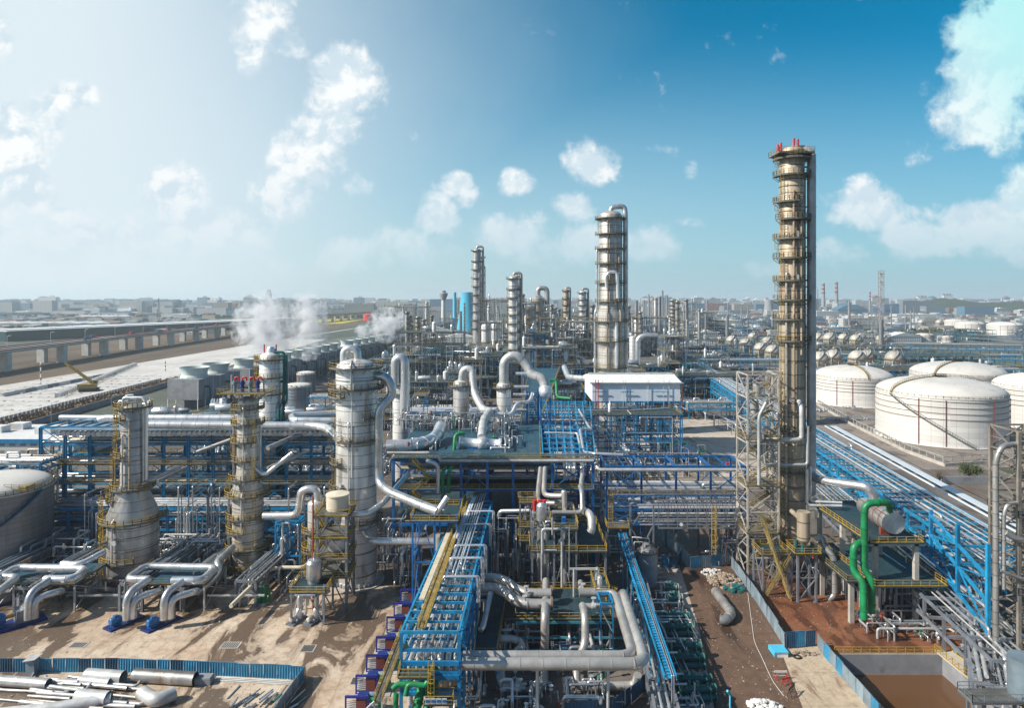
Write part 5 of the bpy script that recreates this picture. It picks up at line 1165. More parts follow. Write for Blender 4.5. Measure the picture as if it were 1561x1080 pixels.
# sloping blue cable bridge and teal coolers
p0 = D(953, 823, 140); p1 = D(1018, 1030, 93)
t = thing('cable_bridge', 'narrow bright blue ladder tray running down beside the small grey tank', 'cable tray', (22, 115, 0)); b = MB()
z_ = 9
A_ = Vector((XX(948, 146), 146, 8.2)); B_ = Vector((XX(1022, 90), 90, 8.2))
b.bar(A_+Vector((-.8,0,0)), B_+Vector((-.8,0,0)), .22, .5).bar(A_+Vector((.8,0,0)), B_+Vector((.8,0,0)), .22, .5)
b.build('side_rail', 'sky_steel', t, world=True); b = MB()
for k in range(70): c = A_.lerp(B_, k/70); b.bar(c-Vector((.8,0,0)), c+Vector((.8,0,0)), .22, .08)
b.bar(A_+Vector((0,0,-.15)), B_+Vector((0,0,-.15)), .5, .06); b.build('rung', 'sky_steel', t, world=True)
for k in range(8): c = A_.lerp(B_, (k+.5)/8); MB().bar((c.x-1, c.y, 0), (c.x-1, c.y, 8), .25).bar((c.x+1, c.y, 0), (c.x+1, c.y, 8), .25).build('leg', 'sky_steel', t, world=True)
for k in range(2): MB().pipe([A_+Vector((.2+k*.3, 0, .25)), B_+Vector((.2+k*.3, 0, .25)), B_+Vector((.2+k*.3, 0, -6))], .08, 6).build('pipe', 'silver', t, world=True)
rack('pipe_rack', 'slim low rack of silver pipes along the teal coolers', (XX(1040, 86), 86), (XX(985, 130), 130), 3.2, [2.2, 4.5], 6, 'grey_steel', 5, 51, pr=(.12, .22))
CO = [(1034, 912, 0), (1040, 928, 0), (1032, 958, 1), (1036, 975, 1), (1048, 1006, 1), (1052, 1024, 1), (1062, 1058, 1), (1068, 1074, 1)]
nmz = ['farthest pale green cooler by the sand strip', 'second pale green cooler by the sand strip', 'third cooler by the sand strip, dark teal', 'fourth cooler by the sand strip, dark teal', 'fifth cooler by the sand strip, dark teal', 'sixth cooler by the sand strip, dark teal', 'seventh cooler by the sand strip, dark teal', 'nearest dark teal cooler at the bottom of the sand strip']
for k, (px, py, dk_) in enumerate(CO):
    p = G(px, py); t = thing('shell_cooler', nmz[k], 'cooler', (p.x-3.2, p.y, 0), .05); m_ = 'teal_paint' if dk_ else 'sea_green'
    L = 5.5 if dk_ else 3.2; b = MB().hdrum((.3, 0, .9), (L, 0, .9), .62, 16).hdrum((.3, .1, 2.1), (L, .1, 2.1), .5, 16).tube([(L*.8, 0, .9), (L*.8, 0, 2.9)], .25, 8).tube([(.9, 0, .9), (.9, 0, 2.9)], .25, 8); b.build('shell', m_, t)
    b = MB()
    for x in (.3, L*.85, L): b.tube([(x-.08, 0, .9), (x+.08, 0, .9)], .78, 16).tube([(x-.08, .1, 2.1), (x+.08, .1, 2.1)], .64, 16)
    b.build('flange', 'sea_green' if dk_ else 'pale_steel', t); MB().box((1, -.5, 0), (1.4, .5, .5)).box((L-1, -.5, 0), (L-.6, .5, .5)).build('saddle', 'concrete', t)
    MB().pipe([(-1.5, .4, 1.2), (0, .4, 1.2), (.9, .2, 2.9), (.9, -.8, 3.4), (-1.5, -.8, 3.4)], .18, 8).build('pipe', 'silver', t)
    b = MB().cyl((L*.5, 0, 2.6), .3, .7, 8).cyl((L*.3, .3, 2.6), .22, .6, 8); b.build('valve', 'sea_green', t)
pipework('cooler_pipework', 'thin pipes around the pale green coolers', (XX(1015, 118), 119), (9, 16), 20, 35, (.4, 3), (.06, .16), valves=5)
pipework('cooler_pipework', 'thin pipes beside the dark teal coolers', (XX(1025, 103), 103), (7, 18), 18, 36, (.4, 3), (.06, .16), valves=5)
pipework('cooler_pipework', 'thin pipes at the bottom end of the coolers', (XX(1045, 93), 92), (7, 10), 12, 37, (.4, 3), (.06, .16), valves=4)
# small grey tank
p = G(988, 896); st_ = thing('small_tank', 'small pale grey tank with rusty conical roof beside the pipe bridge', 'tank', (p.x+.2, p.y+2.2, 0))
MB().lathe([(0,0),(2.25,0),(2.25,6.6)], 28).build('shell', 'sheet_grey', st_); MB().lathe([(2.4,6.6),(2.4,6.75),(.7,7.9),(.7,8.3),(0,8.4)], 28).build('roof', 'grey_clad', st_)
b = MB().rail([(2.4*math.cos(i*PI/8), 2.4*math.sin(i*PI/8), 6.75) for i in range(17)], 1, 1.2, .06); b.ring((0,0,6.7), 2.26, 2.45, -.1, .1); b.build('railing', 'brown_steel', st_)
MB().pipe([(-1, -1, 7.5), (-1, -1, 9), (-2.9, -1, 9), (-2.9, -1, 0)], .12, 8).pipe([(.5, 0, 8), (.5, 0, 9.4), (-3, .8, 9.4), (-3, .8, 1)], .15, 8).build('pipe', 'pale_steel', st_)
b = MB().box((-3.6, -1.6, 5.0), (-2.2, 1.6, 5.1)).rail([(-3.6,-1.6,5.1),(-3.6,1.6,5.1)], 1).box((-3.4,-1.4,0),(-3.2,-1.2,5)).box((-3.4,1.2,0),(-3.2,1.4,5)); b.build('side_platform', 'grey_steel', st_)
# ---------------------------------------------------------------- left side
# far left tank
ft = thing('storage_tank', 'big ribbed grey tank with pale dome cut by the left edge', 'tank', (-117.5, 150, 0)); rT = 10.6; hT = 17.2
MB().lathe([(0,0),(rT,0),(rT,hT)], 56).build('shell', 'sheet_dark', ft)
MB().lathe([(rT+.25,hT-.1),(rT+.25,hT+.1)]+[(rT*math.cos(a), hT+.1+3*math.sin(a)) for a in [PI/2*i/8 for i in range(8)]]+[(.01,hT+3.1)], 56, sharp=.9).build('roof', 'dome_white', ft)
b = MB().rail([((rT+.1)*math.cos(i*PI/24), (rT+.1)*math.sin(i*PI/24), hT+.1) for i in range(49)], 1.1, 2, .08); b.build('railing', 'olive_rail', ft)
b = MB(); a0, a1 = math.radians(-125), math.radians(-8); k = 44; pts = [((rT+.6)*math.cos(a0+(a1-a0)*i/k), (rT+.6)*math.sin(a0+(a1-a0)*i/k), .4+(hT-.4)*i/k) for i in range(k+1)]
for p, q in zip(pts[:-1], pts[1:]): b.bar(p, q, .9, .2); b.bar(Vector(p)+Vector((0,0,1.1)), Vector(q)+Vector((0,0,1.1)), .08)
for p in pts[::2]: b.bar(p, Vector(p)+Vector((0,0,1.1)), .08)
b.build('spiral_stair', 'sheet_navy', ft)
MB().box((7, -5, hT+1), (10, -2, hT+1.5)).rail([(6,-6,hT+1.2),(11,-6,hT+1),(11,-1,hT+1)], 1.1).build('roof_platform', 'olive_rail', ft)
# column A: wide dark clad
YA = 142; XA = XX(203, YA)
zA = lambda y: ZZ(y, YA)
pA = [(4.8, 0), (5.0, .3), (5.0, zA(782)), (2.5, zA(738)), (2.35, zA(625))]
cA = column('wide_column', 'leftmost dark clad column, wide below and narrow above a cone', (XA, YA, 0), pA, 'grey_clad',
    [(zA(884), 200, 290, 1.2), (zA(846), 160, 300, 1.3), (zA(818), 150, 230, 1.3), (zA(788), 140, 400, 1.5), (zA(760), 130, 230, 1.3), (zA(742), 140, 400, 1.6), (zA(694), 150, 260, 1.2), (zA(668), 150, 240, 1.2), (zA(638), 150, 260, 1.2), (zA(620), 130, 410, 1.3)], 'yellow_rail', [200, 225],
    [(255, .25, 4, zA(660), .2, 'pale_steel'), (285, .2, 14, zA(640), .18, 'tan_clad'), (340, .4, zA(735), zA(622), .22, 'silver'), (352, .7, zA(728), zA(616), .26, 'silver')], 'distillation column',
    rings=[zA(y) for y in (870, 850, 830, 810, 796, 720, 700, 680, 655)], holes=[(zA(815), 262, .5)])
MB().pipe([(-1.8, -.6, zA(625)), (-1.8, -.6, zA(606)), (2.6, -.6, zA(606)), (3.2, -.6, zA(616)), (3.2, -.6, zA(735))], .3, 10).pipe([(-2.6, 0, zA(660)), (-3.2, 0, zA(612)), (.3, 0, zA(612))], .25, 8).build('top_pipe', 'bright_silver', cA)
MB().tube([(2.6, -1.2, zA(737)), (9.5, 1.5, zA(715))], .42, 12).build('inclined_pipe', 'grey_clad', cA)
MB().cyl((-.8,0,zA(612)), .8, 1.4, 12).cyl((1, .4, zA(614)), .5, 1.2, 12).build('nozzle', 'pale_steel', cA)
# column B
YB = 145; XB = XX(378, YB); zB = lambda y: ZZ(y, YB)
pB = [(3.25, 0), (3.25, zB(752)), (2.35, zB(716)), (2.2, zB(612))]
cB = column('column', 'second column from the left, rust stained with red valves on its wide top platform', (XB, YB, 0), pB, 'weathered_clad',
    [(zB(862), 180, 300, 1.1), (zB(832), 150, 400, 1.4), (zB(806), 150, 280, 1.2), (zB(785), 150, 400, 1.3), (zB(752), 140, 400, 1.5), (zB(728), 140, 400, 1.3), (zB(700), 150, 300, 1.1), (zB(672), 160, 320, 1.2), (zB(645), 150, 380, 1.2), (zB(622), 150, 400, 1.2)], 'yellow_rail', [310, 225],
    [(270, .3, 10, zB(620), .17, 'bright_silver'), (350, .5, zB(735), zB(640), .25, 'silver'), (200, .4, 2, zB(640), .25, 'grey_clad')], 'distillation column', rings=[zB(y) for y in (850, 820, 795, 770, 700, 660)], holes=[(zB(784), 250, .5), (zB(738), 255, .5), (zB(690), 290, .45)])
MB().box((-5.5, -3.6, zB(598)-.1), (5, 3.6, zB(598)+.05)).build('top_deck', 'deck_grey', cB); MB().rail([(-5.5,-3.6,zB(598)+.05),(5,-3.6,zB(598)+.05),(5,3.6,zB(598)+.05),(-5.5,3.6,zB(598)+.05),(-5.5,-3.6,zB(598)+.05)]).build('railing', 'yellow_rail', cB)
b = MB(); c_ = MB()
for k in range(8): a = k*PI/4; c_.bar((2.2*math.cos(a), 2.2*math.sin(a), zB(612)), (4.2*math.cos(a), 3.3*math.sin(a), zB(598)), .2)
c_.build('bracket', 'sheet_dark', cB)
for k in range(4):
    x = -2.7+k*1.7; MB().cyl((x, -.5, zB(598)), .4, 2.6, 10).cyl((x, -.5, zB(598)+1.8), .6, .5, 10).build('relief_valve', 'navy' if k % 2 else 'sheet_grey', cB); b.pipe([(x, -.5, zB(598)+2.4), (x, -.5, zB(598)+3.3), (x+.9, -.5, zB(598)+3.3), (x+.9, -.5, zB(598)+2.6)], .2, 8)
b.build('red_pipe', 'red', cB); MB().tube([(-3.6, 0, zB(598)), (-3.6, 0, zB(572))], .2, 8).tube([(3.5, 0, zB(598)), (3.5, 0, zB(575))], .2, 8).build('vent', 'pale_steel', cB)
MB().pipe([(2.2, -1, zB(712)), (4.4, -2, zB(722)), (10, -.5, zB(690))], .5, 12).build('side_pipe', 'silver', cB)
# column C: the big silver one
YC = 140; XC = XX(543, YC); zC = lambda y: ZZ(y, YC)
pC = [(4.25, 0), (4.25, zC(562))]
cC = column('silver_column', 'widest bright silver column with a looping pipe on its domed top', (XC, YC, 0), pC, 'column_silver',
    [(zC(790), 290, 400, 1.2), (zC(764), 150, 230, 1.3), (zC(742), 150, 235, 1.3), (zC(702), 160, 240, 1.2), (zC(668), 240, 390, 1.3), (zC(635), 300, 390, 1.1), (zC(603), 150, 250, 1.4), (zC(591), 120, 410, 1.5), (zC(560), 100, 420, 1.3)], 'olive_rail', [195, 225],
    [(272, .12, zC(720), zC(556), .16, 'bright_silver'), (262, .1, zC(860), zC(640), .15, 'bright_silver')], 'distillation column', n=40, rings=[zC(y) for y in (870, 835, 800, 770, 738, 708, 675, 645, 615, 578)], holes=[(zC(588), 245, .6), (zC(665), 262, .5), (zC(733), 240, .45), (zC(680), 285, .3)])
MB().pipe([(-2.6, 0, zC(560)), (-2.6, 0, zC(532)), (.2, 0, zC(532)), (.4, 0, zC(556))], .85, 14, 1.4).pipe([(-.5,-2,zC(556)), (-.5,-2,zC(548)), (0,-4.7,zC(553)), (0,-4.7,zC(600))], .18, 8).build('top_loop', 'bright_silver', cC)
b = MB()
for k in range(26): a = 2*PI*k/26; b.box((4.35*math.cos(a)-.2, 4.35*math.sin(a)-.2, .02), (4.35*math.cos(a)+.2, 4.35*math.sin(a)+.2, .9))
b.build('anchor', 'pale_steel', cC)
bigpipe('large silver pipe looping down the right flank of the silver column', [D(566, 572, 140), D(590, 575, 139), D(598, 592, 139), D(597, 604, 139), D(577, 625, 137.5), D(577, 738, 137.5), D(596, 752, 133), D(655, 776, 126), D(668, 780, 125)], .95, 'silver', 18, 2.6, 3)
bigpipe('short silver pipe rising to the stand top beside the large looping pipe', [D(665, 784, 125), D(670, 776, 125), D(682, 758, 126)], .55, 'bright_silver', 12)
bigpipe('silver pipe crossing low in front of the silver column down to the left', [D(622, 724, 145), D(583, 768, 133), D(562, 783, 130), D(537, 785, 130)], .6, 'silver', 14)
bigpipe('level silver pipe from the silver column skirt to the blue stand', [D(556, 812, 135), D(560, 823, 132), D(572, 826, 131), D(680, 826, 131)], .7, 'silver', 14)
bigpipe('longest silver pipe on top of the left rack ending at the silver column', [D(228, 648, 160), D(495, 650, 160), D(515, 668, 148)], 1.0, 'bright_silver', 16, 5, 3.2)
bigpipe('upper silver pipe behind the longest one on the left rack', [D(152, 641, 166), D(160, 638, 166), D(362, 638, 166)], .9, 'bright_silver', 14)
bigpipe('left silver pipe with tapered end on top of the left rack', [D(92, 637, 170), D(172, 638, 170), D(200, 640, 170)], .75, 'bright_silver', 14)
bigpipe('silver pipe bending behind the silver column onto the left rack', [D(512, 642, 165), D(446, 641, 165), D(444, 634, 172), D(520, 630, 176)], .8, 'bright_silver', 14)
for k, (a, c, r) in enumerate([(D(300, 690, 158), D(360, 668, 160), .5), (D(408, 684, 152), D(468, 658, 165), .6), (D(408, 715, 150), D(470, 688, 160), .5), (D(240, 735, 146), D(285, 713, 156), .45)]):
    bigpipe(['sloping pipe left of the pale rust stained column', 'upper sloping pipe right of the pale rust stained column', 'lower sloping pipe right of the pale rust stained column', 'sloping pipe leaving the cone of the leftmost column'][k], [a, c], r, 'grey_clad', 12)
# left cross racks
zl = [ZZ(y, 165) for y in (790, 765, 738, 708, 678, 652)]
r1 = rack('pipe_rack', 'wide bright blue rack with air coolers behind the three left columns', (XX(62, 165), 165), (XX(512, 165), 165), 11, zl, 6, 'sky_steel', 6, 61, postw=.62, rails=(2, 3), walks=(3,), pr=(.15, .45), skip_pipe=(5,), split=0, pm=['silver', 'bright_silver', 'silver', 'tan_clad', 'grey_steel'])
for i in (0, 2, 4): MB().box((0, .2, zl[i]-.34), (XX(512,165)-XX(62,165), 10.8, zl[i]-.3)).build('shade_grating', 'deck', r1)  # dark full-width plates added to shade the rack below them
# air cooler plenum drums under the top
ct = thing('air_cooler_bank', 'long bank of round grey air cooler fans under the silver pipes of the left rack', 'air cooler', (XX(80, 163), 163, 0)); f0 = None
for k in range(54):
    x = 2+k*1.27*0.98
    if XX(80,163)+x > XX(505,163): break
    if f0 is None: f0 = MB().tube([(0,-.9,0),(0,.2,0),(0,.9,0)], [.62,.5,.62], 12).build('fan_ring', 'grey_steel', ct); f0.location = (x, 0, ZZ(661, 163))
    else: rep(f0, ct, (x, 0, ZZ(661,163)))
MB().box((0, 0, ZZ(657,163)), (68, 8, ZZ(655,163))).build('casing', 'sheet_grey', ct)
rack('pipe_rack', 'low rack of bright pipes left of the leftmost column', (XX(-80, 158), 158), (XX(62, 158), 158), 8, [ZZ(y, 158) for y in (745, 718, 708)], 6, 'blue_steel', 8, 62, rails=(2,), pr=(.2, .5), pm=['bright_silver', 'pale_steel', 'tan_clad'])
rack('pipe_rack', 'lower grey steel pipe bank in the shade below the left blue rack', (XX(66, 157), 157), (XX(520, 157), 157), 7, [2.5, 5, 7.6, 10], 6, 'blue_steel', 9, 63, pr=(.12, .3), pm=['grey_steel', 'sheet_dark', 'silver', 'grey_steel'])
# vertical pipes in front of racks
rd = random.Random(17); 
vt = thing('riser_bank', 'rows of thin vertical pipes in front of the left blue rack', 'pipe bank', (XX(300, 154), 154, 0))
for k in range(40):
    px = rd.choice([rd.uniform(125, 160), rd.uniform(268, 335), rd.uniform(270, 330), rd.uniform(415, 500)]); Y = rd.uniform(151, 156); x = XX(px, Y); h = rd.uniform(7, 17); r = rd.uniform(.08, .22); 
    MB().pipe([(x, Y, 0), (x, Y, h), (x, Y+rd.choice([2, 3, 6]), h)], r, 8).build('riser', rd.choice(SILVERS), vt, world=True)
# depth-wise low racks between columns
for k, (x, ya, yb, w, z, lab) in enumerate([(-105, 128, 156, 4, [2.6, 4.2], 'low depth rack left of the leftmost column'), (-91, 125, 154, 4, [3, 5], 'low depth rack touching the leftmost column'), (-71, 126, 152, 4.5, [3, 5.2], 'low depth rack between the two left columns'), (-63, 126, 154, 3, [2.6, 4.4], 'second low depth rack between the two left columns'), (-50, 128, 155, 4, [3, 5], 'low depth rack right of the rust stained column')]):
    rack('pipe_rack', lab, (x, ya), (x+1.8, yb), w, z, 6, 'grey_steel', 6, 70+k, pr=(.12, .3), pm=['silver', 'grey_steel', 'sheet_grey'])
for k, (px, Y, sx, sy, n, h) in enumerate([(110, 150, 16, 14, 20, 7), (290, 150, 22, 12, 26, 7), (440, 148, 16, 12, 24, 7), (160, 150, 10, 10, 14, 5), (330, 144, 8, 12, 16, 6), (40, 138, 18, 10, 16, 4), (595, 150, 9, 14, 22, 12), (625, 140, 7, 9, 14, 7), (120, 133, 20, 8, 12, 3), (455, 136, 8, 10, 14, 5)]):
    pipework('pipework', f"{['tall','broad tall','crowded','small','low','wide low','dark','shaded','flat','compact'][k]} knot of pipes {['behind the far left tank','between the two left columns','right of the rust stained column','left of the leftmost column','beside the rust stained column foot','by the far left pump station','right of the silver column','below the blue stand','in front of the far left tank','left of the silver column foot'][k]}", (XX(px, Y), Y), (sx, sy), n, 80+k, (.6, h), valves=5)
# pumps and their loops
def pump(label, p, rz, s=1.0, motor='blue_motor', base='navy'):
    t = thing('process_pump', label, 'pump', (p.x, p.y, 0), rz)
    b = MB().box((-1.25*s, -3.2*s, 0), (1.25*s, 3.2*s, .35*s)).box((-1.35*s, -3.3*s, 0), (1.35*s, 3.3*s, .12*s)); b.build('base', base, t)
    m = MB().tube([(0,-2.7*s,1.25*s), (0,-2.6*s,1.25*s), (0,-.8*s,1.25*s)], [.5*s,.66*s,.66*s], 18)
    for k in range(12): a = k*PI/6; m.bar((.66*s*math.cos(a), -2.4*s, 1.25*s+.66*s*math.sin(a)), (.66*s*math.cos(a), -1*s, 1.25*s+.66*s*math.sin(a)), .07)
    m.box((-.5*s, -2.4*s, .3*s), (.5*s, -1*s, .7*s)).box((-.3*s, -2*s, 1.8*s), (.3*s, -1.3*s, 2.2*s)); m.build('motor', motor, t)
    MB().tube([(0,-.8*s,1.25*s),(0,.1*s,1.25*s)], .2*s, 10).build('coupling', 'yellow_rail', t)
    MB().box((-.9*s, .2*s, .3*s), (.9*s, 2.3*s, 1.9*s)).tube([(-1*s,1.2*s,1.2*s),(1*s,1.2*s,1.2*s)], .9*s, 16).build('casing', 'grey_steel', t)
    return t
pumps = [(190, 951, 1.0, 'left of the two blue motor pumps in front of the left columns'), (246, 953, 1.0, 'right of the two blue motor pumps in front of the left columns')]
for px, py, s, lab in pumps: p = G(px, py); pump(lab, p, -.5, s)
pump('largest pump with a long blue motor at the left edge', G(20, 955), -.75, 1.5); pump('partly hidden pump with dark motor at the left edge behind the largest', G(-12, 925), -.75, 1.2)
def loopset(dx, Y0, lab):
    z = 7
    q = lambda x, y, zz=z: G(x+dx, y, zz)
    bigpipe('arched suction pipe '+lab[0], [G(193+dx, 945, 1.8), G(193+dx, 945, 1.8)+Vector((0,0,4.6)), q(226, 885)], .68, 'silver', 16, 2)
    bigpipe('arched discharge pipe '+lab[1], [G(203+dx, 943, 1.8), G(203+dx, 943, 1.8)+Vector((0,0,3.6)), G(243+dx, 902, 5.4), G(243+dx, 902, 0.5)], .62, 'silver', 16, 1.8)
for dx, la, lb in [(0, 'rising from the left blue motor pump', 'looping over from the left blue motor pump'), (57, 'rising from the right blue motor pump', 'looping over from the right blue motor pump'), (-150, 'rising from the largest pump at the left edge', 'looping over from the largest pump at the left edge')]: loopset(dx, 0, (la, lb))
bigpipe('silver header loop above the two blue motor pumps', [G(228, 884, 7), G(193, 884, 7), G(222, 864, 7), G(330, 866, 7), G(308, 886, 7), G(262, 886, 7)], .72, 'silver', 16, 1.6)
bigpipe('large pipe running back from the header loop towards the rust stained column', [G(300, 905, 2), G(325, 885, 4), G(335, 866, 6), G(330, 858, 6.5), G(355, 835, 7)], .68, 'silver', 16, 1.8)
bigpipe('silver header loop at the left edge above the largest pump', [G(-40, 905, 7), G(25, 866, 7), G(133, 868, 7), G(112, 884, 7), G(68, 884, 7)], .75, 'silver', 16, 1.8)
bigpipe('second silver header at the left edge, shorter', [G(-30, 880, 7), G(28, 880, 7), G(-6, 905, 7)], .7, 'silver', 16, 1.6)
bigpipe('long inclined pipe behind the left header loop', [G(95, 860, 7.5), G(122, 862, 7.5), G(160, 842, 8.5)], .62, 'silver', 14)
for k, (x0, x1, y0, y1, lab) in enumerate([(XX(200, 128), XX(320, 128), 126, 136, 'low pump shelter deck with yellow railing under the header loop of the two blue pumps'), (XX(0, 128), XX(125, 128), 126, 136, 'low pump shelter deck with yellow railing at the left edge')]):
    t = thing('pump_deck', lab, 'platform', ((x0+x1)/2, y0, 0)); slab(t, x0, x1, y0, y1, 5.4, 'deck_blue', 'olive_rail', 'sew', .25)
    for x in (x0+.3, (x0+x1)/2, x1-.3):
        for y in (y0+.3, y1-.3): MB().bar((x, y, 0), (x, y, 5.1), .3).build('leg', 'pale_steel', t, world=True)
    b = MB()
    for x in (x0+.3, x1-.3): b.bar((x, y0+.3, .3), (x, y1-.3, 5), .15).bar((x, y1-.3, .3), (x, y0+.3, 5), .15)
    b.build('brace', 'pale_steel', t, world=True)
    MB().bar((x1, y0+1, 2.8), (x1+11, y0+1, 2.8), .3).build('cross_beam', 'pale_steel', t, world=True)
# equipment stand with white drum, front of silver column
YS = 127; sx0, sx1 = XX(484, YS), XX(528, YS)
t = thing('equipment_stand', 'tall grey braced stand with yellow railings and white capped drum beside the silver column', 'equipment stand', ((sx0+sx1)/2, YS+3, 0))
zsS = [ZZ(y, YS) for y in (880, 852, 820, 786)]
for x in (sx0, sx1):
    for y in (YS, YS+6): MB().box((x-.22, y-.22, 0), (x+.22, y+.22, zsS[-1])).build('post', 'grey_steel', t, world=True)
for i, z in enumerate(zsS):
    slab(t, sx0-(1.2 if i < 3 else .5), sx1+.4, YS-.4, YS+6.4, z, 'deck_grey', 'yellow_rail', 'nesw', .25)
b = MB(); zz = [0]+zsS
for z0, z1_ in zip(zz[:-1], zz[1:]):
    xm = (sx0+sx1)/2
    for y in (YS, YS+6): b.bar((sx0, y, z0), (xm, y, z1_-.3), .2).bar((sx1, y, z0), (xm, y, z1_-.3), .2)
    b.bar((sx1, YS, z0), (sx1, YS+3, z1_-.3), .2).bar((sx1, YS+6, z0), (sx1, YS+3, z1_-.3), .2)
b.build('brace', 'grey_steel', t, world=True)
MB().lathe([(.6,-3),(.7,-2),(2.15,0),(2.15,2.7),(2.3,2.75),(2.3,3.0),(0,3.3)], 24, ((sx0+sx1)/2+.3, YS+3, zsS[-1]+.3)).build('drum', 'cream', t, world=True)
MB().lathe([(0,0),(1.7,.3),(1.9,1),(1.9,2.6),(1.5,3.1),(0,3.3)], 20, ((sx0+sx1)/2+.3, YS+3, zsS[1]+.4)).build('vessel', 'bright_silver', t, world=True)
b = MB(); xs = sx0-.2
for i, (z0, z1_) in enumerate(zip([.1]+zsS[:-1], zsS)): b.stairs((xs-.5, YS+(5.6 if i % 2 else .4), z0), (xs-.5, YS+(.4 if i % 2 else 5.6), z1_), .8, (1,0,0))
b.build('stair', 'yellow_rail', t, world=True)
MB().tube([(sx0-.6, YS-.9, 0), (sx0-.6, YS-.9, ZZ(755, YS))], .16, 8).build('red_pipe', 'dark_red', t, world=True)
# thin vessel behind with arched pipe
column('small_column', 'slim silver vessel with platforms between the rust stained and silver columns', (XX(482, 137), 137, 0), [(1.25, 0), (1.25, ZZ(852, 137)), (1.7, ZZ(845, 137)), (1.7, ZZ(768, 137))], 'column_silver', [(ZZ(838, 137), 150, 400, 1.2), (ZZ(808, 137), 150, 400, 1.2)], 'yellow_rail', [220], cat='column')
bigpipe('swan neck silver pipe from the rust stained column over to the slim vessel', [D(402, 787, 139), D(455, 787, 138), D(459, 750, 137), D(468, 746, 137), D(483, 746, 137), D(486, 772, 137)], .8, 'silver', 18, 2.2, 3)
frame('pump_stage', 'small platform with horizontal tan drum left of the equipment stand', (XX(447, 122), 121), (6, 6), [ZZ(905, 121)], 'grey_steel', bays=(1, 1), vess=1, npipe=3, seed=21)
frame('pipe_tower', 'narrow royal blue pipe frame between the rust stained column and the slim vessel', (XX(420, 141), 141), (5.2, 3), [5, 9, 12.5, ZZ(800, 141)], 'blue_steel', bays=(2, 1), decks=(), vess=0, npipe=8, seed=22)
for k, px in enumerate((452, 478)):
    p = G(px, 948); t = thing('twin_pump', ['left of two small silver pumps on grey skids below the drum platform', 'right of two small silver pumps on grey skids below the drum platform'][k], 'pump', (p.x, p.y, 0), -.35)
    MB().box((-.9,-2,0),(.9,2,.3)).build('base', 'grey_steel', t); MB().hdrum((0,-1.6,.9),(0,-.3,.9),.45,12).build('motor', 'pale_steel', t); MB().cyl((0,.7,.3), .6, 1.4, 14).ball((0,.7,1.7), .6, 12).build('casing', 'bright_silver', t)
    MB().pipe([(0,.7,1.8),(0,.7,4.4),(0,2.6,4.4)], .3, 10).pipe([(.2,1,1),(1.4,1,1),(1.4,1,4.6),(1.4,3,4.6)], .25, 10).build('pipe', 'bright_silver', t)
t = thing('green_pump', 'tall bright green vertical pump unit on the stained ground', 'pump', tuple(G(399, 922)), -.3)
MB().box((-1.2,-1,0),(1.2,1,.3)).build('base', 'concrete', t); MB().cyl((-.5,0,.3), .5, 1.2, 12).cyl((.5,.2,.3), .5, 3.2, 12).pipe([(-.5,0,1.4),(-.5,0,3.4),(.5,0,3.4)], .3, 10).pipe([(1,0,.8),(1.8,0,.8),(1.8,0,3)], .25, 10).build('casing', 'green', t); MB().box((-.6,-.5,2),(.3,.3,3.6)).build('motor', 'sheet_grey', t)
bigpipe('pale pipe supported on thin legs running left to right before the drum platform', [G(352, 925, 4), G(408, 870, 4), G(425, 866, 4), G(462, 866, 4), G(520, 820, 5)], .38, 'cream', 10)
# site fence and pipe store in the near left
fence('long blue and navy corrugated hoarding across the lower left', [G(-60, 1026), G(180, 1026), G(300, 1030), G(464, 1038)], 2.2, mats=['sheet_blue', 'sheet_blue', 'sheet_blue', 'sheet_navy'])
fence('blue hoarding side running towards the camera in the lower left', [G(464, 1038), G(412, 1110)], 2.2, mats=['sheet_blue', 'sheet_grey'])
t = thing('guard_box', 'small pale box with slanted roof beside the blue hoarding', 'hut', tuple(G(50, 1028))); MB().box((-.7,-.7,0),(.7,.7,2.3)).build('body', 'sheet_grey', t); MB().bar((-1,0,2.4),(1,0,2.7), 2, .1).build('roof', 'pale_steel', t)
def lay(label, x0, y0, x1, y1, r, m='grey_clad', bend=None, grp=None, z=0):
    p, q = G(x0, y0, r), G(x1, y1, r); p.z = q.z = r+z; pts = [p, q]
    if bend: e = G(bend[0], bend[1], r); e.z = r+z; pts.append(e)
    b = MB().tube(fillet(pts, r*3.2) if bend else pts, r, 18, cap=False); b.tube(fillet(pts, r*3.2) if bend else pts, r*.9, 18, cap=False)
    return tag(b.build('loose_pipe', m, world=True), label, 'pipe', grp)
lay('fat open pipe with an elbow lying in the lower left corner', 170, 1066, 80, 1082, .85, 'pale_steel', (-20, 1092)); lay('wide open silver pipe end above the fat elbow pipe', 165, 1066, 118, 1062, 1.0, 'pale_steel')
lay('thick dark pipe lying at the left edge inside the hoarding', -30, 1036, 74, 1044, .8, 'grey_clad'); lay('thick open pipe in the middle of the pipe store', 132, 1030, 188, 1034, 1.0, 'pale_steel'); lay('thick pipe below the open one in the pipe store', 122, 1038, 168, 1042, .7, 'pale_steel')
lay('banded thick pipe lying along the hoarding', 205, 1030, 298, 1036, 1.0, 'grey_clad'); lay('large loose elbow pipe alone on the sandy ground', 216, 1057, 238, 1070, 1.0, 'pale_steel', (266, 1058))
rd = random.Random(33)
for k in range(34):
    x = rd.uniform(-30, 170); y = 1036+rd.uniform(0, 42); L = rd.uniform(25, 75); r = rd.uniform(.12, .3)
    lay('thin loose pipe in the heap of pipes in the lower left store', x, y, x+L, y+rd.uniform(-1, 4)+L*.06, r, rd.choice(['pale_steel', 'silver', 'grey_clad', 'pale_steel']), (x+L+rd.uniform(2, 9), y-rd.uniform(3, 9)) if rd.random() < .3 else None, 'thin loose pipes in the lower left store', z=rd.uniform(0, .5))
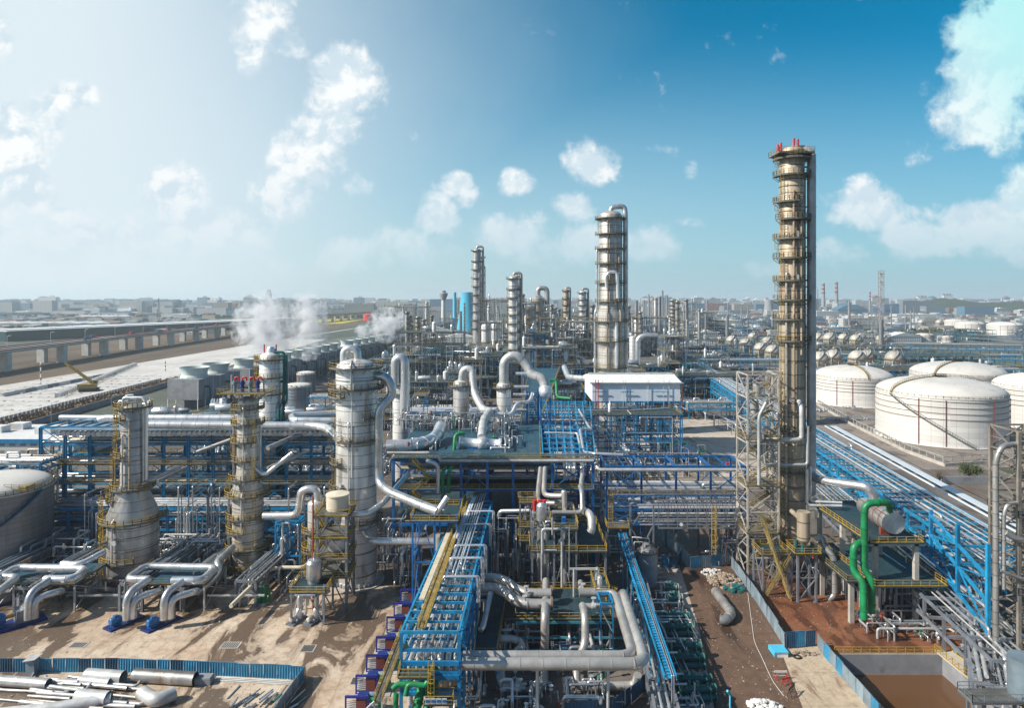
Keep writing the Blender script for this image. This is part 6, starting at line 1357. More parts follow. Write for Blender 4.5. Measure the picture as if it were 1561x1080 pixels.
for k in range(20):
    x = rd.uniform(330, 450); y = rd.uniform(1062, 1095); lay('thin loose pipe in the bundle at the right end of the store', x, y, x+rd.uniform(10, 26), y-rd.uniform(8, 22), rd.uniform(.08, .2), rd.choice(['pale_steel', 'silver', 'sheet_grey', 'sea_green']), None, 'thin loose pipes at the right end of the store', z=rd.uniform(0, .4))
for k in range(3): lay('long thin rod lying along the foot of the hoarding', 330, 1033+k*2.5, 452, 1040+k*2.5, .1, 'pale_steel', None, 'long rods along the hoarding')
tag(MB().cbox((0,0,.5),(2.4,1.6,1)).cbox((0,0,1.05),(2.2,1.5,.1)).build('pallet_stack', 'grey_concrete', None, origin=(0,0,0)), 'small stack of grey slabs below the hoarding', 'slab stack').location = tuple(G(312, 1042))
# ---------------------------------------------------------------- central elevated deck
DX0, DX1, DY0, DY1 = XX(597, 150), XX(905, 150), 150, 196
zt, zm_, zb = 23.7, 17.0, 9
cd = thing('pipe_deck', 'large royal blue structure with dark teal deck in the centre of the plant', 'steel structure', (-5, 150, 0)); pp = None
pxs = [600, 703, 743, 782, 842, 904]
for px in pxs:
    x = XX(px, 150)
    for j, y in enumerate((150, 161, 172, 183, 195)):
        if pp is None: pp = MB().box((-.3, -.3, 0), (.3, .3, zt)).build('post', 'royal_steel', cd); pp.location = (x+5, y-150, 0)
        else: rep(pp, cd, (x+5, y-150, 0))
for z in (zb, zm_, zt):
    b = MB()
    for y in (150, 161, 172, 183, 195): b.bar((DX0, y, z-.35), (DX1, y, z-.35), .4, .6)
    for px in pxs: b.bar((XX(px, 150), 150, z-.36), (XX(px, 150), 195, z-.36), .4, .6)
    b.build('level_frame', 'royal_steel', cd, world=True)
b = MB()
for xa, xb in ((703, 743), (842, 904), (600, 640)):
    for z0, z1 in ((zm_, zt-.6),): b.bar((XX(xa,150),150.1,z0),(XX(xb,150),150.1,z1),.22).bar((XX(xb,150),150.1,z0),(XX(xa,150),150.1,z1),.22)
b.build('brace', 'royal_steel', cd, world=True)
xg = XX(822, 157)
def prism(m, t, poly, z0, z1, name='deck'):
    b = MB(); n = len(poly); b.add([(x, y, z0) for x, y in poly]+[(x, y, z1) for x, y in poly], [tuple(range(n))[::-1], tuple(range(n, 2*n))]+[(i, (i+1) % n, n+(i+1) % n, n+i) for i in range(n)]); return b.build(name, m, t, world=True)
prism('deck_blue', cd, [(DX0, 149.6), (xg, 149.6), (XX(822, 196), 196), (DX0, 196)], zt, zt+.1)
sp_ = [(XX(793, 196), 196), (XX(822, 196), 196), (XX(835, 235), 235), (XX(853, 350), 350), (XX(806, 350), 350), (XX(800, 235), 235)]
prism('deck_blue', cd, sp_, zt+.01, zt+.12)
MB().rail([(DX0, 149.7, zt+.1), (XX(905,150), 149.7, zt+.1)], 1.2, 1.6, .09).rail([(XX(793,196),196,zt+.1),(XX(800,235),235,zt+.1),(XX(806,350),350,zt+.1)], 1.2, 2, .09).rail([(XX(822,196),196,zt+.1),(XX(835,235),235,zt+.1),(XX(853,350),350,zt+.1)], 1.2, 2, .09).rail([(XX(822,157),150,zt+.1),(XX(822,196),196,zt+.1)], 1.2, 2, .09).build('railing', 'yellow_rail', cd, world=True)
for y in range(205, 350, 16):
    for x0, x1 in ((793, 822),): MB().bar((XX(803, y), y, 0), (XX(803, y), y, zt), .35).build('post', 'blue_steel', cd, world=True); MB().bar((XX(835, y), y, 0), (XX(835, y), y, zt), .35).build('post', 'blue_steel', cd, world=True)
# grid of open blue beams
b = MB(); 
for k in range(8): px = 826+k*11; b.bar((XX(px,157), 152, zt+.4), (XX(px+ (8 if k < 7 else 8)-12, 232)*1.0, 232, zt+.4), .3, .45)
for k in range(14): y = 152+k*6.1; b.bar((XX(824-.06*(y-152), y), y, zt+.38), (XX(903-.09*(y-152), y), y, zt+.38), .3, .45)
b.build('open_grid', 'sky_steel', cd, world=True)
for k in range(6): y = 155+k*8; MB().bar((XX(824, y), y, zt-3), (XX(900, y), y, zt-3), .3, .4).build('cross_beam', 'royal_steel', cd, world=True)
rd = random.Random(3)
for k in range(14):
    px = rd.uniform(828, 895); r = rd.uniform(.12, .3); z = zt-2.6+r; MB().pipe([(XX(px,152), 152, z-3), (XX(px,152),152,z), (XX(px-6,228),228,z)], r, 8, rings=5).build('pipe', rd.choice(['silver','bright_silver','blue_steel','silver']), cd, world=True)
for k in range(12):
    z = rd.choice([zm_, zb, zm_, zb-4, zt-4])+.4; y = rd.uniform(151, 165); r = rd.uniform(.2, .5); MB().pipe([(XX(605,150), y, z+r), (XX(rd.uniform(800,900),150), y, z+r)], r, 10, rings=4).build('pipe', rd.choice(['tan_clad','silver','grey_clad','silver']), cd, world=True)
MB().rail([(XX(600,149),149.2,zm_),(XX(905,149),149.2,zm_)], 1.1, 1.6, .08).build('railing', 'yellow_rail', cd, world=True)
MB().box((DX0, 150, zm_), (DX1, 158, zm_+.1)).build('walkway', 'deck', cd, world=True)
MB().box((DX0, 152, zb), (XX(800,150), 190, zb+.1)).build('lower_deck', 'deck', cd, world=True)
bigpipe('long pale pipe along the front edge of the central deck stepping down at its left', [D(590, 691, 149), D(670, 691, 149), D(670, 703, 149), D(905, 703, 149)], .35, 'pale_steel', 10, .5)
bigpipe('thin silver pipe down the right side of the open blue grid', [D(882, 625, 215), D(900, 655, 175), D(884, 655, 172), D(890, 690, 157), D(905, 692, 152), D(950, 694, 152)], .35, 'bright_silver', 10)
bigpipe('silver pipe crossing the open blue grid', [D(830, 660, 172), D(880, 661, 172), D(886, 690, 158)], .3, 'bright_silver', 10)
for k, px in enumerate((675, 684)): bigpipe(['left of two green pipes dropping below the central deck', 'right of two green pipes dropping below the central deck'][k], [D(px+6, 712, 149), D(px, 718, 148.5), D(px, 752, 148.5)], .42, 'green', 12)
bigpipe('grey pipe hook beside the two green pipes', [D(650, 703, 149), D(668, 708, 148.6), D(668, 752, 148.6)], .5, 'silver', 12)
bigpipe('very fat silver pipe sweeping under the edge of the central deck', [D(590, 681, 158), D(640, 679, 158), D(665, 668, 164), D(672, 650, 172)], 1.5, 'silver', 22, 6, 3)
# horizontal exchanger on the deck
t = thing('heat_exchanger', 'horizontal silver exchanger on the central deck fed by a bent pipe', 'heat exchanger', (XX(730, 160), 160, zt+.1)); a, c = D(700, 675, 160), D(764, 678, 160)
b = MB().tube([a, a.lerp(c,.04), a.lerp(c,.041), a.lerp(c,.45), a.lerp(c,.46), a.lerp(c,.66), a.lerp(c,.67), a.lerp(c,.93), a.lerp(c,.94), c], [1.4,1.4,1.15,1.15,1.5,1.5,1.2,1.2,1.45,1.45], 24); b.build('shell', 'bright_silver', t, world=True)
z = a.z; MB().box((a.x+2.5, 159.3, zt+.1), (a.x+3, 160.7, z-.9)).box((a.x+6.5, 159.3, zt+.1), (a.x+7, 160.7, z-.9)).box((a.x+2, 159, zt+.1), (a.x+8, 161, zt+.4)).build('saddle', 'royal_steel', t, world=True)
bigpipe('bright green pipe hooking down left of the central exchanger', [D(708, 664, 161), D(706, 661, 161), D(694, 663, 160), D(692, 690, 158.5), D(693, 697, 158)], .45, 'green', 12)
bigpipe('tan silver pipe dropping from the left vessel to the central exchanger', [D(703, 585, 190), D(706, 563, 190), D(720, 563, 190), D(722, 600, 188), D(737, 626, 183), D(748, 627, 180), D(737, 640, 170), D(734, 668, 160)], 1.05, 'pale_steel', 18, 4, 3)
def vessel(label, px, ytop, Y, r, zbase, h=None, m='column_silver'):
    zt_ = ZZ(ytop, Y); return column('vessel', label, (XX(px, Y), Y, zbase), [(r*.9, 0), (r*.9, 2), (r, 2.4), (r, zt_-zbase)], m, [(zt_-zbase-.6, 20, 340, .9)], 'olive_rail', None, rings=[3.5, 5.5, 7.5], cat='vessel', n=22)
vessel('left upright silver vessel on the central deck', 703, 585, 190, 2.3, zt-6); vessel('right upright silver vessel on the central deck', 768, 588, 190, 2.1, zt-8)
bigpipe('large grey arch pipe over the right vessel down to the ball', [D(768, 588, 190), D(768, 550, 190), D(785, 540, 190), D(803, 556, 190), D(810, 572, 189), D(828, 577, 188), D(832, 596, 187)], 1.35, 'pale_steel', 20, 5, 3)
t = thing('ball_vessel', 'round white ended drum on blue legs at the end of the large arch pipe', 'vessel', (XX(832, 186), 186, zt+.1)); p = D(832, 598, 186)
MB().hdrum(p+Vector((0,-.4,0)), p+Vector((0,4,0)), 1.9, 22, .9).build('shell', 'bright_silver', t, world=True); b = MB()
for x in (-1.3, 1.3):
    for y in (186, 189): b.bar((p.x+x, y, zt+.1), (p.x+x, y, p.z-1.2), .3)
    b.bar((p.x+x, 186, zt+4), (p.x+x, 189, zt+4), .25)
b.bar((p.x-1.3, 186, p.z-1.6), (p.x+1.3, 186, p.z-1.6), .3).bar((p.x-1.3, 186, zt+4), (p.x+1.3, 186, zt+4), .25).bar((p.x-1.3, 186, zt+.2), (p.x+1.3, 186, zt+4), .16).bar((p.x+1.3, 186, zt+.2), (p.x-1.3, 186, zt+4), .16).bar((p.x-1.3, 189, p.z-1.6), (p.x+1.3, 189, p.z-1.6), .3)
b.build('saddle', 'royal_steel', t, world=True)
bigpipe('green pipe beside the ball drum running across the walkway', [D(838, 580, 186), D(848, 580, 186), D(849, 606, 184), D(870, 608, 182)], .45, 'green', 12)
bigpipe('silver s shaped pipe between the vessels and the deck stair', [D(752, 632, 180), D(780, 632, 180), D(788, 615, 182), D(808, 613, 184), D(812, 600, 186)], .5, 'bright_silver', 12)
bigpipe('stack of horizontal silver pipes behind the arch pipe, top one', [D(786, 570, 200), D(806, 570, 200)], .5, 'bright_silver', 12)
for k in range(4): bigpipe(['second','third','fourth','lowest'][k]+' of the short horizontal silver pipes behind the arch pipe', [D(782, 590+k*12, 196), D(806, 590+k*12, 196)], .45, 'bright_silver', 12)
frame('pipe_tower', 'royal blue braced pipe frame right of the upright vessels', (XX(803, 196), 192), (3.4, 8), [zt+2, zt+5, zt+8], 'royal_steel', bays=(1, 2), decks=(), vess=0, npipe=4, seed=31)
# inverted U vessel behind the silver column
column('vessel', 'upright silver vessel behind the silver column', (XX(612, 196), 196, 0), [(2.6, 0), (2.6, ZZ(572, 196))], 'column_silver', [(ZZ(600,196), 0, 360, 1), (ZZ(585,196), 90, 300, 1)], cat='vessel', n=22)
bigpipe('tall inverted U silver pipe behind the silver column', [D(603, 585, 188), D(603, 549, 188), D(612, 545, 188), D(617, 552, 188), D(617, 632, 188)], 1.35, 'bright_silver', 20, 2.4, 3)
bigpipe('pair of thin white pipes above the inverted U pipe', [D(590, 575, 200), D(580, 575, 200), D(578, 598, 200)], .25, 'bright_silver', 8)
# yellow stairs on the left front of the deck
b = MB()
for (xa, ya, xb, yb) in ((628, 703, 655, 730), (655, 730, 628, 752), (628, 752, 655, 776)): b.stairs(D(xa, ya, 147.5), D(xb, yb, 147.5), 1.3); b.rail([D(xa-5, ya, 147.2), D(xa+5, ya, 147.2)])
tag(b.build('steel_stair', 'yellow_rail', world=True), 'yellow zigzag stair on the left front of the central deck', 'stairs')
# equipment left behind the deck, manifold rows
for k, (px, Y, sx, sy, n, h0) in enumerate([(650, 185, 16, 12, 22, 24), (735, 180, 18, 10, 24, 24), (790, 172, 8, 20, 14, 18), (700, 215, 26, 20, 30, 12), (640, 230, 22, 14, 20, 8)]):
    pipework('pipework', f"{['white valved','low silver','narrow','broad','distant'][k]} pipework {['behind the fat sweeping pipe','in front of the upright vessels','under the deck walkway','behind the upright vessels','before the pale sand yard'][k]}", (XX(px, Y), Y), (sx, sy), n, 120+k, (.6, 6), base=h0 if k < 2 else 0, valves=8)
# ---------------------------------------------------------------- foreground rack (two storeys, bright blue)
fa = thing('pipe_rack', 'nearest long blue pipe rack running from the bottom of the picture to the central deck', 'pipe rack', (-11, 88.8, 0))
def lf(y): f = (y-88.8)/(146.6-88.8); return -15+3.2*f
def rf(y): f = (y-88.8)/(146.6-88.8); return -7.15+2.65*f
ys = [88.8+i*5.78 for i in range(11)]; p0_ = None
for y in ys:
    for x in (lf(y), rf(y)):
        if p0_ is None: p0_ = MB().box((-.22, -.22, 0), (.22, .22, 15)).build('post', 'blue_steel', fa); p0_.location = (x+11, y-88.8, 0)
        else: rep(p0_, fa, (x+11, y-88.8, 0))
for z, mm, stp in ((15, 'sky_steel', 1), (12.6, 'blue_steel', 1), (9.6, 'blue_steel', 1), (7.2, 'blue_steel', 1)):
    b = MB()
    for i, y in enumerate(ys):
        b.bar((lf(y), y, z), (rf(y), y, z), .3, .4)
        if i < 10: y2 = y+2.89; b.bar((lf(y2), y2, z), (rf(y2), y2, z), .2, .3); 
    for f_ in (lf, rf): b.bar((f_(ys[0]), ys[0], z-.02), (f_(ys[-1]), ys[-1], z-.02), .28, .42)
    b.build('level_frame', mm, fa, world=True)
b = MB()
for i in range(0, 10, 2):
    for f_ in (lf, rf): b.bar((f_(ys[i]), ys[i], 12.6), (f_(ys[i+1]), ys[i+1], 15), .16).bar((f_(ys[i+1]), ys[i+1], 12.6), (f_(ys[i]), ys[i], 15), .16)
b.build('brace', 'sky_steel', fa, world=True)
rd = random.Random(8)
for z, n_, r0, r1 in ((15.2, 0, 0, 0), (12.8, 7, .1, .2), (9.8, 7, .28, .5), (7.4, 6, .3, .5)):
    for k in range(n_):
        r = rd.uniform(r0, r1); f = (k+.8)/(n_+.6); xa = lf(90)+(rf(90)-lf(90))*f; xb = lf(146)+(rf(146)-lf(146))*f; 
        pts = [(xa, 89.5, z+r), (xb, 149, z+r)]
        if z < 12: pts = [(xa, 90.2+k*.25, z-3), (xa, 90.2+k*.25, z+r), (xb, 149, z+r)]
        MB().pipe(pts, r, 10, rings=4).build('pipe', rd.choice(['pale_steel', 'bright_silver', 'silver', 'pale_steel', 'tan_clad']), fa, world=True)
# slim pipes on top in the middle, with goal-post hoops
for k in range(6):
    f = .45+.07*k; xa = lf(104)+(rf(104)-lf(104))*f; xb = lf(146)+(rf(146)-lf(146))*f; s_ = 104+rd.uniform(0, 6)
    MB().pipe([(xa, s_, 13), (xa, s_, 15.6+.1*k), (xb, 149, 15.6+.1*k)], .13, 8, .5, 5).build('pipe', 'bright_silver', fa, world=True)
for y, dz in ((104, .9), (111, 1.1), (117, 1), (128, 1), (136, 1)):
    xa, xb = lf(y)+(rf(y)-lf(y))*.42, rf(y)+1.0; MB().pipe([(xa, y, 15.2), (xa, y, 15.2+dz), (xb, y, 15.2+dz), (xb, y, 12)], .16, 8, .5).pipe([(xa, y+.6, 15.2), (xa, y+.6, 15.1+dz), (xb+.3, y+.6, 15.1+dz), (xb+.3, y+.6, 11)], .12, 8, .5).build('pipe', 'bright_silver', fa, world=True)
# walkway with yellow railings on its left half and cable cover
xw0, xw1 = XX(645, 88.8)-.2, XX(712, 146)
b = MB(); b.bar((xw0, 89, 15.5), (xw1, 147, 15.5), .9, .1); b.build('walkway', 'olive_rail', fa, world=True)
b = MB().rail([(xw0-.5, 89, 15.5), (xw1-.5, 147, 15.5)]).rail([(xw0+.5, 89, 15.5), (xw1+.5, 147, 15.5)]); b.build('railing', 'yellow_rail', fa, world=True)
MB().bar((xw0-1.15, 97, 15.7), (xw1-1.1, 147, 15.7), .8, .25).build('cable_cover', 'cream', fa, world=True)
MB().bar((xw0+1.7, 122, 15.7), (xw1+1.6, 147, 15.7), .9, .3).build('cable_cover', 'panel', fa, world=True)
# near end: platform, ladder, green pipes
o = slab(fa, lf(88), lf(88)+4.4, 86.4, 88.5, ZZ(1030, 87), 'deck', 'yellow_rail', 'sew', .2)
MB().ladder((-10.6, 86.2, .2), (-10.6, 86.2, ZZ(1010, 86)), .7, True, -PI/2).build('ladder', 'yellow_rail', fa, world=True)
MB().ladder((lf(92)+2.2, 90.5, 9), (lf(92)+2.2, 90.5, 16.5), .6, True, -PI/2).build('ladder', 'tan_clad', fa, world=True)
b = MB()
for z in (ZZ(1012, 88.6), ZZ(1033, 88.6), ZZ(1058, 88.6)): b.bar((lf(88.8), 88.6, z), (rf(88.8), 88.6, z), .4, .6)
b.build('end_beam', 'blue_steel', fa, world=True)
gz = ZZ(1040, 87)
t = thing('green_manifold', 'thick bright green cooling water pipes at the near end of the blue rack', 'pipe', (XX(635, 84.5), 85, 0))
for px, pt in ((634, 1068), (651, 1066)):
    x = XX(px, 86); MB().pipe([(x+.9, 92, 8.6), (x+.6, 89, 8.2), (x, 86, 6.2), (x-.2, 84.8, 5.4)], .62, 16, 1.5, 1.5, 1.2).ball((x-.2, 84.6, 5.3), .86, 14).build('pipe', 'green', t, world=True)
MB().pipe([D(652, 1040, 86.2), D(648, 1046, 86), D(630, 1044, 86), D(622, 1045, 86), D(618, 1062, 85.5)], .34, 12).pipe([D(630, 1044, 86.4), D(606, 1044, 86.4), D(598, 1052, 86)], .36, 12).pipe([D(604, 1058, 85.5), D(602, 1090, 85)], .36, 12).build('branch_pipe', 'green', t, world=True)
sg = thing('railed_platform', 'low yellow railed platform with a white and blue sign below the blue rack', 'platform', (XX(670, 85), 85, 0)); zp = ZZ(1075, 85.5); slab(sg, XX(646, 85.5), XX(690, 85.5), 85.4, 87.4, zp, 'deck', 'yellow_rail', 'sen', .2)
MB().bar((XX(650,86), 86, 0), (XX(650,86), 86, zp), .25).bar((XX(686,86), 86, 0), (XX(686,86), 86, zp), .25).build('leg', 'blue_steel', sg, world=True)
zq = ZZ(1076, 85.2); b = MB()
for k in range(4): b.box((XX(648+k*8.5, 85.2), 85.2, zp+.25), (XX(655.5+k*8.5, 85.2), 85.26, zp+.95))
b.build('sign', 'panel', sg, world=True)
rd = random.Random(2); b = MB()
for k in range(4):
    for j in range(3):
        x = XX(649+k*8.5+j*2.2, 85.2); b.box((x, 85.16, zp+.4), (x+.12, 85.19, zp+.8)).box((x-.05, 85.165, zp+.55+.08*(j % 2)), (x+.17, 85.185, zp+.62+.08*(j % 2)))
b.build('sign_lettering', 'blue_motor', sg, world=True)
# sloping conveyor-like walkway left of the near end
t = thing('sloping_walkway', 'dark sloping walkway with yellow railings descending at the left of the blue rack', 'walkway', (-16, 88, 0)); a, c = Vector((XX(617, 97), 97, ZZ(965, 97))), Vector((XX(580, 86), 84.5, ZZ(1060, 86)))
MB().bar(a, c, .9, .15).build('tread', 'deck_grey', t, world=True); s_ = Vector((.5, 0, 0)); MB().rail([a+s_, c+s_], 1.1, 1.5).rail([a-s_, c-s_], 1.1, 1.5).build('railing', 'yellow_rail', t, world=True)
MB().bar(c+Vector((-.5,0,0)), (c.x-.5, c.y, 0), .2).bar(c+Vector((.5,0,0)), (c.x+.5, c.y, 0), .2).bar(c+Vector((-.5,0,0)), c+Vector((-2.5,-1,-1.5)), .2).build('leg', 'pale_steel', t, world=True)
# violet exchanger frames beside the rack
for k, (py, Y, xa, xb) in enumerate([(899, 129, 611, 632), (920, 123.5, 601, 623), (941, 118, 590, 612), (971, 111.5, 574, 599), (999, 105.5, 559, 586), (1030, 99.6, 543, 571), (1062, 94, 527, 557)]):
    x0, x1 = XX(xa, Y), XX(xb, Y)+.4; h = ZZ(py, Y); t = thing('louvre_frame', ['farthest','second farthest','third farthest','middle','third nearest','second nearest','nearest'][k]+' of the violet gate frames with dark louvres left of the blue rack', 'steel frame', (x0, Y, 0))
    W_ = x1-x0; MB().bar((0,0,0),(0,0,h),.22).bar((0,0,h-.12),(W_,0,h-.12),.3,.28).bar((W_,0,0),(W_,0,h),.22).bar((0,0,.6),(W_,0,.6),.16).build('frame', 'violet_steel', t)
    MB().box((W_*.45,.1,.3),(W_*.45+1.5,2.2,h-.5)).build('casing', 'navy', t); b = MB()
    for j in range(9): b.box((W_*.45+.06,.04,.5+j*(h-1.2)/9),(W_*.45+1.4,.1,.5+j*(h-1.2)/9+.14))
    b.build('louvre', 'dark_red', t); b = MB()
    for j in range(7): b.bar((.15,.3,.4+j*(h-1)/7),(W_*.45,.5,.4+j*(h-1)/7),.12)
    b.build('shelf', 'pale_concrete', t); MB().pipe([(W_*.45+1.5,1,h-1.2),(W_+1.6,1,h-1.2),(W_+1.6,1,.5)], .36, 12).build('pipe', 'green', t); MB().tube([(W_*.45+1.4,1.8,h-.9),(W_+.8,1.8,h-.9)],.4,12).build('cap_pipe','sheet_grey',t)
    MB().box((-.4,-.6,0),(W_+2,3,.15)).build('plinth', 'concrete', t)
# ---------------------------------------------------------------- block of big pipe loops right of the blue rack
pb = thing('pipe_loop_deck', 'dark teal equipment deck with yellow railings among the big white pipe loops', 'equipment deck', (XX(860, 108), 108, 0)); zD = 6.6
def gd(px, py, z): return G(px, py, z)
x0, x1 = G(786, 948, zD).x, G(934, 948, zD).x; y0 = G(860, 945, zD).y; y1 = G(860, 898, zD).y
slab(pb, x0, x1, y0, y1, zD, 'deck', 'yellow_rail', 'nesw', .3)
for x in (x0+.3, (2*x0+x1)/3, (x0+2*x1)/3, x1-.3):
    for y in (y0+.3, (y0+y1)/2, y1-.3): MB().box((x-.16, y-.16, 0), (x+.16, y+.16, zD-.3)).build('post', 'grey_steel', pb, world=True)
MB().bar((x0, y0, zD-.5), (x1, y0, zD-.5), .3, .4).bar((x0-2, y0+.2, 3.4), (x1+3, y0+.2, 3.4), .3, .3).bar((x0-2, y0-1, 2), (x1+3, y0-1, 2), .2, .2).build('beam', 'teal_steel', pb, world=True)
sd2 = thing('side_deck', 'long narrow dark deck with yellow railing between the blue rack and the pipe loops', 'platform', (-4.5, 105, 0)); 
q = [G(722, 1000, 5), G(757, 1000, 5), G(778, 875, 5), G(740, 875, 5)]; prism('deck', sd2, [(v_.x, v_.y) for v_ in q], 4.8, 5.0)
MB().rail([(q[0].x,q[0].y,5),(q[1].x,q[1].y,5),(q[2].x,q[2].y,5)]).build('railing', 'yellow_rail', sd2, world=True)
for v_ in q: MB().bar((v_.x, v_.y, 0), (v_.x, v_.y, 4.8), .25).build('leg', 'blue_steel', sd2, world=True)
zP = 9.4; wp_ = 'white_clad'
mat('white_clad', (.50, .475, .44), .4, .5, .16, .35, (.35, .28, .21), .25, .5)
bigpipe('nearer of the two long white pipes crossing the bottom centre', [G(705, 1013, zP), G(984, 1013, zP), G(950, 907, zP), G(949, 907, zP-3.5)], .82, wp_, 20, 2.4, 3)
bigpipe('farther of the two long white pipes crossing the bottom centre', [G(706, 1001, zP), G(966, 1001, zP), G(937, 904, zP), G(883, 904, zP)], .72, wp_, 20, 2.2, 3)
bigpipe('upper white pipe sloping from the blue rack to the pipe end deck', [G(726, 882, 9.5), G(765, 882, 9.5), G(795, 906, 8.6), G(840, 906, 8.6)], .85, wp_, 20, 2.6, 2.6)
bigpipe('lower white pipe sloping from the blue rack to the pipe end deck', [G(726, 897, 9.5), G(762, 897, 9.5), G(792, 922, 8.6), G(840, 922, 8.6)], .85, wp_, 20, 2.6, 2.6)
bigpipe('short upright white pipe end beside the farther flange', [G(832, 903, 8), G(832, 886, 8.5)], .62, wp_, 16)
bigpipe('short upright white pipe end on the right of the deck', [G(886, 902, 8), G(885, 888, 8.5)], .5, wp_, 16)
bigpipe('white pipe running towards the camera and down from the left flange', [G(832, 916, 8.6), G(831, 940, 8.6), G(830, 990, 3), G(829, 1000, 1), G(829, 1048, 1), G(800, 1050, 1), G(765, 1048, 1), G(762, 1015, 2.5)], .72, wp_, 18, 2.0, 3)
bigpipe('white pipe running towards the camera and down from the right hand valve', [G(888, 924, 8.6), G(892, 940, 8.6), G(892, 985, 4.4), G(879, 1010, 3), G(879, 1046, 1), G(895, 1048, 1), G(968, 1046, 1), G(972, 1030, 3)], .62, wp_, 18, 1.8, 3)
bigpipe('white pipe from the right hand valve to the outer loop', [G(888, 925, 8.6), G(935, 925, 8.6), G(942, 925, 8.6)], .5, wp_, 16)
bigpipe('shaded loop of pipe below the sloping pipes', [G(760, 975, 4), G(785, 975, 4), G(800, 985, 3.5), G(785, 996, 3), G(775, 1005, 2)], .65, 'grey_clad', 16, 1.4)
bigpipe('steep silver pipe on the narrow side deck', [G(748, 905, 9), G(737, 955, 5.8), G(733, 962, 5.4)], .5, 'silver', 14)
for k, (px, py, z) in enumerate([(840, 903, 8.6), (840, 921, 8.6)]):
    t = thing('blind_flange', ['brown flange plate closing the upper sloping pipe', 'brown flange plate closing the lower sloping pipe'][k], 'flange', tuple(G(px, py, z))); MB().tube([(-.1,0,0),(.12,0,0)], 1.1, 20).tube([(.14,0,0),(.28,0,0)], 1.1, 20).build('plate', 'brown_steel', t)
def bvalve(label, p, m='pale_steel'):
    t = thing('valve', label, 'valve', tuple(p)); MB().tube([(-.3,0,0),(.3,0,0)], .55, 12).cyl((0,0,.3), .18, .9, 8).cyl((0,0,1.2), .45, .1, 12).build('body', m, t); return t
for k, (px, py, z, lab) in enumerate([(802, 906, 9.6, 'hand valve standing on the upper sloping pipe'), (800, 921, 9.6, 'hand valve standing on the lower sloping pipe'), (905, 924, 9.2, 'hand valve on the right cross pipe'), (889, 902, 9.2, 'small valve by the right pipe end'), (792, 1050, 2, 'hand valve on the lowest loop in front')]): bvalve(lab, G(px, py, z))
t = thing('blue_tank', 'small bright blue horizontal tank on the ground between the pipe loops', 'tank', tuple(G(862, 1000))); MB().hdrum((-1.7,0,1.2),(1.7,0,1.2),1.0,18).cyl((-.8,0,2),.25,.5,8).cyl((.8,0,2),.25,.5,8).build('shell', 'blue_motor', t); MB().box((-1.3,-.8,0),(-1,.8,.7)).box((1,-.8,0),(1.3,.8,.7)).build('saddle', 'teal_steel', t)
for k, (px, py) in enumerate([(921, 948), (918, 1080), (926, 1075)]):
    pass
for k, (px, yt, Y) in enumerate([(819, 1022, 92), (927, 1022, 92), (875, 868, 118)]):
    x = XX(px, Y); t = thing('pipe_support', ['grey post support under the long white pipes, left', 'grey post support under the long white pipes, right', 'slim pole with cross arm behind the right pipe end'][k], 'support', (x, Y, 0)); MB().cyl((0,0,0), .22, ZZ(yt, Y), 10).build('post', 'pale_steel', t); MB().bar((-.8,0,ZZ(yt,Y)),(1.2 if k < 2 else 4,0,ZZ(yt,Y)+.02), .2, .35).build('arm', 'pale_steel', t)
# blue stirrup frame on the right pipes
t = thing('stirrup_frame', 'small bright blue and grey frame straddling the right hand pipes', 'steel frame', tuple(G(915, 960))); a = G(911, 905, 9.8); c = G(929, 905, 9.8); b = MB().bar(a, c, .3, .4).bar(a, (a.x, a.y, 0), .25).bar(c, (c.x, c.y, 0), .25); a2 = a+Vector((0,-4,0)); c2 = c+Vector((0,-4,0)); b.bar(a2, c2, .3, .4).bar(a2, (a2.x, a2.y, 0), .25).bar(c2, (c2.x, c2.y, 0), .25).bar(a, a2, .25).bar(c, c2, .25); b.build('frame', 'blue_steel', t, world=True)
b = MB().bar((a2.x, a2.y, 1), (c2.x, c2.y, 5), .16).bar((c2.x, c2.y, 5), (a2.x, a2.y, 9), .16); b.build('brace', 'pale_steel', t, world=True)
# access tower with two small white drums
t = thing('railed_stand', 'small yellow railed stand with two little white upright drums', 'equipment stand', tuple(G(915, 905))); x0s, x1s = XX(905, 116), XX(926, 116); slab(t, x0s, x1s, 113, 121, 9.5, 'deck', 'yellow_rail', 'nesw', .2)
for x in (x0s+.2, x1s-.2):
    for y in (113.2, 120.8): MB().bar((x, y, 0), (x, y, 9.3), .22).build('leg', 'teal_steel', t, world=True)
for y in (115, 118.5): MB().cyl(((x0s+x1s)/2-.3, y, 9.5), .45, 1.9, 14).cyl(((x0s+x1s)/2-.3, y, 11.4), .2, .3, 8).build('drum', 'bright_silver', t, world=True)
MB().ladder((x1s+.5, 113.5, .2), (x1s+.5, 113.5, 10.4), .6, True, 0).build('ladder', 'yellow_rail', t, world=True)
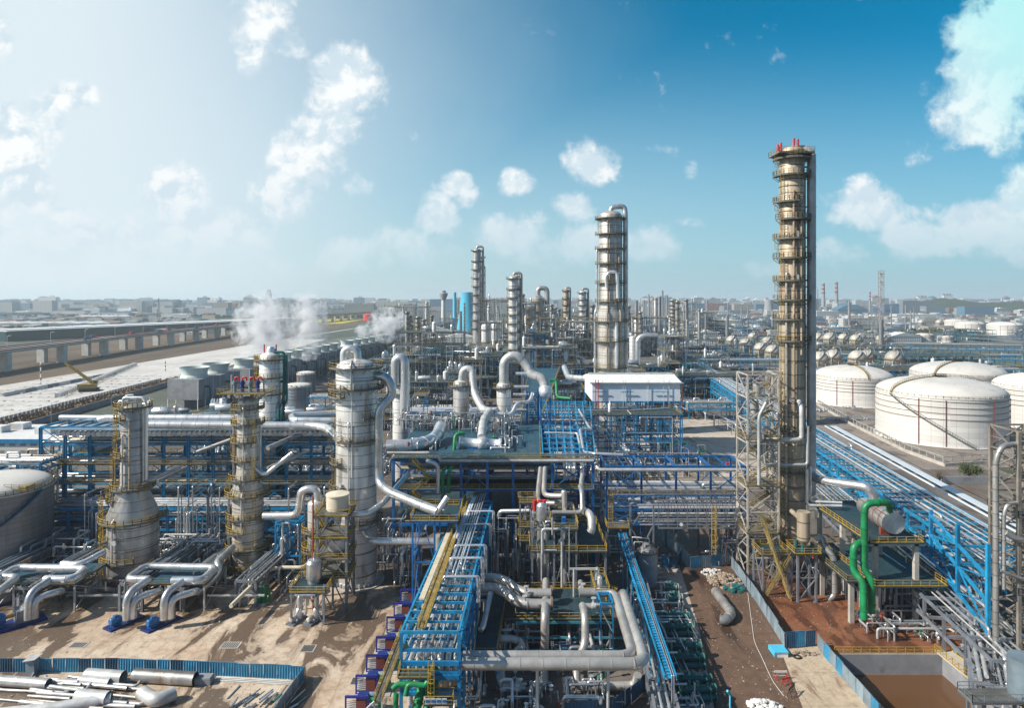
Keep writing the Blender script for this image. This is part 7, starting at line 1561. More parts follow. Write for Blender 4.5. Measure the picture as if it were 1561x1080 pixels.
# grey process structure behind
gs = frame('process_structure', 'grey steel process structure with two yellow railed decks in the centre', (XX(811, 127), 126), (XX(878, 126)-XX(811, 126)+.0, 12), [4.5, ZZ(842, 126), ZZ(808, 126)], 'grey_steel', bays=(2, 2), decks=(1, 2), vess=0, npipe=10, seed=41)
slab(gs, XX(880, 126), XX(925, 126), 125.6, 143, ZZ(842, 126)+.25, 'deck', 'yellow_rail', 'nes', .3)
for x in (XX(924, 126),): MB().box((x-.3, 126, 0), (x+.1, 126.4, ZZ(842,126))).build('post', 'grey_steel', gs, world=True); MB().box((x-.3, 140, 0), (x+.1, 140.4, ZZ(842,126))).build('post', 'grey_steel', gs, world=True)
for k, (px, m_) in enumerate([(824, 'silver'), (832, 'silver'), (861, 'silver')]): MB().tube([(XX(px,132),132,0),(XX(px,132),132,ZZ(800,132))], .75 if k < 2 else .35, 14).build('upright_vessel', m_, gs, world=True)
MB().lathe([(0,0),(.9,.5),(1,1),(1,3.4),(.5,3.9),(0,4)], 18, (XX(826,128),129,ZZ(808,126)+.3)).build('filter', 'silver', gs, world=True)
MB().box((XX(858,126), 128, ZZ(808,126)+.3), (XX(864,126), 129, ZZ(808,126)+1.6)).build('motor', 'royal_steel', gs, world=True)
tf = frame('manifold_frame', 'upper pale manifold frame with red capped valves above the process structure', (XX(812, 134), 133), (XX(862,134)-XX(812,134), 8), [ZZ(778, 134)-2.4, ZZ(780, 134)], 'pale_steel', bays=(2, 1), decks=(), vess=0, npipe=6, seed=42)
zv = ZZ(778, 133)
for k, px in enumerate((815, 823, 829)):
    x = XX(px, 133)-tf.location.x; MB().cyl((x, -.3, zv), .4, 1.4, 10).build('valve', 'red' if k == 0 else 'blue_motor', tf); MB().cyl((x, -.3, zv+1.4), .45, .7, 10).build('valve_cap', 'red', tf)
for lab, pts, r in [('left of two white pipes falling from the deck to the manifold frame', [D(824, 714, 148), D(820, 752, 142), D(820, 764, 139), D(828, 768, 137), D(846, 768, 136)], .5), ('right of two white pipes falling from the deck to the manifold frame', [D(831, 714, 148), D(829, 750, 142), D(832, 756, 139), D(858, 757, 137), D(860, 748, 137), D(861, 790, 136)], .55),
    ('white pipe looping on the right of the manifold frame', [D(888, 724, 146), D(886, 735, 144), D(889, 783, 134), D(845, 784, 132)], .5), ('long level white pipe of the manifold frame', [D(842, 782, 131.5), D(888, 782, 131.5), D(887, 750, 134), D(884, 742, 138)], .45),
    ('fat white pipe with rounded end dropping to the right deck', [D(890, 780, 134), D(897, 782, 132), D(902, 790, 130), D(902, 808, 129), D(900, 812, 129)], .8), ('silver pipe emerging left of the manifold frame', [D(760, 790, 140), D(762, 780, 140), D(812, 779, 138)], .45), ('thin white pipe standing before the manifold frame', [D(842, 790, 125), D(842, 816, 125)], .16)]: bigpipe(lab, pts, r, wp_ if 'white' in lab else 'silver', 14)
frame('valve_stage', 'small yellow railed stage left of the manifold frame', (XX(793, 134), 134), (3, 3), [ZZ(826, 134), ZZ(805, 134), ZZ(768, 134)], 'grey_steel', bays=(1, 1), vess=0, npipe=1, seed=43)
for k, (px, Y, sx, sy, n, h) in enumerate([(840, 142, 14, 12, 26, 16), (760, 140, 10, 12, 22, 14), (735, 125, 6, 24, 20, 6), (770, 112, 8, 10, 16, 4), (860, 108, 14, 9, 18, 4), (900, 112, 8, 10, 12, 4), (900, 98, 10, 8, 12, 3), (800, 98, 8, 8, 12, 3), (860, 120, 10, 8, 16, 4), (720, 100, 5, 14, 12, 4), (775, 92, 10, 6, 10, 3)]):
    pipework('pipework', f"{['tall','tangled','long','shaded','busy','lesser','near right','near left','middle','slim','nearest'][k]} pipework {['behind the manifold frame','between the blue rack and the manifold frame','along the right side of the blue rack','under the sloping white pipes','under the teal equipment deck','beside the stirrup frame','inside the right end of the long white pipes','beside the left post support','before the grey process structure','below the narrow side deck','at the bottom under the long white pipes'][k]}", (XX(px, Y), Y), (sx, sy), n, 140+k, (.5, h), (.07, .3), valves=8)
# blue stand left of the rack carrying the pipe from the silver column
bs = frame('blue_stand', 'square royal blue stand with teal deck where the large looping pipe ends', (XX(629, 124), 124), (XX(696,124)-XX(629,124), 9), [ZZ(858, 124), ZZ(796, 124)], 'royal_steel', bays=(2, 1), decks=(1,), vess=0, npipe=5, seed=45)
MB().cyl((4.6, 4, 0), 1.1, 14, 16).build('concrete_post', 'concrete', bs)
for k in range(2): MB().cyl((3.6+k*1.6, 3, ZZ(796,124)), .5, 1.3, 12).build('nozzle', 'bright_silver', bs)
bigpipe('dark pipe elbow on the ground below the royal blue stand', [G(642, 880, 1), G(634, 885, 1.6), G(640, 898, 1.2), G(655, 898, 1.2)], .55, 'silver', 14)
# right cross rack and pipe bridge
rack('pipe_rack', 'royal blue cross rack right of the central deck with long silver pipes', (XX(925, 150), 150), (XX(1136, 150), 150), 10, [8.8, 12, 15.4, ZZ(712, 150)], 8, 'royal_steel', 9, 91, rails=(2,), pr=(.2, .5), pm=['silver', 'bright_silver', 'pale_steel', 'silver'], skip_pipe=(3,), split=7)
br_ = thing('pipe_bridge', 'pale trussed pipe bridge crossing over the road', 'pipe bridge', (XX(1065, 147), 147, 0)); b = MB(); x0, x1 = XX(1000, 147), XX(1130, 147); zl_, zh_ = ZZ(800, 147), ZZ(758, 147)
for y in (144.5, 149):
    b.bar((x0, y, zl_), (x1, y, zl_), .22, .3).bar((x0, y, zh_), (x1, y, zh_), .22, .3).bar((x0, y, zl_+1.6), (x1, y, zl_+1.6), .12)
    for k in range(10): x = x0+(x1-x0)*k/9; b.bar((x, y, zl_), (x, y, zh_), .16); (b.bar((x, y, zl_+2), (x+(x1-x0)/18, y, zh_), .14).bar((x+(x1-x0)/9, y, zl_+2), (x+(x1-x0)/18, y, zh_), .14) if k < 9 else None)
b.build('truss', 'grey_steel', br_, world=True)
for k in range(7): MB().pipe([(x0-4, 145+k*.6, zl_+.6+(k % 3)*1.7), (x1+3, 145+k*.6, zl_+.6+(k % 3)*1.7)], .18+.05*(k % 3), 8, rings=4).build('pipe', SILVERS[k % 5], br_, world=True)
MB().box((x0, 144.4, zl_-.05), (x1, 145, zl_+.1)).build('walkway', 'deck_grey', br_, world=True)
MB().cyl((0,0,0), .4, .05, 14).build('round_sign', 'white_paint', br_).matrix_local = Matrix.Translation((XX(1039,144)-br_.location.x, 144.2-147, zl_+.9)) @ Matrix.Rotation(PI/2, 4, 'X')
tag(MB().ladder((XX(1087,144), 143.5, ZZ(846,144)), (XX(1087,144), 143.5, ZZ(770,144)), .9, True, -PI/2, .1).build('caged_ladder', 'yellow_rail', world=True), 'tall yellow caged ladder hanging beside the road at the pipe bridge', 'ladder')
tag(MB().ladder((XX(931,147), 147.5, 9), (XX(931,147), 147.5, ZZ(752,147)), .9, True, -PI/2, .1).build('caged_ladder', 'yellow_rail', world=True), 'yellow caged ladder at the left end of the royal blue cross rack', 'ladder')
slt = thing('railed_platform', 'small yellow railed landing under the royal blue cross rack', 'platform', (XX(940,146), 147, 0)); slab(slt, XX(925,146), XX(960,146), 145, 149, ZZ(803,146), 'deck_grey', 'yellow_rail', 'sew', .2)
for px in (926, 959): MB().bar((XX(px,146), 145.2, 0), (XX(px,146), 145.2, ZZ(803,146)), .3).build('leg', 'grey_steel', slt, world=True)
b = MB().bar((XX(962,145), 145, .2), (XX(995,145), 145, ZZ(804,145)), .3).bar((XX(995,145), 145, .2), (XX(962,145), 145, ZZ(804,145)), .3).bar((XX(962,145), 145, ZZ(804,145)), (XX(979,145), 145, ZZ(780,145)), .22).bar((XX(995,145), 145, ZZ(804,145)), (XX(979,145), 145, ZZ(780,145)), .22)
for px in (961, 996): b.bar((XX(px,145), 145, 0), (XX(px,145), 145, ZZ(770,145)), .35)
tag(b.build('braced_bent', 'grey_steel', world=True), 'grey cross braced bent carrying the left end of the pipe bridge', 'steel frame')
bigpipe('long thin pale pipe along the top of the right cross rack', [D(905, 700, 151), D(912, 717, 148.5), D(1136, 717, 148.5)], .42, 'pale_steel', 10)
pipework('pipework', 'grey pipes with valves under the right end of the pipe bridge', (XX(1112, 150), 151), (7, 8), 18, 171, (.6, 9), valves=6); pipework('pipework', 'pipes and pumps under the left end of the royal blue cross rack', (XX(930, 150), 152), (12, 10), 16, 172, (.6, 8), valves=4)
# ---------------------------------------------------------------- white building on blue frame
wb_ = thing('compressor_house', 'large white panel building with red pipes standing on a blue steel frame', 'building', (XX(970, 252), 262, 0)); x0, x1 = XX(903, 250), XX(1037, 250); z0, z1 = ZZ(612, 250), ZZ(585, 250)
MB().box((x0, 250, z0), (x1, 276, z1)).build('wall', 'panel', wb_, world=True)
b = MB(); b.add([(x0-.8, 249.4, z1), (x1+.8, 249.4, z1), (x1+.8, 263, z1+2.2), (x0-.8, 263, z1+2.2), (x0-.8, 276.6, z1), (x1+.8, 276.6, z1)], [(0,1,2,3),(3,2,5,4),(0,3,4),(1,5,2),(0,4,5,1)]); b.build('roof', 'roof_white', wb_, world=True)
MB().box((x0-1, 249.2, z1+.0), (x1+1, 249.35, z1+.45)).bar((x0, 263, z1+2.4), (x1, 263, z1+2.4), 1.2, .5).build('gutter', 'pale_steel', wb_, world=True)
for k, dx in enumerate((908, 912)): MB().tube([(XX(dx,249), 249, z0-8), (XX(dx,249), 249, z1+1.5)], .16, 6).build('red_pipe', 'red', wb_, world=True)
MB().tube([(x1+.6, 249.5, z0-10), (x1+.6, 249.5, z1)], .14, 6).build('red_pipe', 'dark_red', wb_, world=True)
for dx in (918, 950, 954, 988, 1012, 1020): MB().tube([(XX(dx,249.5), 249.5, z0-6), (XX(dx,249.5), 249.5, z1+1.2)], .1, 6).build('thin_pipe', 'pale_steel', wb_, world=True)
for a_, c_ in ((903, 925), (946, 966), (993, 1018)): MB().bar((XX(a_,249.3), 249.3, z1-3), (XX(c_,249.3), 249.3, z1-3), .25).build('bracket', 'blue_steel', wb_, world=True)
b = MB()
for i in range(7):
    x = x0+(x1-x0)*i/6
    for y in (250, 276): b.box((x-.25, y-.25, 0), (x+.25, y+.25, z0))
    if i < 6 and i % 2 == 0: x2 = x0+(x1-x0)*(i+1)/6; b.bar((x, 250, z0-8), (x2, 250, z0-.4), .25).bar((x2, 250, z0-8), (x, 250, z0-.4), .25)
for z in (z0-.4, z0-8, z0-14): b.bar((x0, 250, z), (x1, 250, z), .4, .5)
b.build('support_frame', 'blue_steel', wb_, world=True)
frame('process_structure', 'long teal and blue railed structure in front of the white building', (XX(893, 232), 232), (XX(1040,232)-XX(893,232), 12), [5, 10, ZZ(660, 232), ZZ(634, 232)], 'blue_steel', bays=(8, 1), decks=(3,), vess=4, npipe=26, seed=51, rm='olive_rail')
pipework('pipework', 'dense shaded pipes between the central deck and the compressors', (XX(925, 200), 205), (24, 44), 50, 173, (.6, 9), (.1, .35), valves=8); pipework('pipework', 'pipes behind the two compressors', (XX(990, 226), 226), (40, 10), 34, 174, (.6, 7), (.1, .3), valves=8)
for k, (px, lab) in enumerate([(957, 'left compressor under a small white roof'), (1042, 'right compressor under a small white roof')]):
    p = G(px, 707); t = thing('compressor', lab, 'compressor', (p.x, p.y, 0)); MB().box((-4,-3,0),(4,3,.8)).build('base', 'concrete', t); MB().hdrum((-2.5,0,2.2),(2.5,0,2.2),1.3,16).box((-3.4,-1.5,.8),(-2,1.5,3)).box((1.8,-1.6,.8),(3.4,1.6,3.2)).build('casing', 'teal_steel', t)
    b = MB()
    for x in (-3.6, 3.6):
        for y in (-2.6, 2.6): b.bar((x,y,.8),(x,y,5), .25)
    b.build('post', 'teal_steel', t); b = MB(); b.add([(-4.2,-3.2,4.6),(4.2,-3.2,4.6),(3.2,2.6,6.2),(-3.2,2.6,6.2),(-4.2,-3.2,4.4),(4.2,-3.2,4.4),(3.2,2.6,6),(-3.2,2.6,6)], [(0,1,2,3),(7,6,5,4),(0,4,5,1),(1,5,6,2),(2,6,7,3),(3,7,4,0)]); b.build('roof', 'panel', t)
    pipework('compressor_pipes', f"silver ducts and green pipe around the {['left','right'][k]} compressor", (p.x+4, p.y+9), (16, 12), 16, 175+k, (.6, 5), (.15, .5), ['bright_silver', 'silver', 'green', 'silver'], valves=4)
for k, (px, m_) in enumerate([(937, 'red'), (1110, 'red')]): p = G(px, 713); tag(MB().box((-.8,-.5,0),(.8,.5,1.6)).box((-.9,-.6,1.6),(.9,.6,1.75)).build('hydrant_box', m_, None, origin=(0,0,0)), ['small red box by the road left of the compressors', 'small red box on the concrete near the lattice tower'][k], 'box').location = tuple(p)
# ---------------------------------------------------------------- tall columns behind
YS2 = 292; XS2 = XX(931, YS2); hS = ZZ(330, YS2)
tcB = column('silver_column', 'second tallest column, silver with rings, behind the white building', (XS2, YS2, 0), [(6.0, 0), (6.0, 55), (5.1, 58), (5.1, hS)], 'weathered_clad', [(ZZ(y, YS2), a0, a1, 1.8) for y, a0, a1 in ((560, 180, 330), (520, 160, 360), (490, 170, 350), (460, 160, 350), (432, 170, 400), (403, 180, 360), (380, 160, 400), (358, 170, 380), (334, 120, 420))], 'olive_rail', [200, 340],
    [(190, .8, 10, hS-15, .5, 'silver'), (300, .4, 20, 80, .4, 'tan_clad'), (250, .4, 30, 95, .35, 'brown_steel')], 'distillation column', rings=[ZZ(y, YS2) for y in range(345, 560, 14)], n=32)
MB().pipe([(0,0,hS), (0,0,ZZ(316,YS2)), (6.2,0,ZZ(314,YS2)), (6.6,0,ZZ(330,YS2)), (6.6,0,10)], 1.15, 14, 3, 5, 1.08).build('overhead_pipe', 'silver', tcB)
MB().pipe([(-2.5,-5.6,ZZ(440,YS2)), (-3.2,-6.2,ZZ(418,YS2)), (1.8,-6.2,ZZ(414,YS2)), (2.2,-6.2,ZZ(455,YS2))], .75, 12, 3).pipe([(1.5,-6.6,ZZ(490,YS2)), (1.5,-6.6,30)], .8, 12).build('front_loop', 'bright_silver', tcB)
def slim(label, px, ytop, Y, r, m, seed, over=True, base=0):
    rd = random.Random(seed); h = ZZ(ytop, Y); pl = [(h*f, rd.uniform(90, 200), rd.uniform(300, 420), r*.45) for f in [.3+.075*i for i in range(9)]]+[(h-.5, 0, 360, r*.5)]
    c_ = column('slim_column', label, (XX(px, Y), Y, 0), [(r*1.1, 0), (r*1.1, h*.4), (r, h*.42), (r, h)], m, pl, 'olive_rail', [200, 240], [(20, r*.2, 5, h*.9, r*.2, 'grey_clad'), (300, r*.1, 5, h*.8, r*.14, 'silver')], 'distillation column', n=20, rings=[h*i/14 for i in range(4, 14)])
    if over: MB().pipe([(0,0,h),(0,0,h+r),(r*1.5,0,h+r),(r*1.5,0,h*.1)], r*.3, 10).build('overhead_pipe', 'grey_clad', c_)
    return c_
slim('slim dark grey column left of centre, third tallest', 727, 382, 640, 3.9, 'grey_clad', 1)
slim('dark companion pipe tower touching the slim dark column', 735, 392, 650, 2.2, 'sheet_dark', 2, False)
slim('pale column with brown platforms left of the vessel arch', 783, 424, 430, 3.3, 'column_silver', 3); slim('thin companion of the pale column topped by a black vent', 792, 420, 440, 1.3, 'grey_clad', 4, False)
slim('thin rusty column midway to the second tallest column', 863, 443, 520, 2.2, 'tan_clad', 5); slim('grey column with rounded head left of the second tallest column', 888, 446, 600, 3.4, 'column_silver', 6)
slim('thin dark column hidden beside the second tallest column', 903, 466, 500, 1.7, 'sheet_dark', 7, False); slim('dark thin column alone above the racks right of centre', 1026, 458, 800, 4.0, 'sheet_dark', 8, False)
slim('thin brown column beside the steel forest right of centre', 957, 468, 520, 1.6, 'tan_clad', 9, False)
for k, (px, yt, Y, r) in enumerate([(624, 482, 560, 2.2), (637, 484, 570, 2.2), (646, 488, 560, 1.8), (658, 482, 700, 2), (741, 497, 620, 6), (755, 495, 640, 6)]):
    if k < 4: slim(['first','second','third','fourth'][k]+' of the thin columns by the distant grey hall', px, yt, Y, r, 'grey_clad', 20+k, False)
    else: column('vessel', ['left squat silver vessel right of the slim dark column', 'right squat silver vessel right of the slim dark column'][k-4], (XX(px, Y), Y, 0), [(4.6, 0), (4.6, ZZ(yt, Y))], 'column_silver', [(20, 0, 360, 1), (32, 0, 360, 1)], cat='vessel', n=20)
# reactors in the distance
for k, (px, yt, Y, r0, r1) in enumerate([(804, 468, 620, 5, 9), (820, 455, 640, 5.5, 7.5)]):
    h = ZZ(yt, Y); t = thing('reactor', ['left distant reactor with funnel shaped body', 'right distant reactor with a hooked duct on top'][k], 'reactor', (XX(px, Y), Y, 0)); MB().lathe([(0,0),(3,0),(3,h*.35),(r1*.6,h*.55),(r1*.8,h*.8),(r1*.8,h),(r1*.4,h+3),(0.01,h+4)], 24).build('shell', 'grey_clad', t)
    if k: MB().pipe([(0,0,h+2),(0,0,h+10),(9,0,h+10),(9,0,h-6)], 2.4, 14, 6).build('duct', 'grey_clad', t)
    b = MB()
    for z in (h*.5, h*.65, h*.8, h*.95): b.ring((0,0,z), r1*.8, r1*1.15, -.2, .2).rail([(r1*1.15*math.cos(i*PI/8), r1*1.15*math.sin(i*PI/8), z+.2) for i in range(17)], 1.2, 3, .12, False)
    b.build('platform', 'olive_rail', t)
slim('little domed column in front of the distant reactors', 846, 470, 640, 2, 'column_silver', 31, False)
# ---------------------------------------------------------------- middle distance steelwork
rd = random.Random(77)
fr = [ # px, Y, width m, depth, levels, material, label
 (600, 300, 30, 10, [6,11,16], 'blue_steel', 'blue pipe frame behind the sandy yard, left'), (660, 340, 26, 12, [6,12,17], 'blue_steel', 'blue pipe frame behind the sandy yard, right'),
 (598, 430, 22, 60, [6,12,18], 'blue_steel', 'blue process structure with brown rails beside the cooling cells'), (628, 470, 20, 70, [7,14,21], 'teal_steel', 'teal process structure with brown rails right of the cooling cells'),
 (708, 420, 30, 24, [7,13,19,25], 'teal_steel', 'brown railed process structure at the foot of the slim dark column'), (742, 405, 18, 30, [7,13,19,25], 'blue_steel', 'blue end of the process structure before the pale column'),
 (800, 440, 40, 16, [7,13,19,25], 'blue_steel', 'dense structure behind the walkway end'), (840, 500, 46, 20, [8,16,24,30], 'grey_steel', 'grey structure below the distant reactors'),
 (860, 560, 40, 20, [10,20,32,44], 'grey_steel', 'tall grey frame between the reactors and the domed column'), (955, 330, 18, 12, [8,16,24], 'grey_steel', 'grey frame right of the second tallest column'),
 (975, 350, 28, 14, [8,16,24], 'blue_steel', 'blue frame right behind the white building'), (1010, 420, 36, 60, [7,13,19], 'teal_steel', 'brown railed structure right of centre going away'),
 (885, 370, 30, 14, [8,15,22], 'blue_steel', 'blue frame left behind the second tallest column'), (860, 330, 20, 16, [8,15], 'blue_steel', 'blue frame right of the walkway end'),
 (250, 270, 24, 10, [5,9,12], 'blue_steel', 'blue frame behind the two left columns'), (330, 250, 20, 14, [6,11,16], 'blue_steel', 'blue frame with white vessel behind the rust stained column'),
 (440, 240, 26, 14, [6,12,17], 'blue_steel', 'blue frame behind the large silver column, left'), (1390, 470, 70, 20, [6,11], 'blue_steel', 'blue structure behind the white tanks'), (1440, 560, 90, 30, [6,12], 'teal_steel', 'brown railed structure in front of the far white tanks'),
 (1500, 480, 60, 20, [6,11], 'blue_steel', 'blue structure at the right edge behind the tanks'), (1300, 640, 120, 14, [6,11,15], 'sky_steel', 'long yellow topped blue structure behind the right spheres'), (1100, 560, 60, 18, [6,12], 'blue_steel', 'blue structure before the left spheres'),
 (1060, 640, 60, 18, [6,12], 'blue_steel', 'blue structure farther left of the spheres'), (1000, 560, 40, 24, [8,14,20], 'grey_steel', 'grey structure with brown rails in front of the dark thin column')]
for k, (px, Y, w, d, lv, m, lab) in enumerate(fr):
    frame('process_structure', lab, (XX(px, Y)-w/2, Y), (w, d), lv, m, seed=200+k, bays=(max(2, int(w/7)), max(1, int(d/9))), vess=7, npipe=22, rm=rd.choice(['olive_rail', 'yellow_rail', 'olive_rail']), dm=rd.choice(['deck', 'deck_grey', 'deck_blue']))
rk = [((XX(600,262),262),(XX(800,262),262),9,[6,11,15],'blue_steel','blue cross rack with white pipes behind the deck vessels'), ((XX(620,500),500),(XX(900,500),500),10,[7,12,17],'blue_steel','distant blue cross rack left of centre'), ((XX(470,330),330),(XX(600,330),330),8,[6,11],'sky_steel','blue cross rack beside the sandy yard'),
 ((XX(960,400),400),(XX(1150,400),400),10,[6,10,14],'blue_steel','blue cross rack right of centre'), ((XX(970,520),520),(XX(1200,520),520),12,[7,12],'sky_steel','far blue cross rack towards the spheres'), ((XX(1245,470),470),(XX(1560,470),470),12,[6,10],'sky_steel','long blue rack behind the white tanks'),
 ((XX(1240,600),600),(XX(1560,590),590),10,[6,10],'sky_steel','farther blue rack between tanks and spheres'), ((XX(1360,720),720),(XX(1561,690),690),12,[7,12],'blue_steel','blue rack below the far white tanks'), ((XX(640,650),650),(XX(900,650),650),12,[8,14],'blue_steel','faint blue cross rack before the reactors'),
 ((XX(300,232),232),(XX(520,232),232),8,[5,9,13],'sky_steel','blue cross rack behind the left rack'), ((XX(345,215),215),(XX(345,330),330),7,[6,10],'sky_steel','blue rack running away behind the rust stained column'), ((XX(985,300),300),(XX(985,520),520),9,[6,11],'blue_steel','blue rack running away right of the second tallest column'),
 ((XX(905,222),222),(XX(905,248),248),6,[8,14],'blue_steel','short blue rack left of the white building'), ((XX(1050,330),330),(XX(1136,330),330),8,[5,8],'sky_steel','short low blue rack left of the lattice tower')]
for k, (a, c, w, lv, m, lab) in enumerate(rk): rack('pipe_rack', lab, a, c, w, lv, 9, m, 8, 300+k, pr=(.2, .55), pm=['silver', 'bright_silver', 'pale_steel', 'silver'], rails=(len(lv)-1,) if k % 2 else ())
# storage tanks & oddments in the middle distance left
for px, py, r, h, lab in [(665, 576, 9.5, 9, 'small cream tank with rusty cone roof in the middle distance'), (447, 632, 7.2, 14, 'grey tank with white dome right of the dark green pipes'), (462, 600, 6, 12, 'second white domed tank half hidden by the silver column')]:
    p = G(px, py); tank(lab, p.x, p.y+r, r, h, 1.6, None, 'cream' if px == 665 else 'sheet_grey', 40)
cD = column('small_column', 'short silver column with dark green pipes and red vents behind the rust stained column', (XX(413, 178), 178, 0), [(3.0, 0), (3.0, ZZ(545, 178))], 'column_silver', [(ZZ(y, 178), 120, 380, 1.2) for y in (640, 600, 575, 548)], 'yellow_rail', [190], [(350, .4, 5, 38, .35, 'teal_paint')], 'column', n=22)
b = MB(); b.tube([(-1.8,0,44),(-1.8,0,48)], .2, 8).tube([(1.4,0,44),(1.4,0,48)], .2, 8); b.build('vent', 'red', cD); MB().lathe([(0,44.6),(1.2,44.6),(1.2,46.6),(.8,47.4),(0,47.6)], 16).build('drum', 'bright_silver', cD)
MB().pipe([(1.2,-1,46),(3.9,-1,46),(3.9,-1,34),(3.1,-2.6,31),(3.1,-2.6,5)], .35, 10).pipe([(2,-1,45),(4.6,-1,45),(4.6,-1,33),(3.8,-2.6,30),(3.8,-2.6,5)], .3, 10).build('green_pipe', 'teal_paint', cD)
for k, (px, Y, sx, sy, n) in enumerate([(300, 215, 24, 30, 26), (400, 205, 20, 24, 26), (470, 220, 20, 30, 26), (560, 230, 24, 30, 30), (640, 300, 30, 30, 24), (730, 290, 34, 40, 40), (800, 300, 20, 60, 34), (860, 270, 20, 40, 30), (860, 380, 40, 60, 40), (960, 330, 24, 30, 26), (1020, 350, 30, 50, 30), (700, 380, 30, 30, 26), (640, 420, 36, 60, 26), (1080, 420, 50, 50, 30), (940, 430, 50, 60, 34), (1420, 430, 60, 20, 20), (1500, 400, 30, 20, 16), (1130, 300, 16, 30, 14)]):
    pipework('pipework', f"{['loose','dim','crossed','stacked','sparse','thick','narrow','deep','broad','short','spread','pale','long','wide','mingled','low','small','slight'][k]} pipework in the middle distance {['behind the leftmost column','behind the rust stained column','left behind the silver column','right behind the silver column','at the sandy yard','behind the deck vessels','along the elevated walkway','right of the elevated walkway','before the distant reactors','beside the second tallest column','right behind the white building','before the slim dark column','beside the cooling cells','before the left spheres','behind the second tallest column','behind the white tanks','at the right edge behind the tanks','left of the lattice tower'][k]}", (XX(px, Y), Y), (sx, sy), n, 400+k, (.6, 8), (.12, .4), valves=8)
column('small_column', 'white bent duct vessel right of the second tallest column', (XX(965, 400), 400, 0), [(2.4, 0), (2.4, ZZ(515, 400))], 'column_silver', [(20, 0, 360, 1)], cat='vessel', n=18)
bigpipe('large hooked silver duct right of the second tallest column', [D(972, 560, 380), D(972, 518, 380), D(980, 512, 380), D(1002, 512, 380)], 1.6, 'silver', 14, 5)
bigpipe('large silver duct from the pale column down to the walkway end', [D(860, 560, 330), D(866, 575, 310), D(872, 576, 300), D(900, 578, 290)], 1.3, 'bright_silver', 14)
for k, (px, Y, sx, sy, n) in enumerate([(660, 186, 18, 8, 12), (768, 164, 7, 16, 10), (640, 160, 10, 8, 8), (716, 192, 16, 5, 12)]):
    pipework('pipework', f"{['grey','thin','small','slim'][k]} pipes standing on the central deck {['at its back left','beside the open blue grid','at its front left corner','at the foot of the upright vessels'][k]}", (XX(px, Y), Y), (sx, sy), n, 520+k, (.5, 2.4), (.08, .25), base=zt+.1, valves=6)
# deck clutter: ducts, boxes, lockers
for k, (px, Y, w_, d_, h_, m_) in enumerate([(640, 185, 2.4, 1.2, 2, 'sheet_grey'), (690, 187, 1.4, 1, 1.8, 'panel'), (772, 168, 1.2, 3, 1.2, 'sheet_grey'), (655, 165, 1, 1, 1.6, 'red'), (760, 186, 3, 1, 1.4, 'grey_concrete')]):
    t = thing('deck_cabinet', ['grey cabinet on the back left of the central deck','small white cabinet near the back middle of the central deck','low grey box beside the deck walkway','small red box on the front left of the central deck','grey plinth block before the upright vessels'][k], 'cabinet', (XX(px, Y), Y, zt+.1)); MB().box((-w_/2,-d_/2,0),(w_/2,d_/2,h_)).build('body', m_, t); MB().box((-w_/2-.08,-d_/2-.08,h_),(w_/2+.08,d_/2+.08,h_+.1)).build('lid', 'pale_steel', t)
# haze: one even body of air round the whole place, the sky outside it
wmat('city_mass', (.42, .42, .42), (.1, .14, .18), 7, 4)
t = MATS['city_mass'].node_tree; p_ = N(t, 'ShaderNodeNewGeometry'); wn_ = N(t, 'ShaderNodeTexWhiteNoise', noise_dimensions='1D'); t.links.new(p_.outputs['Random Per Island'], wn_.inputs['W']); cr = N(t, 'ShaderNodeValToRGB'); cr.color_ramp.interpolation = 'CONSTANT'
for ps, c_ in ((.0, (.5,.5,.48)), (.25, (.2,.23,.26)), (.45, (.62,.62,.6)), (.6, (.32,.13,.09)), (.68, (.4,.34,.27)), (.85, (.08,.2,.32))):
    e_ = cr.color_ramp.elements.new(ps); e_.color = (*c_, 1)
t.links.new(wn_.outputs['Value'], cr.inputs[0]); hsn = [q for q in t.nodes if q.type == 'HUE_SAT'][0]; t.links.new(cr.outputs[0], hsn.inputs['Color'])
# steelwork and sheds fading into the haze beyond the columns
rd = random.Random(404); src = [o for o in bpy.data.objects if o.parent is None and o.name.startswith('process_structure')][3:21]
zones = [(560, 900, 540, 1250, 58), (900, 1230, 540, 1300, 46), (1240, 1561, 880, 1400, 30), (590, 900, 300, 540, 26), (950, 1130, 380, 560, 14)]
for zi, (xa, xb, ya, yb, n_) in enumerate(zones):
    for k in range(n_):
        Y = rd.uniform(ya, yb); px = rd.uniform(xa, xb)
        if zi == 1 and px > 1070 and Y < 960: continue
        if zi == 0 and 655 < px < 730 and Y < 1180: continue
        if zi == 2 and (Y < 880 or (1370 < px and Y > 1000)): continue
        if zi == 3 and (610 < px < 712 and Y < 450 or 785 < px < 870 and Y < 370): continue
        s = rd.uniform(.9, 1.3)*(.8 if zi == 2 else 1)*(.7 if zi > 2 else 1); w_ = ['left behind the slim dark column', 'behind the sphere tanks of the left cluster', 'behind the right hand tanks', 'between the deck vessels and the slim columns', 'right of the second tallest column'][zi]
        o = copy_tree(rd.choice(src), (XX(px, Y), Y, 0), rd.choice([0, 0, PI/2]), 'faint steel process structure in the haze '+w_, 'hazy steel structures '+w_, (s, s, rd.uniform(.5, .9) if zi == 2 else rd.uniform(.8, 1.5)))
sh0 = building('storage_shed', 'low pale shed among the distant steelwork', (XX(700, 900), 900), (50, 24, 9), 'wall_white', 'roof_white', 'gable', seed=3, group='low pale sheds among the distant steelwork')
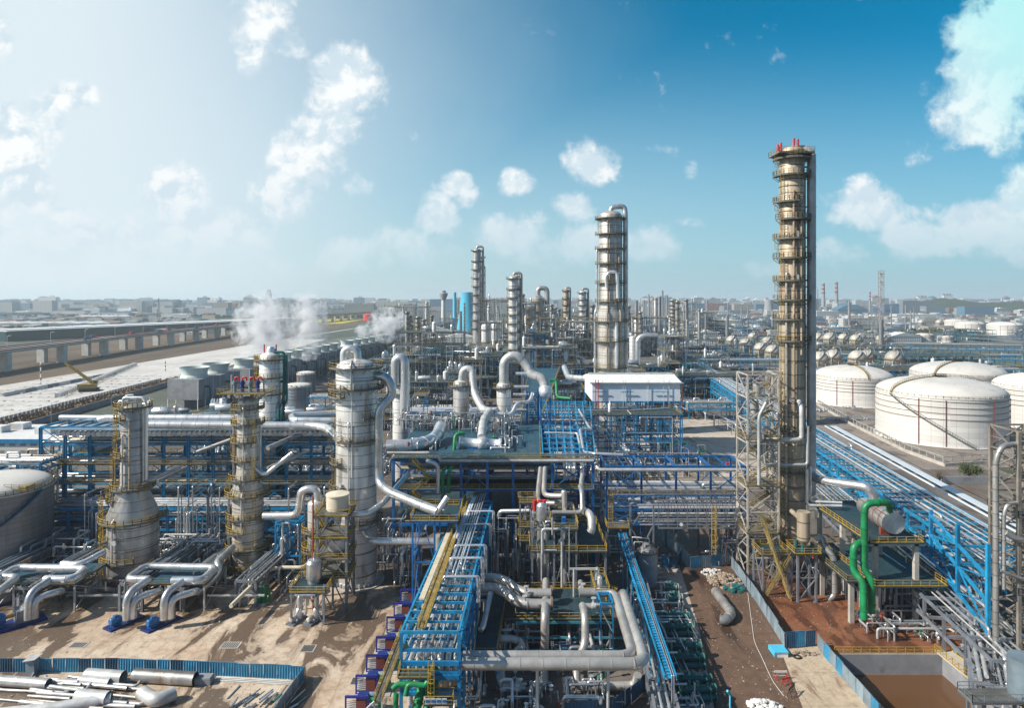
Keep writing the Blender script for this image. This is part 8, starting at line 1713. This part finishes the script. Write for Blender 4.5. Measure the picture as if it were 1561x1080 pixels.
for k in range(30):
    Y = rd.uniform(650, 1500); px = rd.choice([rd.uniform(570, 900), rd.uniform(940, 1070), rd.uniform(940, 1230) if Y > 950 else 1000, rd.uniform(1240, 1380) if Y > 900 else 980]); copy_tree(sh0, (XX(px, Y), Y, 0), rd.uniform(-.2, .2), None, None, (rd.uniform(.5, 1.2), rd.uniform(.6, 1), rd.uniform(.6, 1.2)))
st0 = tag(MB().lathe([(0,0),(1.6,0),(1.3,52),(0,52)], 10).build('thin_stack', 'sheet_dark', None, origin=(0,0,0)), 'thin dark column among the distant steelwork', 'stack', 'thin dark columns among the distant steelwork'); st0.location = (XX(975, 900), 900, 0)
for k in range(44):
    Y = rd.uniform(700, 1700); px = rd.choice([rd.uniform(610, 900), rd.uniform(960, 1230), rd.uniform(960, 1230), rd.uniform(1240, 1400)]); o = st0.copy(); COL.objects.link(o); o.location = (XX(px, Y), Y, 0); f = rd.uniform(.7, 1.8); o.scale = (f, f, rd.uniform(.5, 1.25))
sl = [o for o in bpy.data.objects if o.parent is None and o.name.startswith('slim_column')]
for k in range(30):
    Y = rd.uniform(480, 1000); px = rd.choice([rd.uniform(600, 910), rd.uniform(745, 905), rd.uniform(960, 1075)]); src_ = rd.choice(sl); o = copy_tree(src_, (XX(px, Y), Y, 0), rd.uniform(0, 6), 'distant slim process column among the crowd of steelwork', 'distant slim process columns', 1)
    f = rd.uniform(38, 66)/max(v_[2] for c_ in KIDS[src_.name] if c_.type == 'MESH' for v_ in c_.bound_box); o.scale = (rd.uniform(.45, .8),)*2+(f,)
# small loose litter, gravel patches and slab edges on the yard
rd = random.Random(55); b = MB()
for k in range(900):
    x = rd.uniform(-95, -22); y = rd.uniform(96, 136); s = rd.uniform(.03, .10)*(2 if rd.random() < .05 else 1); a = rd.uniform(0, 3.1)
    b.bar((x, y, .02+s*.4), (x+math.cos(a)*s*2, y+math.sin(a)*s*2, .02+s*.4), s, s*.8)
for k in range(500):
    p = G(rd.uniform(1010, 1270), rd.uniform(880, 1080)); s = rd.uniform(.03, .11); a = rd.uniform(0, 3.1); b.bar((p.x, p.y, .05+s*.4), (p.x+math.cos(a)*s*2, p.y+math.sin(a)*s*2, .05+s*.4), s, s*.8)
tag(b.build('litter', 'concrete', None, origin=(0,0,0)), 'loose stones and scraps strewn over the yard and road', 'litter', kind='stuff')
def curb(label, cx, cy, r):
    tag(MB().ring((0,0,0), r, r+.35, 0, .25, n=40).ring((0,0,0), r-1.2, r, 0, .06, n=40).build('plinth', 'concrete', None, origin=(0,0,0)), label, 'plinth').location = (cx, cy, .02)
curb('round concrete kerb at the foot of the silver column', XC, YC, 5.6); curb('round concrete kerb at the foot of the leftmost column', XA, YA, 7); curb('round concrete kerb at the foot of the rust stained column', XB, YB, 4.9)
for k, (px, py, w_, h_) in enumerate([(352, 985, 3.2, 2.2), (470, 990, 2.4, 2.4), (120, 985, 2.8, 2), (545, 1040, 2.2, 2.2)]):
    p = G(px, py); t = thing('drain_cover', ['left of the two middle drain covers on the brown yard','drain cover on the yard below the two silver pumps','drain cover on the yard left of the two blue pumps','drain cover on the yard beside the violet gate frames'][k], 'drain', (p.x, p.y, .02)); MB().box((-w_/2,-h_/2,0),(w_/2,h_/2,.06)).build('slab', 'concrete', t); b = MB()
    for j in range(9): b.box((-w_/2+.2+j*(w_-.4)/9, -h_/2+.2, .062), (-w_/2+.35+j*(w_-.4)/9, h_/2-.2, .075))
    b.build('grate', 'dark', t)
# lamp posts on the viaduct
l0 = None
for k in range(16):
    y = 520+k*65
    for (xa, ya), (xb, yb) in zip(VP[:-1], VP[1:]):
        if ya <= y <= yb: xx = xa+(xb-xa)*(y-ya)/(yb-ya)
    if l0 is None: l0 = tag(MB().pipe([(0,0,0),(0,0,10),(3.5,0,10.6)], .16, 6, 1).box((2.8,-.2,10.5),(4.2,.2,10.7)).build('street_lamp', 'pale_steel', None, origin=(0,0,0)), 'thin street lamp on the viaduct', 'street lamp', 'street lamps on the viaduct'); l0.location = (xx-12, y, 18)
    else: o = l0.copy(); COL.objects.link(o); o.location = (xx-12, y, 18)
# beyond the countable buildings the city is one mass
rd = random.Random(99); b = MB()
for k in range(2600):
    y = rd.uniform(2600, 8800); x = rd.uniform(-.8, .8)*y
    if abs(x-hc[0]) < 1000 and abs(y-hc[1]) < 420: continue
    w, d, h = rd.uniform(15, 60), rd.uniform(12, 30), rd.choice([8, 12, 15, 20, 20, 30, 45, 60, 75 if y > 5000 else 30])*rd.uniform(.7, 1.1)
    b.box((x-w, y-d, 0), (x+w, y+d, h))
for k in range(900):
    y = rd.uniform(1150, 2700); x = rd.choice([rd.uniform(.22, .8), rd.uniform(-.8, -.45)])*y; w, d, h = rd.uniform(6, 22), rd.uniform(5, 14), rd.uniform(3, 11)
    b.box((x-w, y-d, 0), (x+w, y+d, h))
tag(b.build('distant_city', 'city_mass', None, origin=(0,0,0)), 'hazy mass of low buildings towards the horizon', 'city', kind='stuff')
hz = MB().box((-9500, -300, -6.5), (9500, 9800, 150)).build('haze', 'dark', None, origin=(0, 0, 0)); tag(hz, kind='stuff')
hm = bpy.data.materials.new('haze_air'); hm.use_nodes = True; t = hm.node_tree; t.nodes.remove(t.nodes['Principled BSDF']); vo = N(t, 'ShaderNodeVolumePrincipled'); vo.inputs['Color'].default_value = (.80, .93, 1, 1); vo.inputs['Density'].default_value = .0001; vo.inputs['Anisotropy'].default_value = .2
t.links.new(vo.outputs[0], t.nodes['Material Output'].inputs['Volume']); hz.data.materials.clear(); hz.data.materials.append(hm)

for o in bpy.data.objects:
    if o.parent is None and o.get('label') and not o.get('kind'): o['kind'] = 'thing'
